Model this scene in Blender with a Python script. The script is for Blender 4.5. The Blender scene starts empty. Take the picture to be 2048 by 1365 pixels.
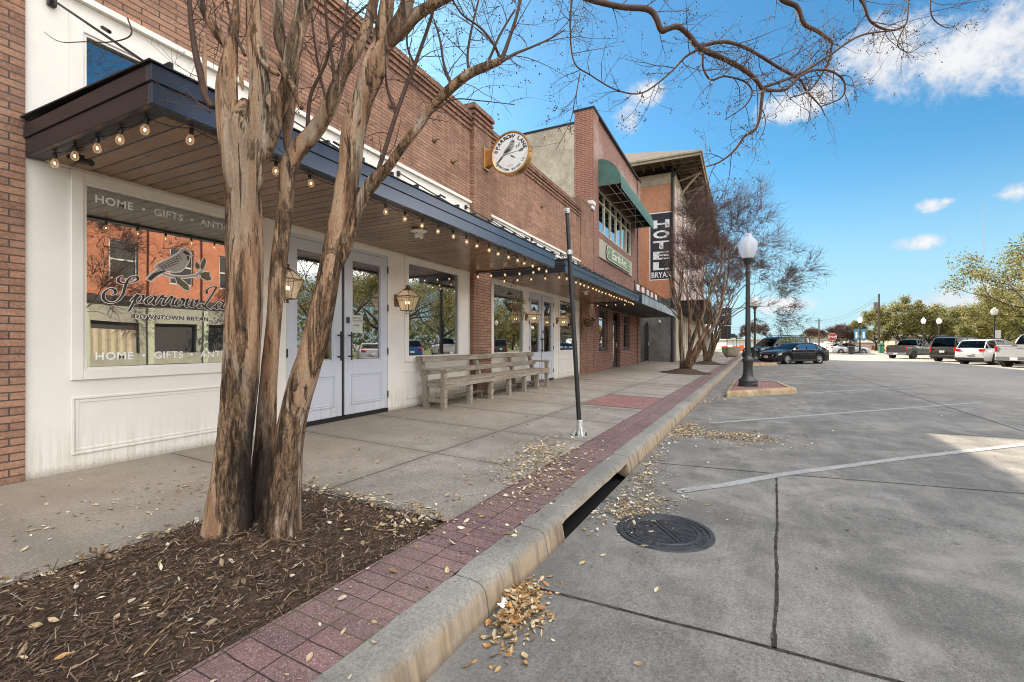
SKY_SAT=1.2; SKY_TINT=(.80,1.24,1.2); SKY_STR=.15; SUN_STR=14.0; SUN_COL=(1.0,.87,.69); BACK_FILL=4.9
import bpy, math, random
from mathutils import Vector, Matrix, noise as mnoise
random.seed(11)
SC = bpy.context.scene
COL = SC.collection
R = math.radians

# ------------------------------------------------------------------ camera model (also used to survey positions)
CF, CHZ, CVX, CH = 925.0, 688.0, 1482.0, 1.1
TH = math.atan((CVX - 1024) / CF)
CC, CS = math.cos(TH), math.sin(TH)
def ray(u, v):
    a = (u - 1024) / CF
    return Vector((CC + a * CS, CS - a * CC, (CHZ - v) / CF))
EYE = Vector((0, 0, CH))
def at(u, v, d):                       # survey: point seen at u,v, d metres in front
    return EYE + ray(u, v) * d
def onY(u, v, Y):
    r = ray(u, v); return EYE + r * (Y / r.y)
def onX(u, v, X):
    r = ray(u, v); return EYE + r * (X / r.x)
def onZ(u, v, Z=-0.27):
    r = ray(u, v); return EYE + r * ((Z - CH) / r.z)

YW = 5.162            # shop front plane
ZR = -0.27            # road level
KS = 0.028            # the kerb runs 1.6 degrees off the shop front
def zs(y): return -0.025 * (YW - y)    # pavement falls to the street
def kx(xk, yk):       # kerb frame -> world x,y
    return xk, yk - KS * xk
def zk(xk, yk): return zs(yk - KS * xk)

# ------------------------------------------------------------------ object bookkeeping
def tag(o, label=None, cat=None, group=None, kind=None):
    if label: o['label'] = label
    if cat: o['category'] = cat
    if group: o['group'] = group
    if kind: o['kind'] = kind
    return o
def thing(name, label, cat, loc=(0, 0, 0), rz=0.0, group=None):
    o = bpy.data.objects.new(name, None); COL.objects.link(o)
    o.empty_display_size = .2
    o.location = loc; o.rotation_euler = (0, 0, rz)
    return tag(o, label, cat, group)
def wloc(p):
    v = Vector((0, 0, 0))
    while p is not None:
        v += p.location; p = p.parent
    return v
def dup(o, parent=None):
    c = o.copy(); COL.objects.link(c); c.parent = parent
    for ch in list(o.children): dup(ch, c)
    return c

class MB:
    def __init__(s): s.v = []; s.f = []; s.c = []; s.m = []; s.cur = None; s.mi = 0
    def add(s, vs, fs, M=None):
        b = len(s.v)
        for p in vs:
            p = Vector(p)
            s.v.append(M @ p if M is not None else p)
        for f in fs:
            s.f.append([i + b for i in f]); s.c.append(s.cur); s.m.append(s.mi)
        return s
    def box(s, x0, x1, y0, y1, z0, z1, M=None):
        v = [(x0,y0,z0),(x1,y0,z0),(x1,y1,z0),(x0,y1,z0),(x0,y0,z1),(x1,y0,z1),(x1,y1,z1),(x0,y1,z1)]
        return s.add(v, [(0,3,2,1),(4,5,6,7),(0,1,5,4),(1,2,6,5),(2,3,7,6),(3,0,4,7)], M)
    def cbox(s, x0, x1, y0, y1, z0, z1, b=.008, M=None):   # box with chamfered long edges
        b = min(b, (x1-x0)*.45, (y1-y0)*.45, (z1-z0)*.45)
        vs = []; 
        for x, sx in ((x0,1),(x1,-1)):
            for y, sy in ((y0,1),(y1,-1)):
                for z, sz in ((z0,1),(z1,-1)):
                    vs += [(x+sx*b,y+sy*b,z),(x+sx*b,y,z+sz*b),(x,y+sy*b,z+sz*b)]
        def I(ix,iy,iz,k): return (ix*4+iy*2+iz)*3+k
        F=[]
        for iz in (0,1): 
            f=[I(0,0,iz,0),I(1,0,iz,0),I(1,1,iz,0),I(0,1,iz,0)]; F.append(f if iz else f[::-1])
        for iy in (0,1):
            f=[I(0,iy,0,1),I(1,iy,0,1),I(1,iy,1,1),I(0,iy,1,1)]; F.append(f[::-1] if iy else f)
        for ix in (0,1):
            f=[I(ix,0,0,2),I(ix,1,0,2),I(ix,1,1,2),I(ix,0,1,2)]; F.append(f if ix else f[::-1])
        for iy in (0,1):
            for iz in (0,1): F.append([I(0,iy,iz,0),I(1,iy,iz,0),I(1,iy,iz,1),I(0,iy,iz,1)])
        for ix in (0,1):
            for iz in (0,1): F.append([I(ix,0,iz,0),I(ix,1,iz,0),I(ix,1,iz,2),I(ix,0,iz,2)])
        for ix in (0,1):
            for iy in (0,1): F.append([I(ix,iy,0,1),I(ix,iy,1,1),I(ix,iy,1,2),I(ix,iy,0,2)])
        for ix in (0,1):
            for iy in (0,1):
                for iz in (0,1): F.append([I(ix,iy,iz,0),I(ix,iy,iz,1),I(ix,iy,iz,2)])
        return s.add(vs, F, M)
    def quad(s, a, b, c, d): return s.add([a,b,c,d],[(0,1,2,3)])
    def prism(s, poly, h0, h1, mp, M=None):     # poly 2d, mp(p,q,h)->3d
        n = len(poly)
        vs = [mp(p,q,h0) for p,q in poly] + [mp(p,q,h1) for p,q in poly]
        fs = [list(range(n))[::-1], list(range(n,2*n))] + [(i,(i+1)%n,n+(i+1)%n,n+i) for i in range(n)]
        return s.add(vs, fs, M)
    def tube(s, pts, rad, n=8, cap=True, rf=None):
        pts = [Vector(p) for p in pts]
        if not hasattr(rad,'__len__'): rad=[rad]*len(pts)
        t=(pts[1]-pts[0]).normalized()
        u=t.orthogonal().normalized()
        vs=[]; fs=[]
        for i,p in enumerate(pts):
            if i==0: t=(pts[1]-pts[0])
            elif i==len(pts)-1: t=(pts[i]-pts[i-1])
            else: t=(pts[i+1]-pts[i-1])
            if t.length<1e-9: t=Vector((0,0,1))
            t=t.normalized()
            u=(u-t*u.dot(t)); 
            if u.length<1e-6: u=t.orthogonal()
            u=u.normalized(); w=t.cross(u)
            for k in range(n):
                a=2*math.pi*k/n
                r=rad[i]*(rf(i,a,p) if rf else 1)
                vs.append(p+(u*math.cos(a)+w*math.sin(a))*r)
        for i in range(len(pts)-1):
            for k in range(n):
                k2=(k+1)%n
                fs.append((i*n+k,i*n+k2,(i+1)*n+k2,(i+1)*n+k))
        if cap and n>2:
            fs.append(tuple(range(n))[::-1]); fs.append(tuple((len(pts)-1)*n+k for k in range(n)))
        return s.add(vs,fs)
    def lathe(s, prof, n=24, M=None, cap=True):
        vs=[];fs=[]
        for r,z in prof:
            for k in range(n):
                a=2*math.pi*k/n; vs.append((r*math.cos(a),r*math.sin(a),z))
        for i in range(len(prof)-1):
            for k in range(n):
                k2=(k+1)%n; fs.append((i*n+k,i*n+k2,(i+1)*n+k2,(i+1)*n+k))
        if cap:
            fs.append(tuple(range(n))[::-1]); fs.append(tuple((len(prof)-1)*n+k for k in range(n)))
        return s.add(vs,fs,M)
    def ball(s, c, r, n=10, m=6, M=None, sc=(1,1,1)):
        prof=[(max(1e-4,math.sin(math.pi*i/m)),-math.cos(math.pi*i/m)) for i in range(m+1)]
        T=Matrix.Translation(Vector(c))@Matrix.Diagonal((r*sc[0],r*sc[1],r*sc[2],1))
        return s.lathe(prof,n,(M@T) if M is not None else T,cap=False)
    def build(s, name, mat, parent=None, smooth=False, world=True, kind=None, sm_angle=None):
        me=bpy.data.meshes.new(name)
        off=wloc(parent) if (parent is not None and world) else Vector((0,0,0))
        me.from_pydata([tuple(p-off) for p in s.v],[],s.f)
        if any(c is not None for c in s.c):
            at_=me.color_attributes.new('Col','FLOAT_COLOR','CORNER')
            buf=[]
            for f,c in zip(s.f,s.c):
                c=c or (1,1,1); buf += [c[0],c[1],c[2],1.0]*len(f)
            at_.data.foreach_set('color',buf)
        mats=mat if isinstance(mat,(list,tuple)) else [mat]
        for m in mats: me.materials.append(m)
        if len(mats)>1: me.polygons.foreach_set('material_index',s.m)
        if smooth: me.polygons.foreach_set('use_smooth',[True]*len(me.polygons))
        me.update()
        if smooth and sm_angle is not None: me.set_sharp_from_angle(angle=R(sm_angle))
        o=bpy.data.objects.new(name,me); COL.objects.link(o)
        if parent is not None: o.parent=parent
        if kind: o['kind']=kind
        return o

def smooth_path(pts, k=6):
    """Catmull-Rom through tuples of any length"""
    out=[]; n=len(pts); P=[tuple(p) for p in pts]
    for i in range(n-1):
        p0=P[max(0,i-1)];p1=P[i];p2=P[i+1];p3=P[min(n-1,i+2)]
        for j in range(k):
            t=j/k
            out.append(tuple(.5*((2*b)+(-a+c)*t+(2*a-5*b+4*c-d)*t*t+(-a+3*b-3*c+d)*t*t*t) for a,b,c,d in zip(p0,p1,p2,p3)))
    out.append(P[-1]); return out

def text_mesh(mb, body, mp, size=1.0, bold=0.0, align='LEFT', spacing=1.0, xs=1.0):
    """flat lettering: mp(x,y)->3d point; x,y in units where the em is `size`"""
    cu=bpy.data.curves.new('lettering','FONT'); cu.body=body; cu.size=size; cu.offset=bold
    cu.align_x=align; cu.space_character=spacing; cu.resolution_u=3
    ob=bpy.data.objects.new('lettering',cu); COL.objects.link(ob)
    dg=bpy.context.evaluated_depsgraph_get(); dg.update()
    me=bpy.data.meshes.new_from_object(ob.evaluated_get(dg))
    mb.add([mp(v.co.x*xs,v.co.y) for v in me.vertices],[tuple(p.vertices) for p in me.polygons])
    bpy.data.objects.remove(ob); bpy.data.curves.remove(cu); bpy.data.meshes.remove(me)
    return mb

# ------------------------------------------------------------------ material graph helper
class G:
    def __init__(s, name):
        s.mat=bpy.data.materials.new(name); s.mat.use_nodes=True
        s.t=s.mat.node_tree; s.t.nodes.clear()
        s.o=s.t.nodes.new('ShaderNodeOutputMaterial')
    def nd(s, typ, ins=None, **props):
        n=s.t.nodes.new('ShaderNode'+typ)
        for k,v in props.items(): setattr(n,k,v)
        for k,v in (ins or {}).items():
            sk=n.inputs[k]
            if isinstance(v,bpy.types.NodeSocket): s.t.links.new(v,sk)
            else:
                if isinstance(v,(tuple,list)) and len(v)==3 and sk.type=='RGBA': v=(*v,1)
                sk.default_value=v
        return n
    def pos(s): return s.nd('NewGeometry').outputs['Position']
    def obj(s): return s.nd('TexCoord').outputs['Object']
    def map(s, v, sc=(1,1,1), rot=(0,0,0), loc=(0,0,0)):
        return s.nd('Mapping',{'Vector':v,'Scale':sc,'Rotation':rot,'Location':loc}).outputs[0]
    def noise(s, v, sc=5, det=3, rough=.55, dist=0.0, col=False):
        n=s.nd('TexNoise',{'Vector':v,'Scale':sc,'Detail':det,'Roughness':rough,'Distortion':dist})
        return n.outputs['Color' if col else 'Fac']
    def vor(s, v, sc=5, out='Distance', feat='F1', rnd=1.0):
        return s.nd('TexVoronoi',{'Vector':v,'Scale':sc,'Randomness':rnd},feature=feat).outputs[out]
    def ramp(s, f, st, interp='LINEAR'):
        n=s.nd('ValToRGB',{'Fac':f}); cr=n.color_ramp; cr.interpolation=interp
        while len(cr.elements)<len(st): cr.elements.new(.5)
        for e,(p,c) in zip(cr.elements,st):
            e.position=p; e.color=(*c,1) if hasattr(c,'__len__') else (c,c,c,1)
        return n.outputs[0]
    def mix(s, f, a, b, mode='MIX'):
        n=s.nd('Mix',None,data_type='RGBA',blend_type=mode)
        for i,v in ((0,f),(6,a),(7,b)):
            sk=n.inputs[i]
            if isinstance(v,bpy.types.NodeSocket): s.t.links.new(v,sk)
            else: sk.default_value=v if i==0 else ((*v,1) if len(v)==3 else v)
        return n.outputs[2]
    def m(s, op, a, b=0.0, c=0.0, clamp=False):
        n=s.nd('Math',{0:a,1:b,2:c},operation=op); n.use_clamp=clamp; return n.outputs[0]
    def sep(s, v):
        n=s.nd('SeparateXYZ',{0:v}); return n.outputs[0],n.outputs[1],n.outputs[2]
    def comb(s, x=0.0,y=0.0,z=0.0): return s.nd('CombineXYZ',{0:x,1:y,2:z}).outputs[0]
    def line(s, coord, centre, half, soft=.004):     # 1 on |coord-centre|<half
        d=s.m('ABSOLUTE',s.m('SUBTRACT',coord,centre))
        return s.nd('MapRange',{'Value':d,'From Min':half,'From Max':half+soft,'To Min':1.0,'To Max':0.0}).outputs[0]
    def rep(s, coord, period, off, half, soft=.004):
        w=s.m('SUBTRACT',s.m('PINGPONG',s.m('ADD',s.m('SUBTRACT',coord,off),0.0),period/2.0),0.0)
        return s.nd('MapRange',{'Value':w,'From Min':half,'From Max':half+soft,'To Min':1.0,'To Max':0.0}).outputs[0]
    def smooth(s, v, a, b):
        return s.nd('MapRange',{'Value':v,'From Min':a,'From Max':b},interpolation_type='SMOOTHSTEP').outputs[0]
    def bump(s, h, st=.3, dist=.01, n=None):
        i={'Height':h,'Strength':st,'Distance':dist}
        if n is not None: i['Normal']=n
        return s.nd('Bump',i).outputs[0]
    def pr(s, col=(.5,.5,.5), rough=.6, metal=0.0, nrm=None, spec=.4, **kw):
        i={'Base Color':col,'Roughness':rough,'Metallic':metal,'Specular IOR Level':spec}
        if nrm is not None: i['Normal']=nrm
        i.update(kw)
        return s.nd('BsdfPrincipled',i).outputs[0]
    def out(s, sh): s.t.links.new(sh,s.o.inputs[0]); return s.mat
def simple(name, col, rough=.6, metal=0.0, spec=.4, nsc=14, var=.12, bump=.0, **kw):
    g=G(name); p=g.obj(); n=g.noise(p,nsc,4)
    c=g.mix(g.ramp(n,[(.3,0.0),(.75,1.0)]),tuple(x*(1-var) for x in col),tuple(min(1,x*(1+var)) for x in col))
    nr=g.bump(g.noise(p,nsc*6,3),bump,.004) if bump else None
    rr=g.nd('MapRange',{'Value':n,'To Min':max(0,rough-.06),'To Max':min(1,rough+.06)}).outputs[0]
    return g.out(g.pr(c,rr,metal,nr,spec,**kw))
# ------------------------------------------------------------------ materials
def brick_mat(name, axis, bw, bh, mortar, cols, mcol, *, runoff=None, dark=(.05,.03,.025), darkamt=.25, mscale=1.0, patch=None, bump=.5, tone=1.0):
    g=G(name); x,y,z=g.sep(g.pos())
    h=x if axis=='x' else y
    v=g.comb(h,z,0.0)
    wob=g.noise(g.pos(),9,2,col=True)
    vv=g.nd('VectorMath',{0:v,1:g.nd('VectorMath',{0:wob,'Scale':.006},operation='SCALE').outputs[0]},operation='ADD').outputs[0]
    b=g.nd('TexBrick',{'Vector':vv,'Color1':cols[0],'Color2':cols[1],'Mortar':(0,0,0,1),'Scale':1.0,'Mortar Size':mortar,'Mortar Smooth':.25,'Bias':0.0,'Brick Width':bw,'Row Height':bh},offset=.5)
    b2=g.nd('TexBrick',{'Vector':vv,'Color1':(0,0,0,1),'Color2':(1,1,1,1),'Mortar':(0,0,0,1),'Scale':1.0,'Mortar Size':mortar,'Mortar Smooth':.25,'Bias':0.0,'Brick Width':bw,'Row Height':bh},offset=.5)
    rnd=b2.outputs['Color']
    c=b.outputs['Color']
    c=g.mix(g.m('MULTIPLY',g.ramp(rnd,[(.0,1.0),(.2,.7),(.3,0.0)]),darkamt),c,dark)
    n1=g.noise(g.pos(),1.3,4)
    c=g.mix(g.m('MULTIPLY',g.ramp(n1,[(.35,0.0),(.7,1.0)]),.28),c,cols[2])
    grain=g.noise(g.pos(),70,4,.7)
    c=g.mix(.6,c,g.ramp(grain,[(.28,(.18,.18,.18)),(.72,(.9,.9,.9))]),'OVERLAY')
    # streaks running down
    c=g.mix(g.m('MULTIPLY',g.ramp(g.noise(g.pos(),3.3,6,.75),[(.48,0.0),(.72,1.0)]),.35),c,(cols[2][0]*1.15,cols[2][1]*1.2,cols[2][2]*1.25))
    st=g.noise(g.map(g.pos(),(2.2,2.2,.25)),2.0,4)
    c=g.mix(g.m('MULTIPLY',g.ramp(st,[(.45,0.0),(.75,1.0)]),.35),c,tuple(q*.45 for q in cols[1]))
    rep_=g.ramp(g.noise(g.map(g.pos(),(1,1,2.2)),.8,5,.7,dist=.8),[(.585,0.0),(.62,1.0)])
    c=g.mix(g.m('MULTIPLY',rep_,.30),c,tuple(min(1,q*1.45+.02) for q in cols[0]))
    mort=b.outputs['Fac']
    mc=g.mix(g.noise(g.pos(),40,3),tuple(q*.75 for q in mcol),tuple(min(1,q*1.2) for q in mcol))
    c=g.mix(mort,c,mc)
    if runoff: c=g.mix(g.m('MULTIPLY',g.m('MULTIPLY',g.smooth(z,runoff[0],runoff[1]),g.ramp(g.noise(g.map(g.pos(),(5,5,.5)),1.6,5,.7),[(.38,0.0),(.62,1.0)])),.55),c,tuple(q*.4 for q in cols[1]))
    if patch is not None: 
        c=g.mix(patch(g,x,y,z),c,(.42,.33,.29))
    if tone!=1.0: c=g.mix(1.0,c,(tone,tone,tone),'MULTIPLY')
    hgt=g.m('ADD',g.m('MULTIPLY',g.m('SUBTRACT',1.0,mort),1.0),g.m('MULTIPLY',grain,.25))
    return g.out(g.pr(c,.85,0,g.bump(hgt,bump,.012),.25))

M={}
M['brick_shop']=brick_mat('roman_brick','x',.30,.060,.006,runoff=(4.6,5.9),cols=((.40,.215,.135),(.21,.108,.076),(.45,.285,.195)),mcol=(.10,.075,.06),dark=(.13,.075,.058),darkamt=.7)
M['brick_shop_side']=brick_mat('roman_brick_return','y',.30,.060,.006,((.40,.215,.135),(.21,.108,.076),(.45,.285,.195)),(.10,.075,.06),dark=(.13,.075,.058),darkamt=.7)
def eapatch(g,x,y,z):
    n=g.noise(g.pos(),.7,4)
    band=g.m('MULTIPLY',g.smooth(z,7.9,8.5),g.smooth(z,9.9,9.2))
    return g.m('MULTIPLY',g.m('MULTIPLY',g.ramp(n,[(.46,0.0),(.62,1.0)]),band),.6)
M['brick_ea']=brick_mat('red_brick','x',.215,.072,.008,((.27,.10,.062),(.17,.07,.052),(.30,.135,.09)),(.36,.30,.26),dark=(.045,.03,.032),darkamt=.75,patch=eapatch)
M['brick_ea_side']=brick_mat('red_brick_return','y',.215,.072,.008,((.32,.11,.06),(.24,.075,.045),(.36,.15,.09)),(.38,.32,.27),dark=(.06,.035,.03),darkamt=.5)
M['brick_hotel']=brick_mat('orange_brick','y',.21,.07,.007,((.62,.25,.12),(.50,.19,.095),(.66,.33,.19)),(.5,.34,.24),darkamt=.25)
M['brick_hotel_front']=brick_mat('pale_painted_brick','x',.21,.07,.007,((.72,.58,.53),(.6,.47,.43),(.76,.66,.61)),(.6,.5,.46),darkamt=.1)
M['brick_opp']=brick_mat('sunlit_brick','x',.21,.07,.007,((.55,.19,.10),(.46,.15,.08),(.60,.25,.14)),(.33,.22,.16),darkamt=.15)

def concrete(name, base, kind):
    g=G(name); P=g.pos(); x,y,z=g.sep(P)
    yk=g.m('ADD',y,g.m('MULTIPLY',x,KS)); xk=g.m('SUBTRACT',x,g.m('MULTIPLY',y,KS))
    big=g.noise(P,.55,5,.6); mid=g.noise(P,3.2,5,.65); fine=g.noise(P,60,4,.7); vf=g.noise(P,260,2,.6)
    c=g.mix(g.ramp(big,[(.3,0.0),(.7,1.0)]),tuple(q*.66 for q in base),tuple(q*1.34 for q in base))
    c=g.mix(g.m('MULTIPLY',g.ramp(mid,[(.42,0.0),(.66,1.0)]),.3 if kind=='kerb' else .6),c,tuple(q*.55 for q in base))
    c=g.mix(g.m('MULTIPLY',g.ramp(g.noise(P,1.7,6,.7,dist=.6),[(.52,0.0),(.72,1.0)]),.35),c,(base[0]*1.45,base[1]*1.42,base[2]*1.36))
    c=g.mix(.42 if kind=='kerb' else .58,c,g.ramp(fine,[(.28,(.10,.10,.10)),(.72,(.92,.92,.92))]),'OVERLAY')
    c=g.mix(.25 if kind=='kerb' else .5,c,g.ramp(g.noise(P,170,2,.6),[(.32,(.15,.15,.15)),(.68,(.88,.88,.88))]),'OVERLAY')
    c=g.mix(g.m('MULTIPLY',g.ramp(vf,[(.62,0.0),(.72,1.0)]),.35),c,tuple(q*.45 for q in base))
    # small black gum / oil spots
    sp=g.vor(P,2.6); c=g.mix(g.m('MULTIPLY',g.smooth(sp,.075,.035),.55),c,tuple(q*.35 for q in base))
    hgt=g.m('ADD',g.m('MULTIPLY',fine,.5),g.m('MULTIPLY',mid,.5)); bst=.25
    if kind=='walk':
        wob=g.m('MULTIPLY',g.m('SUBTRACT',g.noise(P,7,3),.5),.014)
        L=g.line(g.m('ADD',yk,wob),3.02,.005,.006)
        T=g.m('MULTIPLY',g.rep(g.m('ADD',xk,wob),1.43,3.94,.004,.006),g.m('GREATER_THAN',xk,1.8))
        J=g.m('MAXIMUM',L,T)
        halo=g.m('MAXIMUM',g.line(yk,3.02,.03,.12),g.rep(xk,1.43,3.94,.03,.12))
        # slabs differ slightly in tone
        cell=g.nd('TexWhiteNoise',{'Vector':g.comb(g.m('FLOOR',g.m('DIVIDE',g.m('SUBTRACT',xk,3.94),1.43)),g.m('GREATER_THAN',yk,3.02),0.0)}).outputs['Value']
        c=g.mix(g.m('MULTIPLY',cell,.30),c,(base[0]*1.2,base[1]*1.12,base[2]*1.02))
        warm=g.smooth(yk,2.2,5.0); c=g.mix(g.m('MULTIPLY',warm,.45),c,(base[0]*1.12,base[1]*.99,base[2]*.84))
        c=g.mix(g.m('MULTIPLY',halo,.28),c,tuple(q*.5 for q in base))
        c=g.mix(g.m('MULTIPLY',J,.9),c,(.03,.027,.024))
        hgt=g.m('SUBTRACT',hgt,g.m('MULTIPLY',J,3.0))
        # broom finish
        hgt=g.m('ADD',hgt,g.m('MULTIPLY',g.noise(g.map(P,(2,60,1)),3,2),.35))
    if kind=='road':
        # long tyre-polished streaks along the street and pale scuffs
        st=g.noise(g.map(P,(.5,3.0,1),rot=(0,0,R(38))),1.6,5,.65)
        c=g.mix(g.m('MULTIPLY',g.ramp(st,[(.40,0.0),(.72,1.0)]),.42),c,tuple(q*.52 for q in base))
        sc2=g.noise(g.map(P,(1.2,4.0,1),rot=(0,0,R(-10))),2.2,6,.75)
        c=g.mix(g.m('MULTIPLY',g.ramp(sc2,[(.55,0.0),(.78,1.0)]),.55),c,(base[0]*1.7,base[1]*1.64,base[2]*1.54))
        cl=g.noise(P,1.15,7,.72,dist=.9)
        c=g.mix(g.m('MULTIPLY',g.ramp(cl,[(.50,0.0),(.66,1.0)]),.5),c,(base[0]*1.75,base[1]*1.72,base[2]*1.62))
        c=g.mix(g.m('MULTIPLY',g.ramp(cl,[(.34,1.0),(.47,0.0)]),.5),c,tuple(q*.52 for q in base))
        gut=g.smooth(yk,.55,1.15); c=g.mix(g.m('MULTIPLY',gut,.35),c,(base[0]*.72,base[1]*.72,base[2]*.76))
        sun_pale=g.smooth(y,-2.0,-9.5); c=g.mix(g.m('MULTIPLY',sun_pale,.55),c,(.40,.36,.32))  # far road coloured paler, standing in for stronger sunlight on it
        hgt=g.m('ADD',hgt,g.m('MULTIPLY',g.noise(g.map(P,(30,2,1)),3,2),.25)); bst=.45
        ed=g.vor(g.nd('VectorMath',{0:P,1:g.nd('VectorMath',{0:g.noise(P,2.2,5,.7,col=True),'Scale':.9},operation='SCALE').outputs[0]},operation='ADD').outputs[0],.33,feat='DISTANCE_TO_EDGE')
        cr=g.m('MULTIPLY',g.smooth(ed,.0045,.0015),g.ramp(g.noise(P,.6,3),[(.5,0.0),(.6,1.0)]))
        c=g.mix(g.m('MULTIPLY',cr,.55),c,(.05,.045,.04))
        oil=g.vor(g.map(P,(1,1,1),loc=(.3,.7,0)),.85); c=g.mix(g.m('MULTIPLY',g.smooth(g.m('ADD',oil,g.m('MULTIPLY',mid,.12)),.20,.09),.5),c,tuple(q*.38 for q in base))
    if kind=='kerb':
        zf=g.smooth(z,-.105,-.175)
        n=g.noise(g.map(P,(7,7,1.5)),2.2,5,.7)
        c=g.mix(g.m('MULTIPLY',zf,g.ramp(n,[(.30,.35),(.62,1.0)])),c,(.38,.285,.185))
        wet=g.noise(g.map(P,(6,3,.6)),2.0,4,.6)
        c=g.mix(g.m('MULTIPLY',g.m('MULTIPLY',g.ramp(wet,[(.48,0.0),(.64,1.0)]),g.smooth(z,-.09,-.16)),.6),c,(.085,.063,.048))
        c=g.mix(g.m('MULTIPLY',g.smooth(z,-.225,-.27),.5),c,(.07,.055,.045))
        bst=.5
    return g.out(g.pr(c,.88,0,g.bump(hgt,bst,.006),.3))
M['walk']=concrete('pavement_concrete',(.255,.231,.202),'walk')
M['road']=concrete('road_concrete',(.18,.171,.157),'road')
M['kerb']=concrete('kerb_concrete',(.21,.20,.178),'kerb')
M['concrete']=concrete('plain_concrete',(.26,.235,.2),'plain')
M['grey_concrete']=concrete('grey_render',(.17,.162,.15),'plain')
M['stucco']=concrete('tan_stucco',(.47,.40,.30),'plain')

def paver(name,c1,c2,bw,bh,rot):
    g=G(name); P=g.pos(); x,y,z=g.sep(P)
    yk=g.m('ADD',y,g.m('MULTIPLY',x,KS)); xk=g.m('SUBTRACT',x,g.m('MULTIPLY',y,KS))
    wob=g.noise(P,8,3,col=True); w1,w2,w3=g.sep(wob); yk=g.m('ADD',yk,g.m('MULTIPLY',g.m('SUBTRACT',w1,.5),.016)); xk=g.m('ADD',xk,g.m('MULTIPLY',g.m('SUBTRACT',w2,.5),.016))
    v=g.comb(g.m('SUBTRACT',yk,1.39),xk,0.0) if rot else g.comb(xk,g.m('SUBTRACT',yk,1.39),0.0)
    b=g.nd('TexBrick',{'Vector':v,'Color1':c1,'Color2':c2,'Mortar':(0,0,0,1),'Scale':1.0,'Mortar Size':.0032,'Mortar Smooth':.3,'Bias':0.0,'Brick Width':bw,'Row Height':bh},offset=0.0)
    c=b.outputs['Color']; fine=g.noise(P,90,3,.7)
    c=g.mix(g.m('MULTIPLY',g.ramp(g.noise(P,5,5,.7),[(.4,0.0),(.7,1.0)]),.5),c,(.085,.05,.048))
    c=g.mix(g.m('MULTIPLY',g.ramp(g.noise(P,1.1,4),[(.45,0.0),(.7,1.0)]),.35),c,(.22,.16,.14))
    c=g.mix(g.m('MULTIPLY',g.ramp(g.noise(P,210,2,.5),[(.60,0.0),(.66,1.0)]),.75),c,(.46,.38,.36))
    c=g.mix(.65,c,g.ramp(fine,[(.28,(.15,.15,.15)),(.72,(.9,.9,.9))]),'OVERLAY')
    moss=g.ramp(g.noise(P,2.4,3),[(.5,0.0),(.6,1.0)])
    mc=g.mix(moss,(.03,.024,.021),(.075,.08,.03))
    c=g.mix(b.outputs['Fac'],c,mc)
    hgt=g.m('ADD',g.m('SUBTRACT',1.0,b.outputs['Fac']),g.m('MULTIPLY',fine,.2))
    return g.out(g.pr(c,.85,0,g.bump(hgt,.6,.006),.3))
M['paver']=paver('maroon_pavers',(.185,.105,.098),(.125,.08,.078),.21,.105,True)
M['paver_red']=paver('red_pavers',(.29,.125,.112),(.235,.105,.098),.2,.1,False)
M['paver_dark']=paver('dark_pavers',(.075,.065,.07),(.06,.055,.06),.2,.1,False)
M['paver_band']=paver('band_pavers',(.17,.085,.075),(.12,.065,.06),.2,.1,False)

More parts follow.
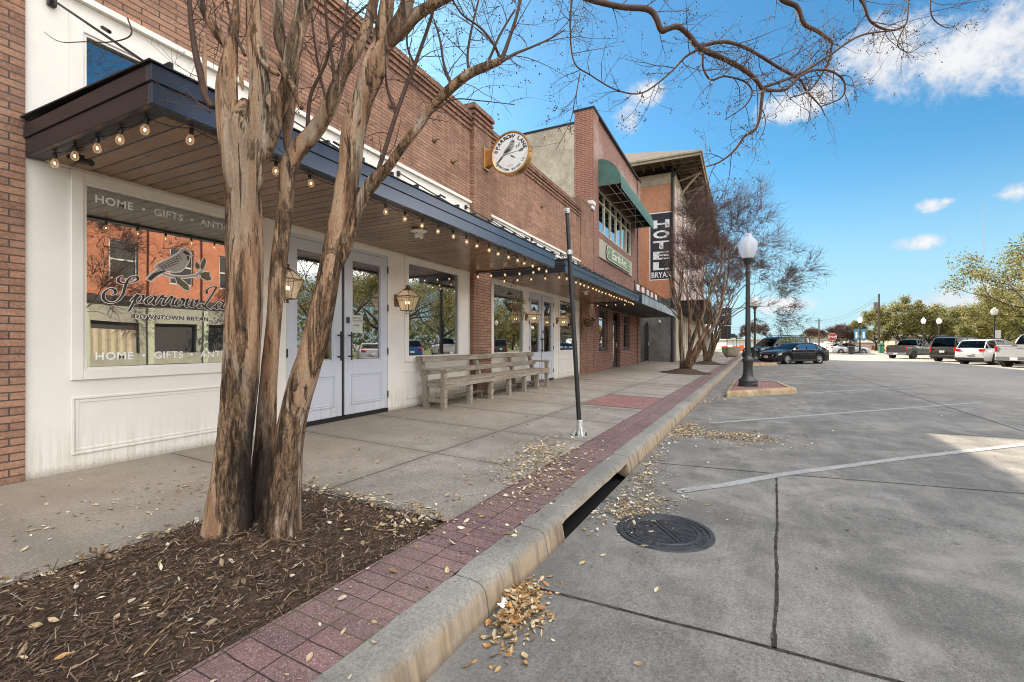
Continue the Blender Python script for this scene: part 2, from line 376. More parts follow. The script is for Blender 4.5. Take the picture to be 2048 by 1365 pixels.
def bark(name, scorch=False, sc=1.0, tone=1.0):
    g=G(name); P=g.pos(); x,y,z=g.sep(P)
    v=g.map(P,(1,1,.11)); v2=g.map(P,(1,1,.28)); vo=g.map(P,(1,1,.13),loc=(3.7,1.3,.4))
    fine=g.noise(g.map(P,(1,1,.35)),130*sc,4,.7); rough=g.noise(v2,30*sc,6,.78,dist=.4)
    c_s=g.ramp(g.noise(v,8*sc,5,.6,dist=.5),[(.30,(.14,.095,.062)),(.44,(.265,.19,.13)),(.55,(.33,.265,.20)),(.70,(.385,.34,.285))])
    c_w=g.ramp(g.noise(vo,11*sc,5,.65,dist=.6),[(.30,(.12,.066,.036)),(.46,(.26,.148,.084)),(.58,(.36,.235,.145)),(.72,(.44,.33,.23))])
    c_d=g.ramp(rough,[(.34,(.016,.011,.008)),(.45,(.075,.046,.028)),(.54,(.19,.115,.063)),(.63,(.34,.22,.13)),(.74,(.48,.35,.23))])
    m1=g.ramp(g.noise(v,4.2*sc,4,.6,dist=.7),[(.50,0.0),(.60,1.0)])
    low=g.smooth(z,2.5,.9)
    m2=g.ramp(g.m('ADD',g.noise(vo,5.0*sc,6,.68,dist=1.1),g.m('MULTIPLY',low,.03)),[(.525,0.0),(.575,1.0)])
    c=g.mix(m1,c_w,c_s); c=g.mix(m2,c,c_d)
    crack=g.ramp(g.noise(g.map(P,(1,1,.07)),22*sc,5,.7,dist=.5),[(.585,0.0),(.63,.85)])
    c=g.mix(crack,c,(.03,.018,.011))
    c=g.mix(.45,c,g.ramp(fine,[(.25,(.15,.15,.15)),(.75,(.9,.9,.9))]),'OVERLAY')
    if scorch:
        d=g.nd('VectorMath',{0:P,1:(1.80,2.54,.12)},operation='SUBTRACT').outputs[0]
        dx,dy,dz=g.sep(d)
        r=g.m('SQRT',g.m('ADD',g.m('ADD',g.m('MULTIPLY',dx,dx),g.m('MULTIPLY',dy,dy)),g.m('MULTIPLY',g.m('MULTIPLY',dz,dz),.05)))
        k=g.m('ADD',r,g.m('MULTIPLY',g.m('SUBTRACT',rough,.5),.22))
        c=g.mix(g.m('MULTIPLY',g.smooth(k,.235,.11),.93),c,(.016,.012,.010))
    if tone!=1.0: c=g.mix(1.0,c,(tone,tone,tone),'MULTIPLY')
    hgt=g.m('ADD',g.m('MULTIPLY',m2,.8),g.m('ADD',g.m('MULTIPLY',rough,g.m('ADD',g.m('MULTIPLY',m2,1.2),.15)),g.m('ADD',g.m('MULTIPLY',crack,-.9),g.m('MULTIPLY',fine,.2))))
    return g.out(g.pr(c,.8,0,g.bump(hgt,.9,.018),.25))
M['bark']=bark('crape_myrtle_bark',True,1.0,.97)
M['bark_far']=bark('crape_myrtle_bark_far',False,.6,.72)
M['twig']=simple('twig_bark',(.075,.043,.030),.8,nsc=25,var=.35)
M['twig_far']=simple('twig_bark_far',(.080,.041,.031),.8,nsc=9,var=.35)
M['oak_bark']=simple('oak_bark',(.075,.055,.04),.9,nsc=6,var=.35,bump=.3)
M['bark_pale']=simple('pale_bark',(.30,.235,.175),.85,nsc=4,var=.35)

def colmat(name, rough=.7, trans=0.0, spec=.3, varsc=30, rand=0.0):
    g=G(name); a=g.nd('Attribute',attribute_name='Col').outputs['Color']
    n=g.noise(g.obj(),varsc,3); c=g.mix(.35,a,g.ramp(n,[(.3,(.25,.25,.25)),(.7,(.75,.75,.75))]),'OVERLAY')
    sh=g.pr(c,rough,0,None,spec)
    if trans:
        t=g.nd('BsdfTranslucent',{'Color':c}).outputs[0]
        sh=g.nd('MixShader',{0:trans,1:sh,2:t}).outputs[0]
    return g.out(sh)
M['leaf']=colmat('dry_leaf',.65,.12,.3,60)
M['chip']=colmat('mulch_chip',.85,0,.2,50)
M['foliage']=colmat('oak_leaf',.6,.3,.35,3)
M['plant']=colmat('basket_leaf',.6,.2,.3,20)
def mulch():
    g=G('bark_mulch'); P=g.pos(); n=g.noise(P,26,5,.7); v=g.noise(g.map(P,(14,60,14),rot=(0,0,.5)),2,4,.7)
    c=g.ramp(v,[(.3,(.028,.019,.014)),(.5,(.085,.055,.038)),(.62,(.15,.10,.07)),(.75,(.27,.19,.13))])
    c=g.mix(g.ramp(n,[(.4,0.0),(.65,.7)]),c,(.025,.017,.013))
    return g.out(g.pr(c,.9,0,g.bump(g.m('ADD',n,v),.9,.02),.2))
M['mulch']=mulch()

def paint_white(name, col, rough=.42, streak=.18):
    g=G(name); P=g.pos(); x,y,z=g.sep(P)
    n=g.noise(P,2.2,4); f=g.noise(P,45,4,.7)
    c=g.mix(g.ramp(n,[(.35,0.0),(.7,1.0)]),col,tuple(q*.93 for q in col))
    st=g.noise(g.map(P,(9,9,.7)),2,4,.7)
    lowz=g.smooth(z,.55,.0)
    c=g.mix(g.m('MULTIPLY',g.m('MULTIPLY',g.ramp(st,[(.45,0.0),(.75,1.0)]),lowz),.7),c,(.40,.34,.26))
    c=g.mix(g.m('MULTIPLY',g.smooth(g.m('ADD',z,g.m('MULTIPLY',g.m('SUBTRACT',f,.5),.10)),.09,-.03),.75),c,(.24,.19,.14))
    c=g.mix(g.m('MULTIPLY',g.ramp(g.noise(P,9,5,.75),[(.6,0.0),(.75,1.0)]),streak),c,tuple(q*.72 for q in col))
    return g.out(g.pr(c,g.nd('MapRange',{'Value':n,'To Min':rough-.06,'To Max':rough+.1}).outputs[0],0,g.bump(f,.06,.003),.4))
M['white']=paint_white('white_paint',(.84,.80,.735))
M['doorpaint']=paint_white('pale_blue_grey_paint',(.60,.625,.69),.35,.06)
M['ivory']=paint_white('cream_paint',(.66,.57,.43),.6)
M['black']=simple('black_metal',(.012,.012,.013),.38,0.0,.5,20,.3)
M['postmetal']=simple('dark_post_paint',(.030,.031,.030),.42,0,.5,8,.35,.1)
M['bronze']=simple('bronze_fascia',(.026,.024,.028),.34,.15,.5,3,.12)
M['navy']=simple('dark_fascia_front',(.055,.068,.095),.20,.45,.6,3,.1)
M['roofmetal']=simple('dark_roof_metal',(.02,.022,.027),.35,.3,.5,3,.1)
M['copper']=simple('aged_copper',(.17,.10,.065),.5,.6,.5,18,.35)
M['gold']=simple('brass_sign_metal',(.50,.27,.10),.38,.8,.5,6,.15)
M['mast']=simple('mast_grey',(.20,.23,.27),.8)
M['silver']=simple('galvanised_metal',(.52,.52,.50),.42,.6,.5,22,.2,.1)
M['iron']=simple('cast_iron',(.055,.055,.058),.5,.3,.5,30,.4,.3)
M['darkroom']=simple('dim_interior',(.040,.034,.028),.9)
M['curtain']=simple('beige_curtain',(.42,.36,.26),.9,nsc=8,var=.2)
M['furn']=simple('shop_furniture',(.13,.085,.05),.6,nsc=6,var=.4)
M['void']=simple('drain_darkness',(.004,.004,.004),.95)
M['decal']=simple('white_vinyl',(.93,.92,.89),.5,var=.03)
M['decal_brown']=simple('brown_vinyl',(.055,.030,.024),.55,var=.25,nsc=40)
M['decal_grey']=simple('grey_vinyl',(.42,.39,.36),.55,var=.08)
M['decal_sign']=simple('sign_bird_grey',(.27,.28,.25),.55,var=.1)
M['decal_green']=simple('olive_vinyl',(.155,.13,.06),.55,var=.25)
M['paper']=simple('paper',(.62,.64,.57),.7,var=.03)
M['ink']=simple('grey_ink',(.16,.17,.16),.7)
M['signface']=simple('sign_face_white',(.74,.73,.70),.45,var=.03)
M['signink']=simple('sign_face_ink',(.035,.04,.04),.6)
M['signgreen']=simple('sign_leaf_green',(.12,.15,.11),.6)
M['black_plain']=simple('painted_black',(.025,.027,.032),.6,var=.3)

def wood(name, c1, c2, axis, width, off, gloss, gap=.004, knots=True, along=(1,1,1), gapcol=(.012,.008,.005)):
    g=G(name); P=g.pos(); x,y,z=g.sep(P)
    h={'x':x,'y':y,'z':z}[axis]
    idx=g.m('FLOOR',g.m('DIVIDE',g.m('SUBTRACT',h,off),width))
    rnd=g.nd('TexWhiteNoise',{'Vector':g.comb(idx,3.0,0.0)}).outputs['Value']
    sh=g.nd('VectorMath',{0:P,1:g.comb(g.m('MULTIPLY',rnd,7.0),g.m('MULTIPLY',rnd,13.0),0.0)},operation='ADD').outputs[0]
    gr=g.noise(g.map(sh,along),5,5,.65,dist=.7)
    c=g.mix(g.ramp(gr,[(.3,0.0),(.7,1.0)]),c1,c2)
    c=g.mix(g.m('MULTIPLY',rnd,.45),c,tuple(q*1.35 for q in c2))
    c=g.mix(g.m('MULTIPLY',g.ramp(g.noise(sh,1.3,3),[(.4,0.0),(.7,1.0)]),.3),c,tuple(q*.6 for q in c1))
    if knots:
        k=g.vor(g.map(sh,(along[0]*.6+.6,along[1]*.6+.6,1)),2.2); c=g.mix(g.m('MULTIPLY',g.smooth(k,.10,.04),.75),c,(.03,.016,.008))
    G_=g.rep(h,width,off,gap,.003)
    c=g.mix(G_,c,gapcol)
    hg=g.m('SUBTRACT',g.m('MULTIPLY',gr,.15),G_)
    return g.out(g.pr(c,gloss,0,g.bump(hg,.5,.006),.5))
M['soffit']=wood('stained_soffit_boards',(.195,.110,.060),(.325,.205,.118),'x',.141,1.59,.24,gap=.006,along=(7,.8,1))
def bench_wood():
    g=G('weathered_wood'); P=g.obj(); v=g.map(P,(1.0,9,9)); n=g.noise(v,3,5,.7,dist=.4); b=g.noise(P,3,3)
    c=g.ramp(n,[(.28,(.14,.11,.08)),(.45,(.27,.225,.175)),(.6,(.36,.315,.26)),(.75,(.43,.39,.33))])
    c=g.mix(g.m('MULTIPLY',g.ramp(b,[(.4,0.0),(.7,1.0)]),.4),c,(.22,.175,.125))
    return g.out(g.pr(c,.85,0,g.bump(n,.5,.006),.25))
M['benchwood']=bench_wood()

def glass(name, tint=(.75,.80,.74), base=.22, wave=.012, rough=0.0, refl=(1,1,1), mul=1.45):
    g=G(name); P=g.pos()
    nr=g.bump(g.noise(P,1.1,1,.4),wave,.12)
    fr=g.nd('Fresnel',{'IOR':1.52,'Normal':nr}).outputs[0]
    fac=g.m('ADD',g.m('MULTIPLY',fr,mul),base,clamp=True)
    gl=g.nd('BsdfGlossy',{'Color':refl,'Roughness':rough,'Normal':nr}).outputs[0]
    tr=g.nd('BsdfTransparent',{'Color':tint}).outputs[0]
    return g.out(g.nd('MixShader',{0:fac,1:tr,2:gl}).outputs[0])
M['glass']=glass('shop_window_glass',base=.30)
M['glass_up']=glass('upper_window_glass',(.45,.48,.5),base=.34)
M['carglass']=glass('car_window_glass',(.10,.12,.12),.0,.0,mul=.55)
M['lampglass']=None
def milkglass(name, col, tr, em=0.0):
    g=G(name); n=g.noise(g.obj(),6,3)
    d=g.nd('BsdfTranslucent',{'Color':col}).outputs[0]; p=g.pr(col,.18,0,None,.5)
    a=g.nd('MixShader',{0:.5,1:p,2:d}).outputs[0]
    t=g.nd('BsdfTransparent',{'Color':(.95,.96,1)}).outputs[0]
    a=g.nd('MixShader',{0:g.nd('MapRange',{'Value':n,'To Min':tr-.08,'To Max':tr+.08}).outputs[0],1:a,2:t}).outputs[0]
    if em: a=g.nd('AddShader',{0:a,1:g.nd('Emission',{'Color':col,'Strength':em}).outputs[0]}).outputs[0]
    return g.out(a)
M['lampglass']=milkglass('frosted_globe',(.84,.86,.92),.46)
M['lampglass_far']=milkglass('frosted_globe_far',(.92,.92,.92),.08)
def lantglass():
    g=G('lantern_glass'); n=g.noise(g.obj(),9,2)
    t=g.nd('BsdfTransparent',{'Color':(.97,.92,.84)}).outputs[0]; d=g.nd('BsdfTranslucent',{'Color':(.9,.78,.6)}).outputs[0]; e=g.nd('Emission',{'Color':(1,.72,.45),'Strength':.10}).outputs[0]
    a=g.nd('MixShader',{0:g.nd('MapRange',{'Value':n,'To Min':.18,'To Max':.32}).outputs[0],1:t,2:d}).outputs[0]
    return g.out(g.nd('AddShader',{0:a,1:e}).outputs[0])
M['lanternglass']=lantglass()
def emit(name,col,st):
    g=G(name); n=g.noise(g.obj(),3,1)
    return g.out(g.nd('Emission',{'Color':g.mix(g.m('MULTIPLY',n,.15),col,tuple(q*.9 for q in col)),'Strength':st}).outputs[0])
M['filament']=emit('glowing_filament',(1.0,.66,.32),6.0)
def bulbmat():
    g=G('clear_bulb_glass'); fr=g.nd('LayerWeight',{'Blend':.35}).outputs['Facing']
    tr=g.nd('BsdfTransparent',{'Color':(1,.93,.85)}).outputs[0]; gl=g.nd('BsdfGlossy',{'Roughness':.05}).outputs[0]
    a=g.nd('MixShader',{0:g.m('MULTIPLY',fr,.55),1:tr,2:gl}).outputs[0]
    e=g.nd('Emission',{'Color':(1,.60,.30),'Strength':g.m('MULTIPLY',g.m('ADD',fr,.2),.30)}).outputs[0]
    return g.out(g.nd('AddShader',{0:a,1:e}).outputs[0])
M['bulb']=bulbmat()
M['flame']=emit('lantern_flame',(1.0,.68,.34),5.0)

def carpaint(name, col, metal=.2, rough=.22, coat=.35, spec=.5):
    g=G(name); n=g.noise(g.obj(),4,4); d=g.noise(g.obj(),40,3)
    x,y,z=g.sep(g.obj())
    c=g.mix(g.m('MULTIPLY',g.ramp(n,[(.4,0.0),(.7,1.0)]),.12),col,tuple(q*.7+.03 for q in col))
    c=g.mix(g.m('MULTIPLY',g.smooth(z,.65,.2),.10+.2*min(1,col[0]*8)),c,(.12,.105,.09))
    return g.out(g.pr(c,g.nd('MapRange',{'Value':d,'To Min':rough-.04,'To Max':rough+.08}).outputs[0],metal,None,spec,**{'Coat Weight':coat,'Coat Roughness':.06}))
M['car_black']=carpaint('black_car_paint',(.004,.004,.005),0.0,.15,.0,.35)
M['car_navy']=carpaint('dark_blue_car_paint',(.008,.011,.015),0.0,.15,.0,.35)
M['car_grey']=carpaint('grey_car_paint',(.085,.083,.08),.4)
M['car_dark']=carpaint('dark_green_grey_car_paint',(.045,.045,.036),.3)
M['car_white']=carpaint('white_car_paint',(.62,.61,.60),.1)
M['car_silver']=carpaint('silver_car_paint',(.55,.555,.56),.3)
M['car_blue']=carpaint('blue_car_paint',(.02,.07,.22))
M['tyre']=simple('tyre_rubber',(.018,.018,.018),.85)
M['rim']=simple('alloy_rim',(.42,.42,.43),.3,.7)
M['taillight']=simple('red_tail_light',(.50,.012,.012),.2,0,.6,**{'Emission Color':(.6,.02,.02,1),'Emission Strength':.12})
M['headlight']=simple('clear_head_light',(.62,.66,.70),.12,.2,.8)
M['plastic']=simple('black_plastic',(.022,.022,.022),.6)
M['chrome']=simple('chrome_trim',(.62,.62,.62),.15,.9)
M['plate']=simple('licence_plate',(.72,.72,.70),.5)
M['orange']=simple('orange_plastic',(.75,.13,.03),.6)
M['stopred']=simple('stop_sign_red',(.45,.012,.014),.45)
M['signwhite']=simple('reflective_white',(.80,.80,.79),.5)
M['bannerblue']=simple('banner_blue',(.05,.22,.36),.7)
M['signnavy']=simple('navy_sign_paint',(.03,.045,.10),.6)
M['awnblue']=simple('awning_blue',(.03,.09,.24),.75)
M['awngreen']=simple('awning_green',(.055,.125,.105),.75,nsc=3,var=.25)
M['signboard']=simple('sign_board_tan',(.40,.35,.29),.7,nsc=3)
M['signoval']=simple('sign_oval_green',(.17,.24,.15),.6,nsc=4)
M['cream']=simple('cream_sign_paint',(.74,.72,.58),.6)
M['timberpole']=simple('creosote_pole',(.075,.055,.042),.9,nsc=5,var=.3)
M['grass']=simple('dry_grass',(.16,.16,.06),.95,nsc=2,var=.35,bump=.4)
M['ground']=simple('bare_ground',(.26,.24,.19),.95,nsc=.4,var=.25)
M['pinkwall']=simple('pink_wall',(.52,.36,.28),.85,nsc=1,var=.1)
M['greenpaint']=simple('green_paint',(.05,.19,.11),.6)
M['rustbrown']=simple('brown_panel',(.20,.06,.035),.7)
M['bldg_white']=simple('pale_far_wall',(.62,.60,.56),.85,nsc=.6,var=.08)
M['bldg_tan']=simple('tan_far_wall',(.46,.38,.28),.85,nsc=.6,var=.1)
M['shade_roof']=simple('grey_metal_roof',(.14,.145,.14),.6,nsc=1,var=.15)
M['stripe']=None
def stripe():
    g=G('worn_road_paint'); P=g.pos(); n=g.noise(P,28,5,.75); n2=g.noise(P,4,4)
    w=g.ramp(g.m('ADD',g.m('MULTIPLY',n,.7),g.m('MULTIPLY',n2,.3)),[(.40,1.0),(.60,.25)])
    c=g.mix(w,(.165,.16,.152),(.37,.37,.36))
    return g.out(g.pr(c,.8,0,g.bump(n,.2,.003),.3))
M['stripe']=stripe()
def shingles():
    g=G('roof_shingles'); P=g.obj(); x,y,z=g.sep(P)
    b=g.nd('TexBrick',{'Vector':g.comb(g.m('ADD',x,y),g.m('MULTIPLY',z,2.2),0.0),'Color1':(.15,.125,.10),'Color2':(.09,.078,.068),'Mortar':(.04,.035,.03),'Scale':1.0,'Mortar Size':.012,'Brick Width':.5,'Row Height':.28})
    n=g.noise(P,1.2,4); c=g.mix(g.m('MULTIPLY',n,.4),b.outputs['Color'],(.18,.155,.125))
    return g.out(g.pr(c,.9,0,g.bump(b.outputs['Fac'],-.3,.02),.2))
M['shingle']=shingles()
M['eavepaint']=simple('weathered_eave_paint',(.36,.30,.21),.8,nsc=3,var=.2)
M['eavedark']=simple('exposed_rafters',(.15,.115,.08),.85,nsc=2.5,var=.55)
def weathered(name, col, under, amt):
    g=G(name); P=g.pos(); n=g.noise(P,5,6,.75)
    return g.out(g.pr(g.mix(g.ramp(n,[(amt,0.0),(amt+.08,1.0)]),col,under),.8,0,None,.2))
M['wallblack']=weathered('painted_sign_black',(.038,.042,.052),(.13,.085,.07),.60)
M['wallwhite']=weathered('painted_sign_white',(.82,.81,.79),(.12,.11,.11),.66)
def streakmetal():
    g=G('weathered_canopy_edge'); P=g.pos(); n=g.noise(g.map(P,(1,1,.6)),3,5,.75)
    c=g.ramp(n,[(.35,(.16,.22,.25)),(.5,(.30,.37,.40)),(.7,(.62,.68,.70))])
    return g.out(g.pr(c,.6,.1,None,.3))
M['streakmetal']=streakmetal()
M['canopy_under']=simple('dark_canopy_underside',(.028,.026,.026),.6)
# ------------------------------------------------------------------ ground
def structure(mb, name, mat, **k): return mb.build(name, mat, None, kind='structure', **k)
mb=MB(); mb.quad((-3000,-3000,-.34),(3000,-3000,-.34),(3000,3000,-.34),(-3000,3000,-.34)); structure(mb,'ground',M['ground'])
mb=MB()
xs=[-40+i*2.5 for i in range(61)]
for a,b in zip(xs[:-1],xs[1:]):
    mb.quad((a,-17.2,ZR),(b,-17.2,ZR),(b,1.19-KS*b,ZR),(a,1.19-KS*a,ZR))
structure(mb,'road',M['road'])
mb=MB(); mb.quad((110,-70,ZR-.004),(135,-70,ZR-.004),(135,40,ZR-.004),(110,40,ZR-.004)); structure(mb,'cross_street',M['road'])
# pavement in front of the shops (mulch well left out)
mb=MB()
WX0,WX1,WY0,WY1=-1.3,2.56,1.80,3.13        # tree well
def walkstrip(x0,x1,ylo,yhi):
    n=max(1,int((x1-x0)/2.5)); st=(x1-x0)/n
    for i in range(n):
        a=x0+i*st; b=a+st
        ya=ylo(a) ; yb=ylo(b); yA=yhi(a); yB=yhi(b)
        mb.quad((a,ya,zs(ya)),(b,yb,zs(yb)),(b,yB,zs(yB)),(a,yA,zs(yA)))
inner=lambda x:1.83-KS*x
walkstrip(-20,WX0,inner,lambda x:YW+.25)
walkstrip(WX0,WX1,lambda x:WY1,lambda x:YW+.25)
RX0,RX1=8.55,10.55
walkstrip(WX1,RX0,inner,lambda x:YW+.25)
walkstrip(RX0,RX1,lambda x:3.02-KS*x,lambda x:YW+.25)
walkstrip(RX1,13.35,inner,lambda x:YW+.25)
walkstrip(14.05,30,inner,lambda x:YW+.25)
walkstrip(30,75,inner,lambda x:3.9)
structure(mb,'pavement',M['walk'])
mb=MB(); walkstrip(RX0+.1,RX1-.1,inner,lambda x:3.02-KS*x); structure(mb,'red_paver_panel',M['paver_red'])
mb=MB(); walkstrip(RX0,RX0+.1,inner,lambda x:3.02-KS*x); walkstrip(RX1-.1,RX1,inner,lambda x:3.02-KS*x); structure(mb,'dark_paver_edging',M['paver_dark'])
mb=MB(); walkstrip(13.35,13.45,inner,lambda x:YW+.25); walkstrip(13.95,14.05,inner,lambda x:YW+.25); structure(mb,'dark_paver_band',M['paver_band'])
mb=MB(); walkstrip(13.45,13.95,inner,lambda x:YW+.25); structure(mb,'paver_band',M['walk'])
mb=MB()
for a in [-20+i*2.5 for i in range(38)]:
    b=a+2.5
    y0,y1=1.39-KS*a,1.83-KS*a; Y0,Y1=1.39-KS*b,1.83-KS*b
    mb.quad((a,y0,zs(y0)),(b,Y0,zs(Y0)),(b,Y1,zs(Y1)),(a,y1,zs(y1)))
structure(mb,'paver_border',M['paver'])

# kerb in poured lengths, with the storm inlet opening
def kerb_piece(mb, x0, x1, prof, step=.07):
    n=max(2,int((x1-x0)/step)); rows=[]
    for i in range(n+1):
        x=x0+(x1-x0)*i/n; row=[]
        e=min(i,n-i); rnd=.006*(1 if e==0 else 0)
        for j,(yk,z) in enumerate(prof):
            j1=mnoise.noise((x*5,yk*9,z*9+3))*.004+mnoise.noise((x*19,yk*30,z*30))*.0010
            yy=yk+j1-(rnd if 0<j<len(prof)-1 else 0); y=yy-KS*x
            zz=(zs(y)+z if z>-.13 else ZR+(z+.16)) + (j1*.6 if j>0 else 0)-rnd*.4
            row.append((x,y,zz))
        rows.append(row)
    m=len(prof); vs=[p for r in rows for p in r]; fs=[]
    for i in range(n):
        for j in range(m-1): fs.append((i*m+j,i*m+j+1,(i+1)*m+j+1,(i+1)*m+j))
    fs.append(tuple(range(m))[::-1]); fs.append(tuple(n*m+j for j in range(m)))
    mb.add(vs,fs)
# z>-.13 : relative to pavement plane ; otherwise -.16 == road level
FULL=[(1.42,-.12),(1.39,.002),(1.30,.0),(1.262,-.004),(1.232,-.016),(1.214,-.038),(1.205,-.07),(1.200,-.10),(1.188,-.16),(1.185,-.20)]
LINT=[(1.42,-.06),(1.39,.002),(1.30,.0),(1.262,-.004),(1.232,-.016),(1.214,-.038),(1.208,-.055),(1.215,-.062)]
mb=MB()
cuts=[-20,-12,-6,-1.2,1.02,2.02,2.76]
for a,b in zip(cuts[:-1],cuts[1:]): kerb_piece(mb,a+.004,b-.004,FULL)
kerb_piece(mb,2.765,3.045,FULL); kerb_piece(mb,3.045,4.87,LINT); kerb_piece(mb,4.87,4.985,FULL)
c=[4.995,6.45,8.1]; x=8.1
while x<70: x+=3.05; c.append(x)
for a,b in zip(c[:-1],c[1:]): kerb_piece(mb,a+.004,b-.004,FULL,.07 if a<9 else .4)
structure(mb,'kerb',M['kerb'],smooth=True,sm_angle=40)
mb=MB()
x0,x1=3.0,4.92
def yy(x,yk): return yk-KS*x
mb.add([(x0,yy(x0,1.55),-.334),(x1,yy(x1,1.55),-.334),(x1,yy(x1,1.55),-.14),(x0,yy(x0,1.55),-.14),
        (x0,yy(x0,1.195),-.334),(x1,yy(x1,1.195),-.334),(x0,yy(x0,1.195),ZR-.002),(x1,yy(x1,1.195),ZR-.002)],
       [(0,1,2,3),(4,5,1,0),(0,3,6,4),(1,5,7,2),(4,6,7,5)])
structure(mb,'storm_drain',M['void'])

# concrete joints in the road
def strip(mb, pts, w, z=ZR+.003, jit=.35, seg=.05, wob=1.0):
    P=[]; 
    for (a,b) in zip(pts[:-1],pts[1:]):
        a=Vector(a).to_3d();b=Vector(b).to_3d(); n=max(2,int((b-a).length/seg))
        for i in range(n): P.append(a.lerp(b,i/n))
    P.append(Vector(pts[-1]).to_3d())
    L=[];Rr=[]
    for i,p in enumerate(P):
        t=(P[min(i+1,len(P)-1)]-P[max(0,i-1)]); t.z=0; t.normalize(); nrm=Vector((-t.y,t.x,0))
        s=mnoise.noise(p*3.1)*min(w*.5,.012)*wob; h=w/2*(1+jit*mnoise.noise(p*17+Vector((5,1,0))))
        q=p+nrm*s
        L.append((q.x+nrm.x*h,q.y+nrm.y*h,z)); Rr.append((q.x-nrm.x*h,q.y-nrm.y*h,z))
    n=len(P); mb.add(L+Rr,[(i,i+1,n+i+1,n+i) for i in range(n-1)])
def jointmat():
    g=G('joint_filler'); P=g.pos(); n=g.noise(P,70,4,.75); b=g.noise(P,9,4,.7)
    c=g.ramp(n,[(.35,(.016,.014,.012)),(.55,(.04,.035,.03)),(.66,(.13,.115,.095)),(.75,(.22,.19,.15))])
    c=g.mix(g.ramp(b,[(.5,0.0),(.7,.6)]),c,(.10,.09,.08)); return g.out(g.pr(c,.95,0,g.bump(n,.6,.006),.2))
M['joint']=jointmat()
mb=MB()
strip(mb,[(2.382,1.15),(2.385,-.135),(2.374,-.6),(2.36,-3.97)],.019)
strip(mb,[(5.49,1.0),(5.507,.778),(5.6,-.335),(5.86,-2.316),(6.06,-3.95)],.014)
strip(mb,[(5.605,-.335),(4.3,-.262),(2.385,-.135)],.017,jit=.8)
strip(mb,[(-5,-3.97),(10.012,-3.957),(17.4,-4.08),(40,-4.3)],.02,seg=.2)
for x in (9.0,12.6,16.2,19.8,23.4,27,30.6): strip(mb,[(x,1.1-KS*x),(x+.3,-4.05),(x+.6,-9)],.011,seg=.2)
structure(mb,'road_joints',M['joint'])
mb=MB()
W=.105
strip(mb,[(4.50,.548),(4.95,.12),(5.56,-.36),(7.0,-1.72),(8.704,-3.44),(9.5,-4.2)],W,ZR+.005,.12,.03,.4)
for a in ([(8.664,.463),(14.596,-5.068)],[(15.0,-1.55),(19.30,-5.39)],[(21.1,-1.32),(28.03,-5.61)],[(22.6,.1),(22.7,.0)],[(26.0,-1.0),(31.2,-5.7)],[(30.0,-1.1),(35.2,-5.8)],[(39.6,-1.0),(44.0,-5.7)]):
    strip(mb,a,W,ZR+.005,.1,.08)
strip(mb,[(24,-10.6),(33.4,-6.9),(34.5,-6.6)],.10,ZR+.005,.1,.2)
structure(mb,'road_markings',M['stripe'])
# lamp islands: kerbed triangles at the ends of the angled bays
def island(pts,name):
    n=len(pts); c=sum((Vector(p) for p in pts),Vector((0,0)))/n
    out=[];
    # rounded corners
    P=[]
    for i,p in enumerate(pts):
        p=Vector(p); a=(Vector(pts[i-1])-p).normalized(); b=(Vector(pts[(i+1)%n])-p).normalized(); r=.16
        for k in range(6):
            t=k/5; P.append((p+a*r*(1-t)**2+b*r*t**2))
    prof=[(.0,ZR-.02),(.012,ZR+.09),(.03,ZR+.135),(.07,ZR+.152),(.19,ZR+.152)]
    m=MB(); N=len(P); vs=[]
    for ins,z in prof:
        for p in P:
            d=(c-p); L=d.length; q=p+d/L*min(ins*1.5,L*.8); j=mnoise.noise((q.x*6,q.y*6,z*6))*.006
            vs.append((q.x+j,q.y+j,z+j*.5))
    fs=[(i*N+k,i*N+(k+1)%N,(i+1)*N+(k+1)%N,(i+1)*N+k) for i in range(len(prof)-1) for k in range(N)]
    m.add(vs,fs); structure(m,name,M['islandkerb'],smooth=True,sm_angle=45)
    m=MB(); top=[vs[(len(prof)-1)*N+k] for k in range(N)]; m.add([(a,b,z-.012) for a,b,z in top],[tuple(range(N))]); structure(m,'island_paving',M['paver_red'])
def islandmat():
    g=G('island_kerb_concrete'); P=g.pos(); n=g.noise(P,4,5,.7); f=g.noise(P,60,3)
    c=g.ramp(n,[(.3,(.17,.13,.08)),(.5,(.33,.25,.15)),(.7,(.45,.37,.25))])
    c=g.mix(.3,c,g.ramp(f,[(.25,(.25,.25,.25)),(.75,(.8,.8,.8))]),'OVERLAY'); return g.out(g.pr(c,.9,0,g.bump(f,.4,.006),.2))
M['islandkerb']=islandmat()
island([(12.95,.36),(14.95,-1.42),(17.3,-1.1),(17.9,.20)],'traffic_island')
island([(31.6,-.40),(33.9,-2.1),(37.4,-1.9),(38.2,-.45)],'traffic_island')
# ------------------------------------------------------------------ the brick shop with white fronts
shop=thing('brick_shop','long single storey brown brick shop with white timber fronts and grey blue doors','shop',(1.59,YW,0))
ST_Z=2.6
mb=MB()
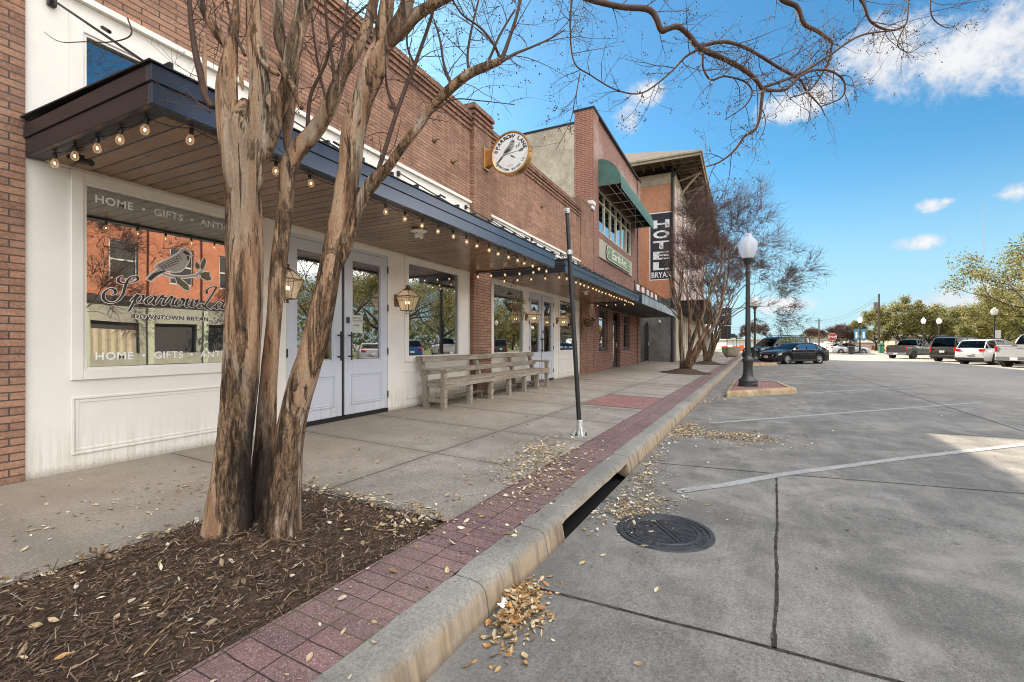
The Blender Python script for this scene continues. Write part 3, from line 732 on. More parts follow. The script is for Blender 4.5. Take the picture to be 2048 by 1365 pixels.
# left pier, pilaster, right pier and the field of brick above the white fronts
mb.box(-14,1.59,5.135,5.6,-.05,5.9)
mb.box(8.41,9.17,5.06,5.55,-.05,6.12)
mb.box(15.86,17.35,5.10,5.55,-.08,6.25)
mb.box(1.59,8.41,5.145,5.5,4.13,5.9)
mb.box(9.17,15.86,5.147,5.5,4.07,5.9)
mb.box(15.86,17.33,5.085,5.5,6.251,6.36)
sw=mb.build('wall',[M['brick_shop']],shop)
mb=MB()  # corbelled parapet courses
for k,(z0,z1,d) in enumerate(((5.62,5.67,.016),(5.73,5.78,.022),(5.84,5.89,.03),(5.90,5.955,.045),(5.957,6.02,.02))):
    mb.box(-14,8.405,5.145-d-(.012 if True else 0),5.5,z0,z1)
    mb.box(9.175,15.86,5.147-d-.012,5.5,z0+.0,z1)
for k,(z0,z1,d) in enumerate(((5.75,5.80,.02),(5.86,5.91,.03),(5.97,6.02,.04),(6.08,6.14,.06),(6.141,6.20,.035))):
    mb.box(8.41-d,9.17+d,5.06-d,5.52,z0,z1)
mb.build('parapet',[M['brick_shop']],shop)
mb=MB(); 
mb.box(-14,17.3,5.5,18,-.05,5.45); mb.build('roof',M['shade_roof'],shop)
bpy.data.objects['roof'].hide_render=False
# iron anchor stars
mb=MB()
for x,z in ((2.45,4.75),(5.9,5.0),(7.1,4.9),(7.72,4.72),(3.9,4.9),(12.3,5.05),(14.6,5.0)):
    mb.lathe([(.055,0),(.05,.02),(.02,.045),(.001,.05)],10,Matrix.Translation((x,5.145,z))@Matrix.Rotation(R(90),4,'X'))
    mb.tube([(x,5.1,z),(x,5.04,z),(x+.03,5.03,z+.02)],.012,6)
mb.build('wall_anchor',M['copper'],shop)
# white transom bands over the canopies
def frame_wall(mb,x0,x1,z0,z1,y0,y1,ops):
    """timber wall with rectangular openings, made of pieces that butt"""
    ops=sorted(ops); x=x0
    for (a,b,c,d) in ops:
        if a>x: mb.box(x,a,y0,y1,z0,z1)
        if c>z0: mb.box(a,b,y0,y1,z0,c)
        if d<z1: mb.box(a,b,y0,y1,d,z1)
        x=b
    if x<x1: mb.box(x,x1,y0,y1,z0,z1)
mb=MB()
frame_wall(mb,1.59,8.41,2.605,4.13,YW,5.3,[(1.96,3.56,2.95,3.82)])
frame_wall(mb,9.17,15.86,2.605,4.07,YW,5.3,[])
for x in (1.87,3.65): mb.box(x-.006,x+.006,5.155,5.3,2.61,4.12)
mb.box(1.59,8.41,5.115,YW-.001,4.075,4.128); mb.box(9.17,15.86,5.115,YW-.001,4.015,4.068)
mb.build('transom_panel',M['white'],shop)
def casing(mb,x0,x1,z0,z1,w=.085,y=5.138):
    yb=YW-.001
    mb.cbox(x0-w,x0,y,yb,z0-w,z1+w,.004); mb.cbox(x1,x1+w,y,yb,z0-w,z1+w,.004)
    mb.cbox(x0+.0005,x1-.0005,y,yb,z0-w,z0,.004); mb.cbox(x0+.0005,x1-.0005,y,yb,z1,z1+w,.004)
    # inner stop bead
    b=.022; yi=5.150
    mb.box(x0+.0006,x0+b,yi,5.19,z0+.001,z1-.001); mb.box(x1-b,x1-.0006,yi,5.19,z0+.001,z1-.001)
    mb.box(x0+b+.0005,x1-b-.0005,yi,5.19,z0+.001,z0+b); mb.box(x0+b+.0005,x1-b-.0005,yi,5.19,z1-b,z1-.001)
def window(x0,x1,z0,z1,mat='glass'):
    f=MB(); casing(f,x0,x1,z0,z1); fo=f.build('window',M['white'],shop)
    p=MB(); n=6
    p.quad((x0+.01,5.192,z0+.01),(x1-.01,5.192,z0+.01),(x1-.01,5.192,z1-.01),(x0+.01,5.192,z1-.01))
    p.build('pane',M[mat],fo); return fo
GZ0,GZ1=.870,2.515
OP=[[(1.96,3.56,GZ0,GZ1),(3.985,5.86,-.1,2.53),(6.36,7.965,GZ0,GZ1)],[(9.43,11.08,GZ0,GZ1),(11.46,13.30,-.1,2.53),(13.82,15.40,GZ0,GZ1)]]
mb=MB()
frame_wall(mb,1.59,8.41,-.06,ST_Z,YW,5.29,OP[0]); frame_wall(mb,9.17,15.86,-.09,ST_Z,YW,5.29,OP[1])
def panel_mould(mb,x0,x1,z0,z1,y=YW):
    w=.022
    for k,(ins,d) in enumerate(((0,.012),(.03,.006))):
        a,b,c,e=x0+ins,x1-ins,z0+ins,z1-ins
        mb.cbox(a,a+w,y-d,y-.0005,c,e,.003); mb.cbox(b-w,b,y-d,y-.0005,c,e,.003)
        mb.cbox(a+w,b-w,y-d,y-.0005,c,c+w,.003); mb.cbox(a+w,b-w,y-d,y-.0005,e-w,e,.003)
for x0,x1 in ((1.88,3.64),(6.28,8.05),(9.35,11.16),(13.74,15.48)): panel_mould(mb,x0,x1,.14,.64)
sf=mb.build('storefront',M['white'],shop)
W1=window(*OP[0][0]); W2=window(*OP[0][2]); W3=window(*OP[1][0]); W4=window(*OP[1][2]); WU=window(1.96,3.56,2.95,3.82,'glass_up')

# double doors
def door_pair(x0,x1):
    xm=(x0+x1)/2; fr=MB()
    fr.box(x0,x1,5.15,5.3,-.02,.055); fr.box(xm-.026,xm+.026,5.185,5.26,.056,2.44)
    f0=fr.build('threshold',M['black'],shop)
    hd=MB(); hd.box(x0+.001,x1-.001,5.168,5.285,2.484,2.529); hd.build('door_head',M['doorpaint'],shop)
    for s,(a,b) in enumerate(((x0+.008,xm-.027),(xm+.027,x1-.008))):
        d=thing('door',None,None,(a,5.165,0)); d.parent=shop; d.location=(a-1.59,5.165-YW,0)
        m=MB(); y0,y1=5.166,5.215; g0,g1=a+.145,b-.145
        m.cbox(a,g0,y0,y1,.062,2.48,.003); m.cbox(g1,b,y0,y1,.062,2.48,.003)
        m.box(g0+.0005,g1-.0005,y0+.001,y1,.062,.845); m.box(g0+.0005,g1-.0005,y0+.001,y1,2.36,2.478)
        panel_mould(m,g0-.02,g1+.02,.20,.66,y0)
        for (p,q,r_,t) in ((g0,g0+.02,.846,2.359),(g1-.02,g1,.846,2.359),(g0+.0205,g1-.0205,.846,.866),(g0+.0205,g1-.0205,2.339,2.359)): m.box(p+.0006,q-.0006,y0+.012,y1-.004,r_,t)
        m.build('leaf',M['doorpaint'],d)
        p=MB(); p.quad((g0+.01,5.197,.855),(g1-.01,5.197,.855),(g1-.01,5.197,2.35),(g0+.01,5.197,2.35)); p.build('pane',M['glass'],d)
        hx=(b-.075) if s==0 else (a+.075)
        h=MB(); h.tube([(hx,5.105,.86),(hx,5.105,1.275)],.011,8)
        for z in (.915,1.22): h.tube([(hx,5.165,z),(hx,5.105,z)],.012,8); h.ball((hx,5.1,z),.018,8,5)
        h.build('handle',M['black'],d)
        hinge=x0+.004 if s==0 else x1-.004
        for z in (.28,.98,1.68,2.30):
            k=MB(); k.tube([(hinge,5.155,z-.055),(hinge,5.155,z+.055)],.011,6); k.build('hinge',M['black'],d)
        if s==1:
            k=MB(); k.cbox(a+.03,a+.085,5.150,5.1655,1.40,1.49,.004); k.build('keypad',M['black'],d)
    return x0
door_pair(3.985,5.86); door_pair(11.46,13.30)
# paper notice on the right leaf of the first door
pn=thing('paper_notice','pale paper notice taped inside the glass of the nearer double door','notice',(5.17,5.19,1.24))
m=MB(); x0,x1,z0,z1=5.085,5.335,1.265,1.53; m.quad((x0,5.1945,z0),(x1,5.1945,z0),(x1,5.1945,z1),(x0,5.1945,z1)); m.build('sheet',M['paper'],pn)
m=MB()
text_mesh(m,'PLEASE USE',lambda x,y:(5.21+x,5.1925,1.475+y),.034,.0004,'CENTER')
text_mesh(m,'OTHER DOOR',lambda x,y:(5.21+x,5.1925,1.435+y),.034,.0004,'CENTER')
m.prism([(5.15,1.372),(5.23,1.372),(5.23,1.362),(5.265,1.379),(5.23,1.396),(5.23,1.386),(5.15,1.386)],5.1925,5.1926,lambda p,q,h:(p,h,q))
m.build('lettering',M['ink'],pn)

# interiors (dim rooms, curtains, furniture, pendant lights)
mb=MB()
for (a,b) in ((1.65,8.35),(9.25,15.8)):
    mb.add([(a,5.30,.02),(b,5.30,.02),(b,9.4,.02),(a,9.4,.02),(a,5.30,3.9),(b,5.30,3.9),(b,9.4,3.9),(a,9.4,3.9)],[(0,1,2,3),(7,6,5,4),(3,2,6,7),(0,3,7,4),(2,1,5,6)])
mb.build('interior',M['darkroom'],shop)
def curtain(x0,x1,z0,z1,y):
    m=MB(); n=60; vs=[]
    for i in range(n+1):
        x=x0+(x1-x0)*i/n; yy=y+.035*math.sin(i*1.25+.6*math.sin(i*.31))
        vs+=[(x+.02*math.sin(i*.7),yy,z0),(x,yy*1.0,z1)]
    m.add(vs,[(2*i,2*i+2,2*i+3,2*i+1) for i in range(n)]); return m.build('curtain',M['curtain'],shop,smooth=True)
curtain(2.15,2.75,.95,1.85,5.75); curtain(2.85,3.4,.95,1.85,5.75)
mb=MB()
rr=random.Random(3)
for (a,b) in ((2.0,3.5),(6.4,8.0),(9.4,11.1),(13.8,15.3)):
    x=a
    while x<b-.3:
        w=rr.uniform(.3,.6); h=rr.uniform(.5,1.25); mb.cbox(x,x+w,6.2+rr.uniform(0,.8),7.3,.03,h,.01); x+=w+rr.uniform(.1,.5)
mb.build('display_furniture',M['furn'],shop)
mb=MB()
for (cx,cy) in ((2.15,6.2),(7.2,6.6),(10.2,6.5),(14.6,6.4)):
    for k in range(9):
        a=k*2*math.pi/9; mb.ball((cx+.28*math.cos(a),cy+.28*math.sin(a),2.05+.12*(k%2)),.022,6,4)
mb.build('chandelier',M['filament'],shop)
mb=MB(); mb.ball((2.38,5.75,3.62),.045,10,6,sc=(1,1,.6)); mb.build('ceiling_light',M['filament'],shop)

# lettering on the glass
GYL=5.1905
def glass_sign(win, dx):
    w=MB()
    mp=lambda z:(lambda x,y:(2.76+dx+x,GYL,z+y))
    for z in (.955,2.372):
        text_mesh(w,'HOME  \u2022  GIFTS  \u2022  ANTIQUES',mp(z),.097,.0018,'CENTER',1.08,1.0)
    b=w.v; xs_=[p.x for p in b]; c0=2.76+dx; half=max(abs(x-c0) for x in xs_); sc=.705/half
    for p in b: p.x=c0+(p.x-c0)*sc
    w.build('lettering',M['decal'],win)
    # town line
    for mat,off,yo in (('decal',.0046,GYL),('decal_brown',.0012,GYL-.0012)):
        t=MB(); text_mesh(t,'DOWNTOWN BRYAN, TX',lambda x,y:(2.76+dx+x,yo,1.345+y),.058,off,'CENTER',1.12)
        half=max(abs(p.x-c0) for p in t.v); 
        for p in t.v: p.x=c0+(p.x-c0)*(.412+off*.5)/half
        t.build('town_line',M[mat],win)
    # script name, drawn as pen strokes
    GL={
     'S':(1.75,[[(0.30,2.55),(0.02,2.30),(0.10,1.95),(0.55,1.80),(1.15,1.95),(1.62,2.30),(1.45,2.62),(1.05,2.55),(0.80,2.10),(0.78,1.45),(0.80,.75),(.55,.12),(.02,-.10),(-.55,.15),(-.75,.70),(-.45,1.20),(.0,1.15),(.12,.80),(-.15,.62)]]),
     'p':(1.12,[[(-.12,.15),(.14,.75),(.26,1.02),(.24,.3),(.14,-.55),(.05,-.95)],[(.25,.5),(.45,.93),(.78,.95),(.88,.55),(.68,.10),(.36,.06),(.26,.30)],[(.80,.25),(1.0,.16),(1.2,.35)]]),
     'a':(1.10,[[(.88,.78),(.60,1.0),(.22,.75),(.10,.32),(.36,.0),(.68,.22),(.88,.80)],[(.92,1.0),(.84,.35),(.98,.02),(1.25,.28)]]),
     'r':(.92,[[(.0,.25),(.20,.85),(.32,1.15),(.42,.92),(.72,.93),(.66,.45),(.74,.05),(1.02,.30)]]),
     'o':(1.0,[[(.52,1.0),(.18,.78),(.10,.32),(.36,.0),(.72,.25),(.80,.72),(.52,1.0),(.66,.74),(1.02,.80)]]),
     'w':(1.28,[[(.0,.80),(.14,1.0),(.14,.38),(.34,.02),(.62,.35),(.70,1.0)],[(.70,1.0),(.70,.35),(.90,.02),(1.16,.38),(1.20,.95),(1.02,.86),(1.12,.70)]]),
     ' ':(.55,[]),
     'L':(1.55,[[(.25,1.55),(.08,2.0),(.48,2.36),(1.0,2.44),(1.0,2.1),(.68,1.1),(.36,.25),(.02,-.04),(-.30,.12),(-.12,.40),(.30,.22),(.90,-.12),(1.3,.03),(1.5,.3)]]),
     'n':(1.08,[[(.0,.25),(.20,1.02),(.18,.5),(.12,.0)],[(.16,.45),(.45,.96),(.74,.85),(.70,.35),(.84,.02),(1.12,.28)]]),
     'e':(.95,[[(.0,.28),(.42,.42),(.66,.76),(.46,1.0),(.18,.72),(.16,.25),(.44,.0),(.95,.30)]]),
    }
    strokes=[]; x=0
    for ch in 'Sparrow Lane':
        adv,ss=GL[ch]
        for st in ss: strokes.append([(x+p+.30*q,q) for p,q in st])
        x+=adv
    mn=min(p for s_ in strokes for p,_ in s_); mx=max(p for s_ in strokes for p,_ in s_)
    SX=1.28/(mx-mn); SZ=.098
    def ribbon(m,extra,y):
        for si,st in enumerate(strokes):
            P=smooth_path(st,8); P=[(2.12+dx+(p-mn)*SX,1.487+q*SZ*(.86 if max(z for _,z in st)<1.3 else 1.0)) for p,q in P]
            L=[];Rr=[]; n=len(P)
            for i,(px,pz) in enumerate(P):
                ax,az=P[max(0,i-1)];bx,bz=P[min(n-1,i+1)]
                tx,tz=bx-ax,bz-az; l=math.hypot(tx,tz) or 1; tx/=l;tz/=l
                wd=.0038+.0088*abs(tx*.35-tz*.94)**1.5 
                wd*=min(1,.35+min(i,n-1-i)*.22); wd+=extra
                yy_=y-si*3e-5-i*4e-6; L.append((px-tz*wd,yy_,pz+tx*wd));Rr.append((px+tz*wd,yy_,pz-tx*wd))
            m.add(L+Rr,[(i,i+1,n+i+1,n+i) for i in range(n-1)])
        return m
    ribbon(MB(),.0055,GYL).build('name_outline',M['decal'],win)
    ribbon(MB(),.0,GYL-.0028).build('name',M['decal_brown'],win)
    # bird on a branch
    def gp(zx,zy,first=True):
        u=160+zx/6.827; v=(360 if first else 540)+zy/6.827
        q=onY(u,v,5.19); return (q.x+dx,q.z)
    A=lambda *l:[gp(*p) for p in l]
    body=A((1395,945),(1440,932),(1490,962),(1505,1000),(1528,1030),(1495,1050),(1485,1110),(1440,1190),(1375,1250),(1290,1258),(1190,1245))+A((1165,30,0),(1080,70,0),(965,160,0),(905,130,0),(960,60,0))+A((1075,1215),(1020,1200),(1050,1150),(1200,1085),(1330,1010),(1375,965))
    def poly(m,P,y,grow=0.0):
        c=(sum(p for p,_ in P)/len(P),sum(q for _,q in P)/len(P))
        Q=[]
        n=len(P)
        for i,(p,q) in enumerate(P):
            a=P[i-1];b=P[(i+1)%n]; tx,tz=b[0]-a[0],b[1]-a[1]; l=math.hypot(tx,tz) or 1
            Q.append((p+tz/l*grow,y,q-tx/l*grow))
        m.add(Q,[tuple(range(n))])
    def area(P): return sum(P[i-1][0]*P[i][1]-P[i][0]*P[i-1][1] for i in range(len(P)))
    leaves=[A((1300,90,0),(1350,110,0),(1430,170,0),(1480,220,0),(1495,285,0),(1420,265,0),(1330,190,0)),
            A((1640,60,0),(1700,30,0),(1780,38,0),(1765,75,0),(1800,130,0),(1740,150,0),(1660,115,0)),
            A((1595,1220),(1565,1170),(1590,1115),(1630,1160),(1630,1215)),
            A((1645,1205),(1645,1150),(1695,1060),(1722,1110),(1705,1175),(1660,1215))]
    branch=A((1130,45,0),(1250,75,0),(1400,90,0),(1560,70,0),(1640,1250),(1690,1200),(1700,1215),(1650,1275))+A((1600,85,0),(1640,90,0),(1400,115,0),(1250,105,0),(1130,70,0))
    m=MB()
    for P in [body,branch]+leaves: poly(m,P if area(P)>0 else P[::-1],GYL,.009)
    m.build('bird_outline',M['decal'],win)
    m=MB()
    for P in (body,branch): poly(m,P,GYL-.0012)
    m.build('bird',M['decal_grey'],win)
    m=MB()
    for P in leaves: poly(m,P,GYL-.0013)
    m.build('sprig',M['decal_green'],win)
    m=MB()
    wing=A((1350,1020),(1400,1040),(1390,1100),(1300,1140),(1200,1185),(1120,1215),(1060,1190),(1110,1150),(1230,1085))
    tail=A((1090,1250),(1170,1240))+A((1165,25,0),(1075,60,0),(965,145,0),(925,125,0),(1000,50,0))
    throat=A((1455,1040),(1495,1050),(1480,1110),(1462,1085)); mask=A((1400,985),(1430,965),(1485,1000),(1500,1030),(1440,1020))
    for P in (tail,throat,mask): poly(m,P,GYL-.0024)
    for k in range(7):
        a=gp(1350-k*42,1040+k*22); b=gp(1330-k*40+60,1060+k*24+40)
        m.quad((a[0],GYL-.0024,a[1]),(a[0]+.006,GYL-.0024,a[1]),(b[0]+.006,GYL-.0024,b[1]),(b[0],GYL-.0024,b[1]))
    for k in range(4):
        a=gp(1365-k*8,1030+k*38); b=gp(1060+k*18,1175+k*16)
        m.quad((a[0],GYL-.0024,a[1]),(b[0],GYL-.0024,b[1]),(b[0],GYL-.0024,b[1]+.006),(a[0],GYL-.0024,a[1]+.006))
    m.build('bird_markings',M['decal_brown'],win)
glass_sign(W1,0.0); glass_sign(W4,11.85)

# ------------------------------------------------------------------ canopies over the pavement
def canopy(x0,x1,label,rods):
    c=thing('canopy',None,None,(0,0,0)); c.parent=shop; c.location=(x0-1.59,3.30-YW,2.6)
    yf,yw=3.295,YW-.003; zb,zt=2.605,2.835; t=.03
    m=MB(); m.box(x0+.04,x1-.04,yf+.045,yw,2.625,2.645); m.build('soffit',M['soffit'],c)
    m=MB()
    m.cbox(x0,x1,yf,yf+.04,zb,2.742,.003); m.cbox(x0-.012,x1+.012,yf-.014,yf+.04,2.7425,2.85,.003)
    m.build('front_fascia',M['navy'],c)
    m=MB()
    for a,s in ((x0,-1),(x1-.04,1)):
        m.cbox(a,a+.04,yf+.0405,yw,zb,2.742,.003); 
        if s<0: m.cbox(a-.012,a+.04,yf+.0405,yw,2.7425,2.85,.003)
        else: m.cbox(a,a+.052,yf+.0405,yw,2.7425,2.85,.003)
    m.cbox(x0+.0405,x1-.0405,yf+.0405,yf+.13,zb+.001,2.622,.002)
    m.cbox(x0+.0405,x0+.12,yf+.131,yw,zb+.001,2.622,.002); m.cbox(x1-.12,x1-.0405,yf+.131,yw,zb+.001,2.622,.002)
    m.build('side_fascia',M['bronze'],c)
    m=MB(); 
    m.add([(x0-.03,yf-.03,2.852),(x1+.03,yf-.03,2.852),(x1+.03,yw,2.90),(x0-.03,yw,2.90),(x0-.03,yf-.03,2.862),(x1+.03,yf-.03,2.862),(x1+.03,yw,2.912),(x0-.03,yw,2.912)],[(0,3,2,1),(4,5,6,7),(0,1,5,4),(1,2,6,5),(2,3,7,6),(3,0,4,7)])
    n=int((x1-x0)/.41)
    for i in range(n+1):
        x=x0+.1+i*(x1-x0-.2)/n
        m.add([(x-.012,yf-.02,2.863),(x+.012,yf-.02,2.863),(x+.012,yw,2.913),(x-.012,yw,2.913),(x-.012,yf-.02,2.905),(x+.012,yf-.02,2.905),(x+.012,yw,2.955),(x-.012,yw,2.955)],[(4,5,6,7),(0,1,5,4),(1,2,6,5),(3,0,4,7),(2,3,7,6)])
    m.build('roof',M['roofmetal'],c)
    for x in rods:
        m=MB(); m.tube([(x,yf+.22,2.93),(x,5.13,3.96)],.011,6); m.cbox(x-.028,x+.028,5.12,YW-.002,3.91,3.99,.004); m.cbox(x-.025,x+.025,yf+.17,yf+.25,2.90,2.94,.004); m.tube([(x,4.2,3.415),(x,4.3,3.476)],.015,6)
        m.build('tie_rod',M['black'],c)
    return c
canopy(1.59,8.55,'',(1.75,3.95,6.1,8.22)); canopy(9.17,16.92,'',(9.32,11.6,13.9,15.6))
# ------------------------------------------------------------------ things hung on the shop front
def string_light(label, pts, spacing, first=.15):
    pts=[Vector(p) for p in pts]
    t=thing('string_light',label,'string lights',pts[0],group='strings of bulbs under the canopies')
    # hang points
    H=[]; carry=first
    for a,b in zip(pts[:-1],pts[1:]):
        L=(b-a).length; d=carry
        while d<L: H.append(a.lerp(b,d/L)); d+=spacing
        carry=d-L
    m=MB(); P=[]
    for a,b in zip(H[:-1],H[1:]):
        for k in range(4):
            q=a.lerp(b,k/4); P.append(q-Vector((0,0,.022*math.sin(math.pi*k/4))))
    P.append(H[-1]); m.tube(P,.004,4); m.build('cord',M['black'],t)
    proto=None
    for q in H:
        if proto is None:
            s=MB(); s.lathe([(.010,0),(.016,-.012),(.016,-.05),(.013,-.055)],8); 
            so=s.build('socket',M['black'],t,world=False)
            b=MB(); b.lathe([(.011,-.052),(.018,-.066),(.027,-.085),(.030,-.102),(.026,-.122),(.014,-.136),(.001,-.140)],12,cap=False)
            bo=b.build('bulb',M['bulb'],so,smooth=True,world=False)
            f=MB(); f.ball((0,0,-.098),.0085,6,4,sc=(1,1,1.8)); fo=f.build('filament',M['filament'],so,world=False)
            so.location=q-pts[0]; so.scale=(.85,.85,.85); proto=so
        else:
            c=dup(proto,t); c.location=q-pts[0]; c.scale=(.85,.85,.85)
            c.rotation_euler=(random.uniform(-.18,.18),random.uniform(-.18,.18),random.uniform(0,6))
    return t
string_light('string of warm clear bulbs around the nearer canopy, from the brick pier to the pilaster',[(1.66,4.95,2.60),(1.68,3.42,2.60),(8.44,3.42,2.60),(8.46,5.0,2.60)],.325,.12)
string_light('string of warm clear bulbs around the farther canopy, beside the red brick shop',[(9.30,5.0,2.60),(9.30,3.42,2.60),(16.80,3.42,2.60),(16.80,5.0,2.60)],.33,.2)

def lantern(x,label):
    t=thing('wall_lantern',label,'lantern',(x,YW,1.62),group='copper gas lanterns on the white posts')
    yc=-.24; 
    b=MB(); b.cbox(-.055,.055,-.022,-.001,.10,.30,.006); b.cbox(-.018,.018,yc+.10,-.022,.19,.215,.004); b.build('bracket',M['copper'],t,world=False)
    m=MB(); rb,rm,rt=.075,.135,.055; z0,z1,z2=.02,.25,.36
    def ring(r,z,h=.010,w=.009):
        for k in range(4):
            a=k*math.pi/2
            T=Matrix.Translation((0,yc,0))@Matrix.Rotation(a,4,'Z')
            m.box(-r,r,-r-w/2,-r+w/2,z,z+h,T)
    ring(rb,z0); ring(rm,z1,.014,.012); ring(rt,z2)
    for sx in(-1,1):
        for sy in(-1,1):
            m.tube([(sx*rb,yc+sy*rb,z0),(sx*rm,yc+sy*rm,z1)],.0055,4); m.tube([(sx*rm,yc+sy*rm,z1),(sx*rt,yc+sy*rt,z2)],.0055,4)
    for sy in (-1,1):
        m.tube([(0,yc+sy*rb,z0),(0,yc+sy*rm,z1),(0,yc+sy*rt,z2)],.0035,4)
    m.tube([(-.03,yc,.018),(-.03,yc,-.02),(.03,yc,-.02),(.03,yc,.018)],.006,4)
    m.build('cage',M['copper'],t,world=False)
    c=MB(); c.lathe([(.075,.374),(.05,.39),(.032,.40),(.032,.425),(.045,.43),(.02,.445),(.001,.45)],12,Matrix.Translation((0,yc,0))); c.build('cap',M['copper'],t,world=False)
    g=MB()
    for k in range(4):
        T=Matrix.Translation((0,yc,0))@Matrix.Rotation(k*math.pi/2,4,'Z'); e=.004
        g.add([(-rb+e,-rb+e,z0+.01),(rb-e,-rb+e,z0+.01),(rm-e,-rm+e,z1),(-rm+e,-rm+e,z1)],[(0,1,2,3)],T)
        g.add([(-rm+e,-rm+e,z1+.01),(rm-e,-rm+e,z1+.01),(rt-e,-rt+e,z2),(-rt+e,-rt+e,z2)],[(0,1,2,3)],T)
    g.build('glazing',M['lanternglass'],t,world=False)
    f=MB()
    for k in range(3):
        a=k*2.094; f.ball((.032*math.cos(a),yc+.032*math.sin(a),.155),.0125,6,5,sc=(1,1,1.9))
    f.build('flame',M['flame'],t,world=False)
    f=MB()
    for k in range(3):
        a=k*2.094; f.tube([(.032*math.cos(a),yc+.032*math.sin(a),.02),(.032*math.cos(a),yc+.032*math.sin(a),.125)],.009,6)
    f.build('burner',M['curtain'],t,world=False)
    return t
for x,l in ((3.80,'copper wall lantern half hidden by the trunk, on the post left of the nearer doors'),
            (6.07,'copper wall lantern with lit flames on the post right of the nearer doors'),
            (11.27,'copper wall lantern on the post just left of the farther doors'),
            (13.56,'copper wall lantern on the post just right of the farther doors')): lantern(x,l)

def basket(x,y,ztop,zb,label,seed,dry):
    rr=random.Random(seed)
    t=thing('hanging_basket',label,'hanging basket',(x,y,ztop),group='hanging baskets under the farther canopy')
    m=MB()
    for k in range(3):
        a=k*2.094+.4; m.tube([(x,y,ztop),(x+.19*math.cos(a),y+.19*math.sin(a),zb+.16)],.004,4)
    m.build('chain',M['black'],t)
    m=MB(); m.lathe([(.02,zb-.05),(.10,zb-.03),(.16,zb+.03),(.195,zb+.12),(.20,zb+.16),(.17,zb+.16),(.02,zb+.14)],16,Matrix.Translation((x,y,0))); m.build('bowl',M['furn'],t,smooth=True)
    m=MB()
    for i in range(260):
        a=rr.uniform(0,6.28); r=.21*math.sqrt(rr.random()); hang=rr.random()<.35
        p=Vector((x+r*math.cos(a),y+r*math.sin(a),zb+.17+rr.uniform(0,.20)*(1-r/.25)))
        if hang: 
            p=Vector((x+(.18+rr.uniform(0,.08))*math.cos(a),y+(.18+rr.uniform(0,.08))*math.sin(a),zb+.14-rr.uniform(0,.32)))
        d=Vector((math.cos(a)*.6+rr.uniform(-.5,.5),math.sin(a)*.6+rr.uniform(-.5,.5),rr.uniform(-.6,.9) if not hang else -1)).normalized()
        w=d.cross(Vector((rr.uniform(-1,1),rr.uniform(-1,1),rr.uniform(-1,1)))).normalized()*rr.uniform(.008,.02); l=rr.uniform(.05,.12)
        m.cur=rr.choice([(.10,.13,.04),(.16,.17,.06),(.24,.20,.09),(.36,.31,.17),(.30,.21,.09)] if not dry else [(.20,.13,.06),(.28,.19,.09),(.13,.10,.05),(.09,.10,.04)])
        m.add([p-w*.3,p+d*l*.45-w,p+d*l,p+d*l*.45+w],[(0,1,2,3)])
    m.cur=(.2,.15,.07)
    m.build('plant',M['plant'],t)
basket(9.62,4.72,2.6,1.88,'hanging basket of pale leaves by the brick pilaster in front of the window',5,False)
basket(15.75,4.78,2.6,1.72,'hanging basket of dry brown plants against the end pier by the red brick shop',8,True)
def flood(x,y,label):
    t=thing('flood_light',label,'light fitting',(x,y,2.62),group='white twin flood lights under the canopies')
    m=MB(); m.lathe([(.001,2.615),(.10,2.614),(.115,2.60),(.10,2.59),(.03,2.582),(.028,2.56),(.02,2.555)],18,Matrix.Translation((x,y,0))); m.build('base',M['white'],t,smooth=True)
    for s in (-1,1):
        m=MB(); T=Matrix.Translation((x+s*.04,y-.02*s,2.55))@Matrix.Scale(.75,4)@Matrix.Rotation(s*.9,4,'Y'); m.lathe([(.018,.02),(.035,0),(.048,-.045),(.04,-.05),(.001,-.046)],12,T); m.build('lamp_head',M['white'],t,smooth=True)
flood(4.976,3.85,'white twin flood light under the nearer canopy before the doors'); flood(12.78,3.97,'white twin flood light under the farther canopy')
# small security camera at the outer corner of the first canopy
t=thing('bracket_camera','small black camera tucked under the near end of the nearer canopy','camera',(1.75,4.75,2.6))
m=MB(); m.cbox(1.72,1.80,4.70,4.80,2.565,2.6045,.006); m.tube([(1.76,4.72,2.55),(1.80,4.60,2.53)],.026,10); m.build('camera_body',M['black'],t)

# round projecting sign
t=thing('round_sign','round white hanging shop sign with gold rim and a bird, on the brick pilaster','sign',(8.85,5.06,5.17))
SX0,SY,SZ,SR=8.83,4.41,5.17,.445
def disc(prof,mat,name,x,flip=False):
    m=MB(); T=Matrix.Translation((x,SY,SZ))@Matrix.Rotation(R(-90),4,'Y'); m.lathe(prof,56,T); return m.build(name,mat,t,smooth=True,sm_angle=30)
disc([(.001,-.19),(SR-.02,-.19),(SR,-.175),(SR,-.01),(SR+.018,.0),(SR+.018,.022),(SR-.012,.024),(SR-.03,.006)],M['gold'],'drum',SX0)
m=MB(); m.add([(SX0-.0075,SY-(SR-.031)*math.sin(k*2*math.pi/56),SZ+(SR-.031)*math.cos(k*2*math.pi/56)) for k in range(56)],[tuple(range(56))[::-1]]); m.build('face',M['signface'],t)
m=MB(); m.cbox(8.79,9.0,5.03,5.058,4.93,5.42,.006)
ap=[]
for k in range(9):
    s=k/8; y=5.03-(5.03-4.84)*s; h=.20-.045*math.sin(math.pi*s/1.0); ap.append((y,h))
vs=[]
for y,h in ap: vs+=[(8.845,y,5.17-h),(8.985,y,5.17-h),(8.985,y,5.17+h),(8.845,y,5.17+h)]
fs=[]
for i in range(8):
    for k in range(4): fs.append((i*4+k,i*4+(k+1)%4,(i+1)*4+(k+1)%4,(i+1)*4+k))
m.add(vs,fs+[(0,1,2,3),(32,35,34,33)]); m.build('bracket',M['gold'],t)
XF=SX0-.0095
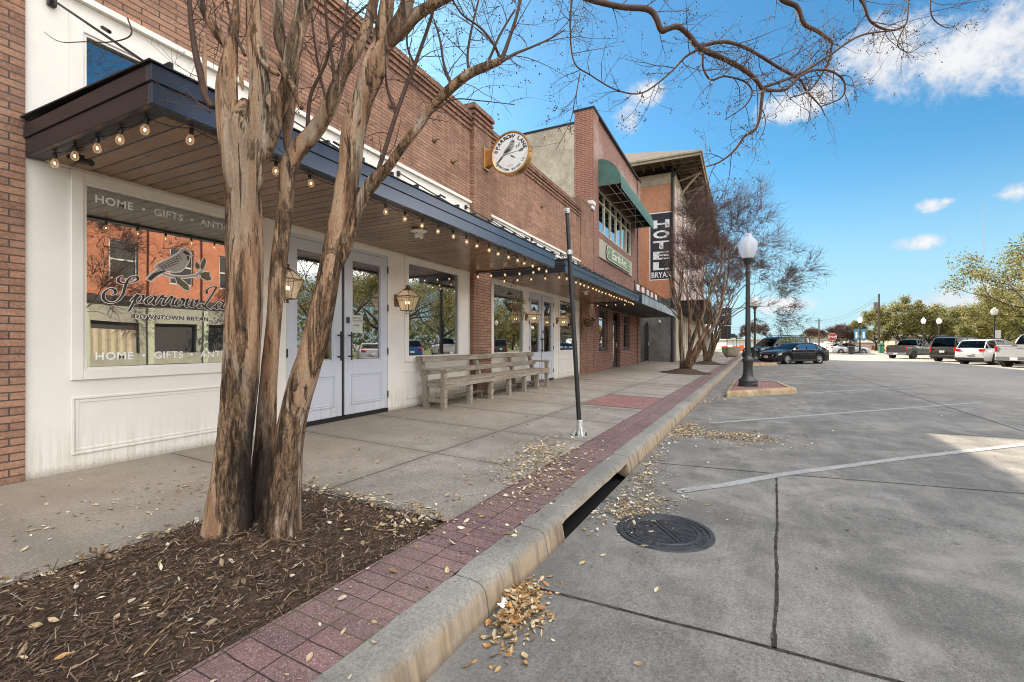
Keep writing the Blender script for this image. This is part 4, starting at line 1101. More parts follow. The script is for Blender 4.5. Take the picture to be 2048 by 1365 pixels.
def facept(a,r): return (XF,SY-r*math.sin(a),SZ+r*math.cos(a))     # a: clockwise from top as seen from the street end
def arc_text(txt,r,a0,a1,size,bold,name,bottom=False):
    m=MB(); n=len(txt)
    for i,ch in enumerate(txt):
        if ch==' ': continue
        a=a0+(a1-a0)*i/(n-1)
        def mp(x,y,a=a):
            if not bottom: 
                rr_=r+y; da=x/ r; return facept(a+da,rr_)
            rr_=r-y; da=-x/r; return facept(a+da,rr_)
        text_mesh(m,ch,mp,size,bold,'CENTER')
    return m.build(name,M['signink'],t)
arc_text('SPARROW LANE',.315,R(-78),R(78),.105,.0055,'name_lettering')
arc_text('DOWNTOWN BRYAN TX',.375,R(180+62),R(180-62),.058,.003,'town_lettering',True)
m=MB(); text_mesh(m,'2020',lambda x,y:(XF,SY-x,SZ-.285+y),.05,.0,'CENTER',1.2); m.build('year_lettering',M['signink'],t)
def face_poly(P,mat,name,dx=0):
    m=MB()
    for poly in P: m.add([(XF-dx,SY-p*BS,SZ+.01+q*BS) for p,q in poly],[tuple(range(len(poly)))])
    return m.build(name,M[mat],t)
BS=1.55
bird=[(.005,.16),(.03,.175),(.055,.165),(.07,.145),(.06,.12),(.055,.08),(.03,.03),(-.01,.005),(-.06,-.01),(-.12,-.06),(-.17,-.11),(-.19,-.10),(-.15,-.05),(-.11,.0),(-.09,.04),(-.04,.09),(-.015,.12)]
face_poly([bird],'decal_sign','bird')
face_poly([[(-.02,.06),(.01,.05),(-.02,.02),(-.07,.0),(-.10,.01),(-.06,.045)],[(-.12,-.05),(-.18,-.115),(-.195,-.10),(-.14,-.035)],[(.02,.155),(.065,.145),(.05,.125)]],'signink','bird_markings',.0012)
face_poly([[(-.10,-.03),(.03,-.012),(.14,.0),(.14,.006),(.03,-.002),(-.10,-.02)],[(.0,-.03),(.04,-.05),(.085,-.085),(.045,-.08),(.01,-.06)],[(.12,.0),(.16,.03),(.21,.03),(.19,-.005),(.15,-.015)],[(.10,.06),(.095,.03),(.085,.07),(.10,.10)],[(.12,.045),(.115,.08),(.145,.12),(.14,.07)]],'signgreen','sprig')

# ------------------------------------------------------------------ long weathered bench
t=thing('long_bench','long weathered grey timber bench with slatted back under the shop windows','bench',(6.5,4.6,-.01))
bw=M['benchwood']; X0,X1=6.52,11.30; yf,yb=4.50,5.00
for i,x in enumerate((6.56,7.40,8.20,9.02,9.82,10.58,11.22)):
    m=MB(); m.cbox(x-.045,x+.045,yf,yf+.09,zs(yf)-.005,.43 if 0<i<6 else .63,.006); m.build('leg',bw,t)
for x in (6.57,8.42,10.02,11.2):
    m=MB(); 
    vs=[]
    for z,y in ((zs(yb)-.005,4.87),(.42,4.90),(.88,5.02)):
        vs+=[(x-.045,y,z),(x+.045,y,z),(x+.045,y+.085,z),(x-.045,y+.085,z)]
    m.add(vs,[(0,3,2,1),(8,9,10,11)]+[(i*4+k,i*4+(k+1)%4,i*4+4+(k+1)%4,i*4+4+k) for i in range(2) for k in range(4)]); m.build('leg',bw,t)
    m=MB(); m.cbox(x-.03,x+.03,yf+.091,4.885,.345,.425,.004); m.build('seat_bearer',bw,t)
    m=MB(); m.cbox(x-.03,x+.03,yf+.091,4.87,.09,.16,.004); m.build('stretcher',bw,t)
for k,y in enumerate((4.495,4.605,4.715,4.812)):
    m=MB(); m.cbox(X0+.02,X1-.02,y,y+.098,.432,.467,.005); m.build('seat_board',bw,t)
m=MB(); m.cbox(X0,X1,yf-.022,yf-.001,.345,.43,.004); m.build('apron',bw,t)
m=MB(); m.cbox(X0+.1,X1-.1,4.80,4.84,.10,.155,.004); m.build('long_stretcher',bw,t)
for z,y in ((.56,4.915),(.775,4.972)):
    for a,b in ((X0-.01,8.415),(8.425,10.015),(10.025,X1)):
        m=MB(); m.cbox(a,b,y-.02,y+.008,z,z+.105,.005); m.build('back_board',bw,t)
for x in (6.57,11.2):
    m=MB(); m.cbox(x-.05,x+.05,yf-.03,4.95,.632,.665,.006); m.build('armrest',bw,t)

# leaning black pole on the pavement
base=Vector((5.73,1.86,zs(1.86)))
t=thing('leaning_pole','leaning black metal pole with a bare top on a galvanised bolted foot','pole',base)
top=Vector((5.71,2.03,2.84)); d=(top-base)
m=MB(); m.tube([base+d*.05,base+d*.81],.030,14); m.build('pole',M['black'],t,smooth=True,sm_angle=40)
m=MB(); m.tube([base+d*.811,top],.026,14); m.build('top_section',M['black'],t,smooth=True,sm_angle=40)
m=MB(); m.tube([base+d*.800,base+d*.820],.041,14); m.tube([base+d*.985,base+d*1.006],.038,14); m.cbox(top.x-.055,top.x-.03,top.y-.02,top.y+.02,top.z-.03,top.z+.01,.003); m.build('collar',M['silver'],t)
m=MB(); m.lathe([(.105,0),(.105,.012),(.062,.02),(.052,.06),(.046,.14),(.040,.20),(.036,.205)],16,Matrix.Translation(base))
for k in range(4):
    a=k*math.pi/2+.6; c,s=math.cos(a),math.sin(a)
    m.add([base+Vector((c*.04-s*.006,s*.04+c*.006,.02)),base+Vector((c*.11-s*.006,s*.11+c*.006,.012)),base+Vector((c*.04-s*.006,s*.04+c*.006,.13)),
           base+Vector((c*.04+s*.006,s*.04-c*.006,.02)),base+Vector((c*.11+s*.006,s*.11-c*.006,.012)),base+Vector((c*.04+s*.006,s*.04-c*.006,.13))],[(0,1,2),(5,4,3),(0,3,4,1),(1,4,5,2)])
m.build('foot',M['silver'],t)
for k in range(4):
    a=k*math.pi/2+1.35; p=base+Vector((math.cos(a)*.09,math.sin(a)*.09,0)); m=MB(); m.tube([p,p+Vector((0,0,.055))],.008,6); m.tube([p+Vector((0,0,.014)),p+Vector((0,0,.03))],.016,6); m.build('bolt',M['iron'],t)

# manhole cover
mc=Vector((3.515,.50,ZR))
t=thing('manhole_cover','round cast iron manhole cover with a ribbed tread near the storm drain','manhole cover',mc)
m=MB(); m.lathe([(.345,-.01),(.338,.012),(.305,.014),(.300,.004),(.295,-.01)],64,cap=False); m.build('rim',M['iron'],t,smooth=True,sm_angle=30,world=False)
m=MB(); m.lathe([(.294,.002),(.290,.012),(.262,.013),(.258,.006),(.246,.006),(.242,.013),(.225,.013),(.221,.005),(.001,.005)],64)
rr=.215
for i in range(-10,11):
    for j in (-1,1):
        x=i*.021; L=math.sqrt(max(0,rr*rr-x*x))
        y0=.028; 
        if L>y0+.02:
            a,b=(y0,L) if j>0 else (-L,-y0)
            m.box(x-.0055,x+.0055,a,b,.0052,.0125)
m.box(-.20,.20,-.006,.006,.0052,.0126)
for i in range(36):
    a=i*math.pi/18; m.box(.267,.283,-.004,.004,.0131,.0165,Matrix.Rotation(a,4,'Z'))
m.build('lid',M['iron'],t,world=False); t.rotation_euler=(0,0,R(35))
# ------------------------------------------------------------------ red brick two storey shop
EX0,EX1=17.36,26.62
ea=thing('red_brick_shop','two storey red brick shop with a green barrel awning over its upper windows','shop',(EX0,YW,0))
UW=(18.35,24.55,5.68,7.42); DR=(20.66,22.02,-.12,2.55); WA=(18.35,19.72,.88,2.55); WB=(22.74,24.12,.88,2.55)
m=MB(); frame_wall(m,EX0+.0,EX1,-.15,3.0,5.158,5.5,[WA,DR,WB]); frame_wall(m,EX0+.0,EX1,3.0,10.15,5.158,5.5,[UW])
# pilasters at both ends
m.box(EX0-.03,18.05,5.085,5.157,-.15,10.16); m.box(25.95,EX1+.02,5.085,5.157,-.15,10.16)
m.build('wall',M['brick_ea'],ea)
m=MB(); m.box(EX0-.032,EX0+.001,5.095,5.85,6.3,10.16); m.build('return_wall',M['brick_ea_side'],ea)
m=MB(); m.box(EX1,EX1+.02,5.3,14,-.15,10.1); m.build('return_wall',M['brick_ea_side'],ea)
m=MB(); m.cbox(EX0-.06,EX1+.05,5.04,5.9,10.161,10.25,.01); m.build('coping',M['roofmetal'],ea)
m=MB(); m.box(EX0-.02,EX0+.2,5.851,19,5.4,9.72); m.build('side_wall',M['stucco'],ea)
m=MB(); m.box(EX0-.05,EX0+.25,5.852,19,9.721,9.80); m.build('side_coping',M['roofmetal'],ea)
m=MB(); m.box(EX0+.21,EX1-.01,5.51,19,-.1,9.6); m.build('roof',M['shade_roof'],ea)
# cast stone block where the two parapets meet, and its corbel
m=MB(); m.cbox(16.95,17.34,4.99,5.30,6.365,6.52,.02); m.cbox(17.0,17.32,5.02,5.30,6.20,6.364,.03); m.build('stone_cap',M['bldg_white'],ea)
# upper window band
m=MB(); x0,x1,z0,z1=UW
n=6
for i in range(n+1):
    x=x0+(x1-x0)*i/n; a=max(x0,x-.035); b=min(x1,x+.035); m.cbox(a,b,5.19,5.27,z0+.001,z1-.001,.004)
for zz in (z0,(z0+z1)/2+.35,z1-.06): 
    for i in range(n): m.box(x0+(x1-x0)*i/n+.0355,x0+(x1-x0)*(i+1)/n-.0355,5.20,5.262,zz+.001,zz+.055)
wf=m.build('window',M['cream'],ea)
for i in range(n):
    p=MB(); a=x0+(x1-x0)*i/n+.03; b=x0+(x1-x0)*(i+1)/n-.03; p.quad((a,5.24,z0+.02),(b,5.24,z0+.02),(b,5.24,z1-.02),(a,5.24,z1-.02)); p.build('pane',M['glass_up'],wf)
m=MB(); m.box(x0,x1,5.52,5.54,z0,z1); m.build('blind',M['darkroom'],ea)
# awning: quarter barrel on a tube frame
aw=thing('awning',None,None); aw.parent=ea; aw.location=(18.0-EX0,5.15-YW,7.4)
AX0,AX1=18.0,25.55; prof=[]
for k in range(11):
    a=k/10*math.pi/2; prof.append((5.150-.965*math.sin(a),7.42+1.02*math.cos(a)))
m=MB(); vs=[];
for y,z in prof: vs+=[(AX0,y,z),(AX1,y,z)]
m.add(vs,[(2*i,2*i+1,2*i+3,2*i+2) for i in range(10)])
yf,zf=prof[-1]; m.quad((AX0,yf,zf),(AX1,yf,zf),(AX1,yf-.005,zf-.24),(AX0,yf-.005,zf-.24))
for X in (AX0,AX1): m.add([(X,y,z) for y,z in prof]+[(X,yf,zf-.05),(X,5.150,zf-.05)],[tuple(range(13))])
m.build('fabric',M['awngreen'],aw,smooth=True,sm_angle=35)
m=MB()
for i in range(7):
    x=AX0+.05+(AX1-AX0-.1)*i/6
    m.tube([(x,y+.02,z-.03) for y,z in prof],.018,6); m.tube([(x,yf+.02,zf-.03),(x,5.13,zf-.03)],.018,6)
m.tube([(AX0,yf+.02,zf-.03),(AX1,yf+.02,zf-.03)],.018,6); m.tube([(AX0,4.7,zf-.03),(AX1,4.7,zf-.03)],.014,6)
m.build('frame',M['cream'],aw)
# sign board
sg=thing('sign',None,None); sg.parent=ea; sg.location=(21.3-EX0,0,5.0)
m=MB(); m.cbox(18.25,24.40,5.10,5.157,4.60,5.36,.01); m.build('board',M['signboard'],sg)
def stadium(x0,x1,z0,z1,n=10):
    r=(z1-z0)/2; P=[]
    for k in range(n+1): a=-math.pi/2+math.pi*k/n; P.append((x1-r+r*math.cos(a),(z0+z1)/2+r*math.sin(a)))
    for k in range(n+1): a=math.pi/2+math.pi*k/n; P.append((x0+r+r*math.cos(a),(z0+z1)/2+r*math.sin(a)))
    return P
mpz=lambda p,q,h:(p,h,q)
m=MB(); m.prism(stadium(19.15,23.85,4.66,5.30),5.099,5.062,mpz); m.build('border',M['black_plain'],sg)
m=MB(); m.prism(stadium(19.19,23.81,4.69,5.27),5.0615,5.058,mpz); m.build('white_line',M['cream'],sg)
m=MB(); m.prism(stadium(19.25,23.75,4.72,5.24),5.0575,5.054,mpz); m.build('oval',M['signoval'],sg)
m=MB(); text_mesh(m,'EarthArt',lambda x,y:(21.5+x*1.5,5.0525,4.83+y),.53,.006,'CENTER',1.0)
m.build('lettering',M['cream'],sg)
m=MB()
for x in (19.52,23.48): m.prism([(x+.09*math.cos(k*math.pi/4)*(1 if k%2 else .45),4.98+.09*math.sin(k*math.pi/4)*(1 if k%2 else .45)) for k in range(8)],5.0525,5.052,mpz)
m.build('ornament',M['cream'],sg)
# ground floor windows and door
for (a,b,c,d) in (WA,WB):
    m=MB(); 
    for p,q,r_,t_ in ((a+.001,a+.07,c,d),(b-.07,b-.001,c,d),(a+.0705,b-.0705,c+.001,c+.06),(a+.0705,b-.0705,d-.06,d-.001),(a+.0705,b-.0705,2.08,2.13)): m.box(p,q,5.24,5.32,r_,t_)
    f=m.build('window',M['grey_concrete'],ea); p=MB(); p.quad((a+.05,5.28,c+.04),(b-.05,5.28,c+.04),(b-.05,5.28,d-.04),(a+.05,5.28,d-.04)); p.build('pane',M['glass'],f)
    m=MB(); m.cbox(a-.02,b+.02,5.12,5.30,c-.07,c-.001,.006); m.build('sill',M['black'],ea)
a,b,c,d=DR
m=MB(); m.box(a+.001,a+.08,5.30,5.38,-.11,d-.001); m.box(b-.08,b-.001,5.30,5.38,-.11,d-.001); m.box(a+.0805,b-.0805,5.30,5.38,2.10,2.17); m.box(a+.0805,b-.0805,5.30,5.38,2.48,2.549)
dd=m.build('door',M['black'],ea)
m=MB(); m.cbox(a+.085,b-.085,5.32,5.36,-.05,2.09,.004); m.build('leaf',M['canopy_under'],dd)
p=MB(); p.quad((a+.25,5.318,.25),(b-.25,5.318,.25),(b-.25,5.318,1.95),(a+.25,5.318,1.95)); p.build('pane',M['glass'],dd)
m=MB(); m.tube([(b-.2,5.28,.95),(b-.2,5.28,1.15)],.012,6); m.build('handle',M['silver'],dd)
m=MB()
for (p,q) in ((18.4,19.6),(22.8,24.05)): m.box(p-.3,q+.3,6.0,6.02,-.1,2.9)
m.box(17.7,26.0,6.9,6.95,-.1,2.95); m.build('interior',M['darkroom'],ea)
# flat dark canopy with a weathered pale edge, and a ladder frame of old lettering on top
cp=thing('canopy',None,None); cp.parent=ea; cp.location=(17.7-EX0,3.3-YW,2.7)
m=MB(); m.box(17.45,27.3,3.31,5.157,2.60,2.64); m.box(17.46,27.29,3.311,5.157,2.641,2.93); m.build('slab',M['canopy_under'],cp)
m=MB(); m.cbox(17.44,27.31,3.27,3.3095,2.59,2.955,.004); m.build('front_edge',M['streakmetal'],cp)
m=MB(); m.cbox(17.40,17.449,3.27,5.08,2.592,2.953,.004); m.build('end_edge',M['navy'],cp)
m=MB(); m.box(17.40,27.34,3.25,5.157,2.956,2.985); m.build('roof',M['roofmetal'],cp)
m=MB(); m.box(24.9,25.7,4.2,4.45,2.585,2.599); m.build('light_fitting',M['grey_concrete'],cp)
m=MB()
for z in (3.12,3.42): m.tube([(17.6,3.6,z),(26.5,3.6,z)],.022,6)
for i in range(13): x=17.7+i*.72; m.tube([(x,3.6,2.99),(x,3.6,3.5)],.014,5); m.tube([(x,3.6,3.12),(x+.5,3.6,3.42)],.016,5)
m.build('letter_frame',M['black'],cp)
m=MB()
for i in range(5): x=18.0+i*1.05; m.cbox(x,x+.5,3.57,3.595,3.15,3.40,.01)
m.build('letter_plate',M['signwhite'],cp)

# ------------------------------------------------------------------ old hotel
HX0,HX1,HY=30.0,53.2,3.66
ho=thing('old_hotel','tall old brick hotel with deep bracketed eaves and a painted wall sign','hotel',(HX0,HY,0))
m=MB(); m.box(HX0,HX1,HY,20,3.92,11.55); m.build('wall',[M['brick_hotel']],ho)
m=MB(); m.box(HX0-.012,HX1,HY-.01,20,-.2,3.919); m.build('lower_wall',M['grey_concrete'],ho)
m=MB(); m.cbox(HX0-.04,HX1+.04,HY-.04,19,11.0,11.70,.02); m.build('frieze',M['eavepaint'],ho)
m=MB()
frame_wall(m,HX0+.0,HX1,3.93,10.99,HY-.012,HY-.002,[(HX0+2+i*2.9,HX0+3.2+i*2.9,5.0,7.0) for i in range(7)])
m.build('front_wall',M['brick_hotel_front'],ho)
m=MB()
for i in range(9): x=HX0+1.0+i*2.75; m.cbox(x,x+.55,HY-.16,HY-.013,3.95,10.98,.01)
m.build('pilaster',M['brick_hotel_front'],ho)
for i in range(7):
    m=MB(); x=HX0+2+i*2.9
    for p,q,r_,t_ in ((x,x+.06,5.0,7.0),(x+1.14,x+1.2,5.0,7.0),(x+.061,x+1.139,5.0,5.06),(x+.061,x+1.139,6.94,7.0),(x+.061,x+1.139,5.97,6.03)): m.box(p,q,HY-.06,HY-.03,r_,t_)
    f=m.build('window',M['bldg_white'],ho); p=MB(); p.quad((x,HY-.033,5.0),(x+1.2,HY-.033,5.0),(x+1.2,HY-.033,7.0),(x,HY-.033,7.0)); p.build('pane',M['glass_up'],f)
# roof with deep eaves
EXa,EXb,EYa,EYb=28.4,55.6,2.06,22.0; ez=11.98
m=MB(); rd=(EYb-EYa)/2; rz=ez+.2+rd*math.tan(R(27))
m.add([(EXa,EYa,ez+.2),(EXb,EYa,ez+.2),(EXb,EYb,ez+.2),(EXa,EYb,ez+.2),(EXa+rd,EYa+rd,rz),(EXb-rd,EYa+rd,rz)],[(0,1,5,4),(1,2,5),(2,3,4,5),(3,0,4)]); m.build('roof',M['shingle'],ho)
m=MB()
for a,b,c,d in ((EXa,EXb,EYa,EYa+.06),(EXa,EXa+.06,EYa+.0605,EYb),(EXb-.06,EXb,EYa+.0605,EYb)): m.cbox(a,b,c,d,ez-.10,ez+.199,.01)
m.cbox(EXa-.07,EXb+.07,EYa-.09,EYa-.001,ez+.05,ez+.20,.02); m.cbox(EXa-.09,EXa-.001,EYa-.09,EYb,ez+.05,ez+.198,.02)
m.build('eave_board',M['eavepaint'],ho)
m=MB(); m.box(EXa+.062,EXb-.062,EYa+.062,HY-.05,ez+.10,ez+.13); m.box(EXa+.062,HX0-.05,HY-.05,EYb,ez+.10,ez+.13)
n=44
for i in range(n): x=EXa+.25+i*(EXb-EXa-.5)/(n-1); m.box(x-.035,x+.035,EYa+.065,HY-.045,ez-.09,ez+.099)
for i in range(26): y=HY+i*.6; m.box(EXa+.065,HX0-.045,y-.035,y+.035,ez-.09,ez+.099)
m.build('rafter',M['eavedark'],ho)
m=MB()
for i in range(9):
    x=HX0+1.28+i*2.75; m.tube([(x,HY-.06,10.4),(x,HY-.7,11.2),(x,EYa+.25,ez-.1)],.075,5); m.tube([(x,HY-.05,11.5),(x,EYa+.15,ez-.12)],.06,5)
m.build('eave_bracket',M['eavepaint'],ho)
m=MB(); m.tube([(HX0-.09,HY+.12,11.9),(HX0-.09,HY+.12,-.1)],.075,8); m.tube([(HX0-.4,HY-.4,11.95),(HX0-.09,HY+.12,11.3)],.06,6); m.build('downpipe',M['canopy_under'],ho)
# painted vertical sign
XS=HX0-.004; Ya,Yb,Za,Zb=5.12,3.72,5.14,9.25
sg=thing('painted_sign',None,None); sg.parent=ho; sg.location=(0,4.4-HY,7.2)
m=MB(); m.quad((XS-.0,Ya+.06,Za-.06),(XS,Yb-.02,Za-.06),(XS,Yb-.02,Zb+.06),(XS,Ya+.06,Zb+.06)); m.build('border',M['wallwhite'],sg)
m=MB(); m.quad((XS-.004,Ya,Za),(XS-.004,Yb+.02,Za),(XS-.004,Yb+.02,Zb),(XS-.004,Ya,Zb)); m.build('panel',M['wallblack'],sg)
m=MB()
zt=[8.25,7.42,6.68,5.98,5.62]
for i,ch in enumerate('HOTEL'):
    z0=8.33-i*.655
    mm=MB(); text_mesh(mm,ch,lambda x,y:(0,x,y),1.0,.035,'CENTER')
    y0=min(p.y for p in mm.v);y1=max(p.y for p in mm.v);a=min(p.z for p in mm.v);b=max(p.z for p in mm.v)
    for p in mm.v: p.y=4.46-((p.y-(y0+y1)/2)/(y1-y0))*.98; p.z=z0+(p.z-a)/(b-a)*.50; p.x=XS-.008
    m.add(mm.v,mm.f)
m.build('hotel_lettering',M['wallwhite'],sg)
m=MB(); mm=MB(); text_mesh(mm,'BRYAN',lambda x,y:(0,x,y),1.0,.02,'CENTER'); y0=min(p.y for p in mm.v);y1=max(p.y for p in mm.v);b=max(p.z for p in mm.v)
for p in mm.v: p.y=4.45-((p.y-(y0+y1)/2)/(y1-y0))*1.2; p.z=5.24+p.z/b*.34; p.x=XS-.008
m.add(mm.v,mm.f); m.build('town_lettering',M['wallwhite'],sg)
# hotel street canopy and shop fronts under it
cp=thing('canopy',None,None); cp.parent=ho; cp.location=(3,-1.2,3.4)
m=MB(); m.box(HX0+.6,HX1+2,1.9,HY-.011,3.25,3.33); m.cbox(HX0+.55,HX1+2.05,1.85,1.899,3.10,3.75,.006); m.cbox(HX0+.55,HX0+.6,1.9,HY-.011,3.10,3.75,.006); m.build('slab',M['canopy_under'],cp)
m=MB(); m.box(HX0+.5,HX1+2.1,1.82,HY-.012,3.751,3.80); m.build('roof',M['roofmetal'],cp)
m=MB(); x=HX0+.3
k=0
while x<HX1-.8:
    w=1.05 if k%3 else .45; m.cbox(x,x+w,HY-.10,HY-.012,-.2,3.05,.01); x+=w+.34; k+=1
m.build('shopfront_pier',M['ivory'],ho)
m=MB(); m.box(HX0+.31,HX1-1.0,HY-.03,HY-.011,.5,2.8); m.build('shopfront_glazing',M['glass_up'],ho)
# metal gate leaf at the alley
t=thing('iron_gate','narrow black iron gate with an arched top at the alley beside the grey wall','gate',(28.3,5.55,0))
def gp_(s,z): return (27.2+s*.95,5.28-.0*s,z-.0)
m=MB()
gx0,gx1,gy=28.25,29.45,5.15
n=10
for i in range(n+1):
    s=i/n; x=gx0+(gx1-gx0)*s; h=2.15+.28*math.sin(math.pi*s); m.tube([(x,gy,.06),(x,gy,h)],.011,5)
m.build('bar',M['black'],t)
m=MB(); m.tube([(gx0+(gx1-gx0)*k/12,gy,2.15+.28*math.sin(math.pi*k/12)) for k in range(13)],.02,6)
for z in (.08,.55,1.7): m.tube([(gx0,gy,z),(gx1,gy,z)],.016,5)
for x in (gx0,gx1): m.tube([(x,gy,.0),(x,gy,2.16)],.024,6)
m.build('frame',M['black'],t)
m=MB(); m.cbox(gx1-.1,gx1-.02,gy-.05,gy+.05,1.0,1.16,.006); m.build('lock_box',M['silver'],t)
# goose-neck light on the grey wall
t=thing('wall_light','small white bracket light on the grey lower wall of the hotel','light fitting',(HX0,4.55,2.5))
m=MB(); m.cbox(HX0-.06,HX0-.013,4.50,4.60,2.40,2.56,.01); m.build('back_plate',M['white'],t)
m=MB(); m.tube([(HX0-.05,4.55,2.5),(HX0-.22,4.55,2.56),(HX0-.28,4.55,2.44)],.03,8); m.build('lamp_arm',M['white'],t)

# ------------------------------------------------------------------ row beyond the hotel
def simple_block(name,label,cat,x0,x1,y,zt,mat,wins,door=None):
    b=thing(name,label,cat,(x0,y,0))
    m=MB(); frame_wall(m,x0,x1,-.3,zt,y,y+.4,wins); m.box(x0,x1,y+.4,y+14,-.3,zt-.2); m.build('wall',mat,b)
    m=MB(); m.cbox(x0-.05,x1+.05,y-.06,y+.45,zt+.001,zt+.12,.01); m.build('coping',M['shade_roof'],b)
    for (a,c,d,e) in wins:
        f=MB(); f.box(a,a+.07,y+.12,y+.18,d,e); f.box(c-.07,c,y+.12,y+.18,d,e); f.box(a+.071,c-.071,y+.12,y+.18,e-.07,e); f.box(a+.071,c-.071,y+.12,y+.18,d,d+.07); fo=f.build('window',M['bldg_white'],b)
        p=MB(); p.quad((a,y+.16,d),(c,y+.16,d),(c,y+.16,e),(a,y+.16,e)); p.build('pane',M['glass_up'],fo)
    return b
b1=simple_block('cream_shop','cream two storey shop beyond the hotel with a slanted metal canopy','shop',53.6,63.0,4.3,8.2,M['ivory'],[(54.5+i*2.2,55.9+i*2.2,.6,2.6) for i in range(4)]+[])
m=MB(); m.add([(53.7,1.6,3.15),(62.9,1.6,3.15),(62.9,4.29,3.9),(53.7,4.29,3.9),(53.7,1.6,3.02),(62.9,1.6,3.02),(62.9,4.29,3.77),(53.7,4.29,3.77)],[(0,1,2,3),(7,6,5,4),(0,4,5,1),(1,5,6,2),(2,6,7,3),(3,7,4,0)]); m.build('canopy',M['bldg_tan'],b1)
b2=simple_block('low_shop','low white shop front with a blue fabric awning at the row end','shop',63.2,76.0,4.0,4.6,M['bldg_white'],[(64+i*2.4,65.6+i*2.4,.5,2.3) for i in range(5)])
m=MB(); m.add([(63.4,2.0,2.5),(75.5,2.0,2.5),(75.5,3.99,3.15),(63.4,3.99,3.15),(63.4,2.0,2.25),(75.5,2.0,2.25)],[(0,1,2,3),(0,4,5,1),(0,3,4),(1,5,2)]); m.build('awning',M['awnblue'],b2)
# blade sign on the row
t=thing('blade_sign','dark blue projecting loan shop sign with white lettering above the canopies','sign',(50.6,3.6,3.9))
u0=onX(1437,617,50.6); u1=onX(1463,651,50.6)
m=MB(); m.cbox(50.55,50.75,u1.y,u0.y,u1.z,u0.z,.01); m.build('panel',M['signnavy'],t)
mm=MB()
for body,z,hh,it in (('Eads',(u0.z+u1.z)/2+.12,.34,.15),('LOANS',u1.z+.2,.36,0)):
    k=MB(); text_mesh(k,body,lambda x,y:(0,x+it*y,y),1.0,.02,'CENTER'); w=max(abs(p.y) for p in k.v); 
    for p in k.v: p.y=(u0.y+u1.y)/2-p.y/w*(u0.y-u1.y)*.42; p.z=z+p.z*hh; p.x=50.545
    mm.add(k.v,k.f)
mm.build('lettering',M['signwhite'],t)
m=MB(); m.tube([(50.65,u0.y,u0.z+.05),(50.65,u0.y-.2,u0.z+.35),(50.65,u1.y+.05,u0.z+.35)],.04,6); m.tube([(50.65,u0.y-.0,u0.z-.5),(50.65,3.66,u0.z-.5)],.05,6); m.build('bracket',M['cream'],t)
m=MB(); m.cbox(50.5,50.8,u1.y+.05,u1.y+1.0,u1.z-1.35,u1.z-.05,.02); m.build('lower_panel',M['canopy_under'],t)
def grow(mb, tips, p, d, L, r, lv, rr, spread, up, ratio=(.62,.85), kids=(2,3), sides=6, curve=.25, ok=None):
    if ok and not ok(p+d*L*.8): return
    n=5 if lv>1 else 4; pts=[p]; rad=[r]; c=Vector((rr.gauss(0,1),rr.gauss(0,1),rr.gauss(0,.5)))*curve
    for i in range(n):
        d=(d+c/n+Vector((0,0,up/n))+Vector((rr.gauss(0,.07),rr.gauss(0,.07),rr.gauss(0,.07)))).normalized(); pts.append(pts[-1]+d*L/n); rad.append(r*(1-.38*(i+1)/n))
    mb.tube(pts,rad,max(3,sides),False)
    if lv==0: tips.append((pts[-1],d)); tips.append((pts[n//2],d)); return
    for k in range(rr.randint(*kids)):
        side=Vector((rr.gauss(0,1),rr.gauss(0,1),rr.gauss(0,1))); side=(side-d*side.dot(d)).normalized()
        nd=(d+side*rr.uniform(.35,1.0)*spread).normalized(); i=n if k<2 else rr.randint(2,n)
        grow(mb,tips,pts[i],nd,L*rr.uniform(*ratio),rad[i]*rr.uniform(.62,.8),lv-1,rr,spread,up,ratio,kids,sides-1,curve,ok)
# ------------------------------------------------------------------ foreground crape myrtle
def rough_tube(mb, pts, n=22, amp=.10, k=7, flute=.0, seed=0.0):
    """pts: (x,y,z,r) -> smooth lumpy limb"""
    P=smooth_path(pts,k)
    rr=[p[3] for p in P]; P=[p[:3] for p in P]
    def rf(i,a,p):
        q=Vector((math.cos(a)*1.1,math.sin(a)*1.1,0))
        s=mnoise.noise(Vector((q.x*1.6+seed,q.y*1.6,p.z*1.8)))*amp*1.3+mnoise.noise(Vector((q.x*4+seed,q.y*4,p.z*7)))*amp*.55
        return 1+s+flute*math.cos(3*a+p.z*1.2+seed)*.5
    mb.tube(P,rr,n,True,rf); return P,rr
def px(l): # (u,v,depth,half width px) -> (x,y,z,r)
    o=[]
    for u,v,d,w in l:
        p=at(u,v,d); k=(.82+.17*max(0,min(1,(v-830)/170)))/math.sqrt(1+((u-1024)/CF)**2) if w>9.5 else 1.0; o.append((p.x,p.y,p.z,w*d/CF*k))
    return o
tree=thing('crape_myrtle','bare multi stemmed crape myrtle with peeling bark in the nearest mulch bed','tree',(1.85,2.6,-.06))
TA=px([(448,1118,2.70,66),(452,1090,2.71,55),(457,1040,2.72,48),(464,960,2.73,42),(472,880,2.74,42),(483,760,2.75,44),(488,640,2.76,44),(489,520,2.77,43),(487,400,2.78,43),(486,320,2.78,46),(488,262,2.78,46),(489,225,2.785,30),(490,200,2.79,10)])
A1=px([(476,430,2.75,30),(470,360,2.74,28),(462,300,2.74,29),(455,240,2.74,28),(453,176,2.74,27),(459,120,2.74,20),(464,80,2.75,16),(472,29,2.76,11),(474,-30,2.77,10),(470,-160,2.8,9)])
A2=px([(495,430,2.79,30),(500,360,2.80,32),(510,280,2.80,33),(516,220,2.79,27),(519,170,2.79,25),(511,90,2.79,22),(506,0,2.80,18),(503,-110,2.82,16),(512,-260,2.85,12)])
A3=px([(500,400,2.82,20),(512,330,2.83,24),(540,262,2.83,27),(563,205,2.82,21),(577,165,2.81,19),(585,111,2.80,20),(597,59,2.79,18),(615,0,2.78,16),(640,-90,2.77,14),(660,-230,2.76,10)])
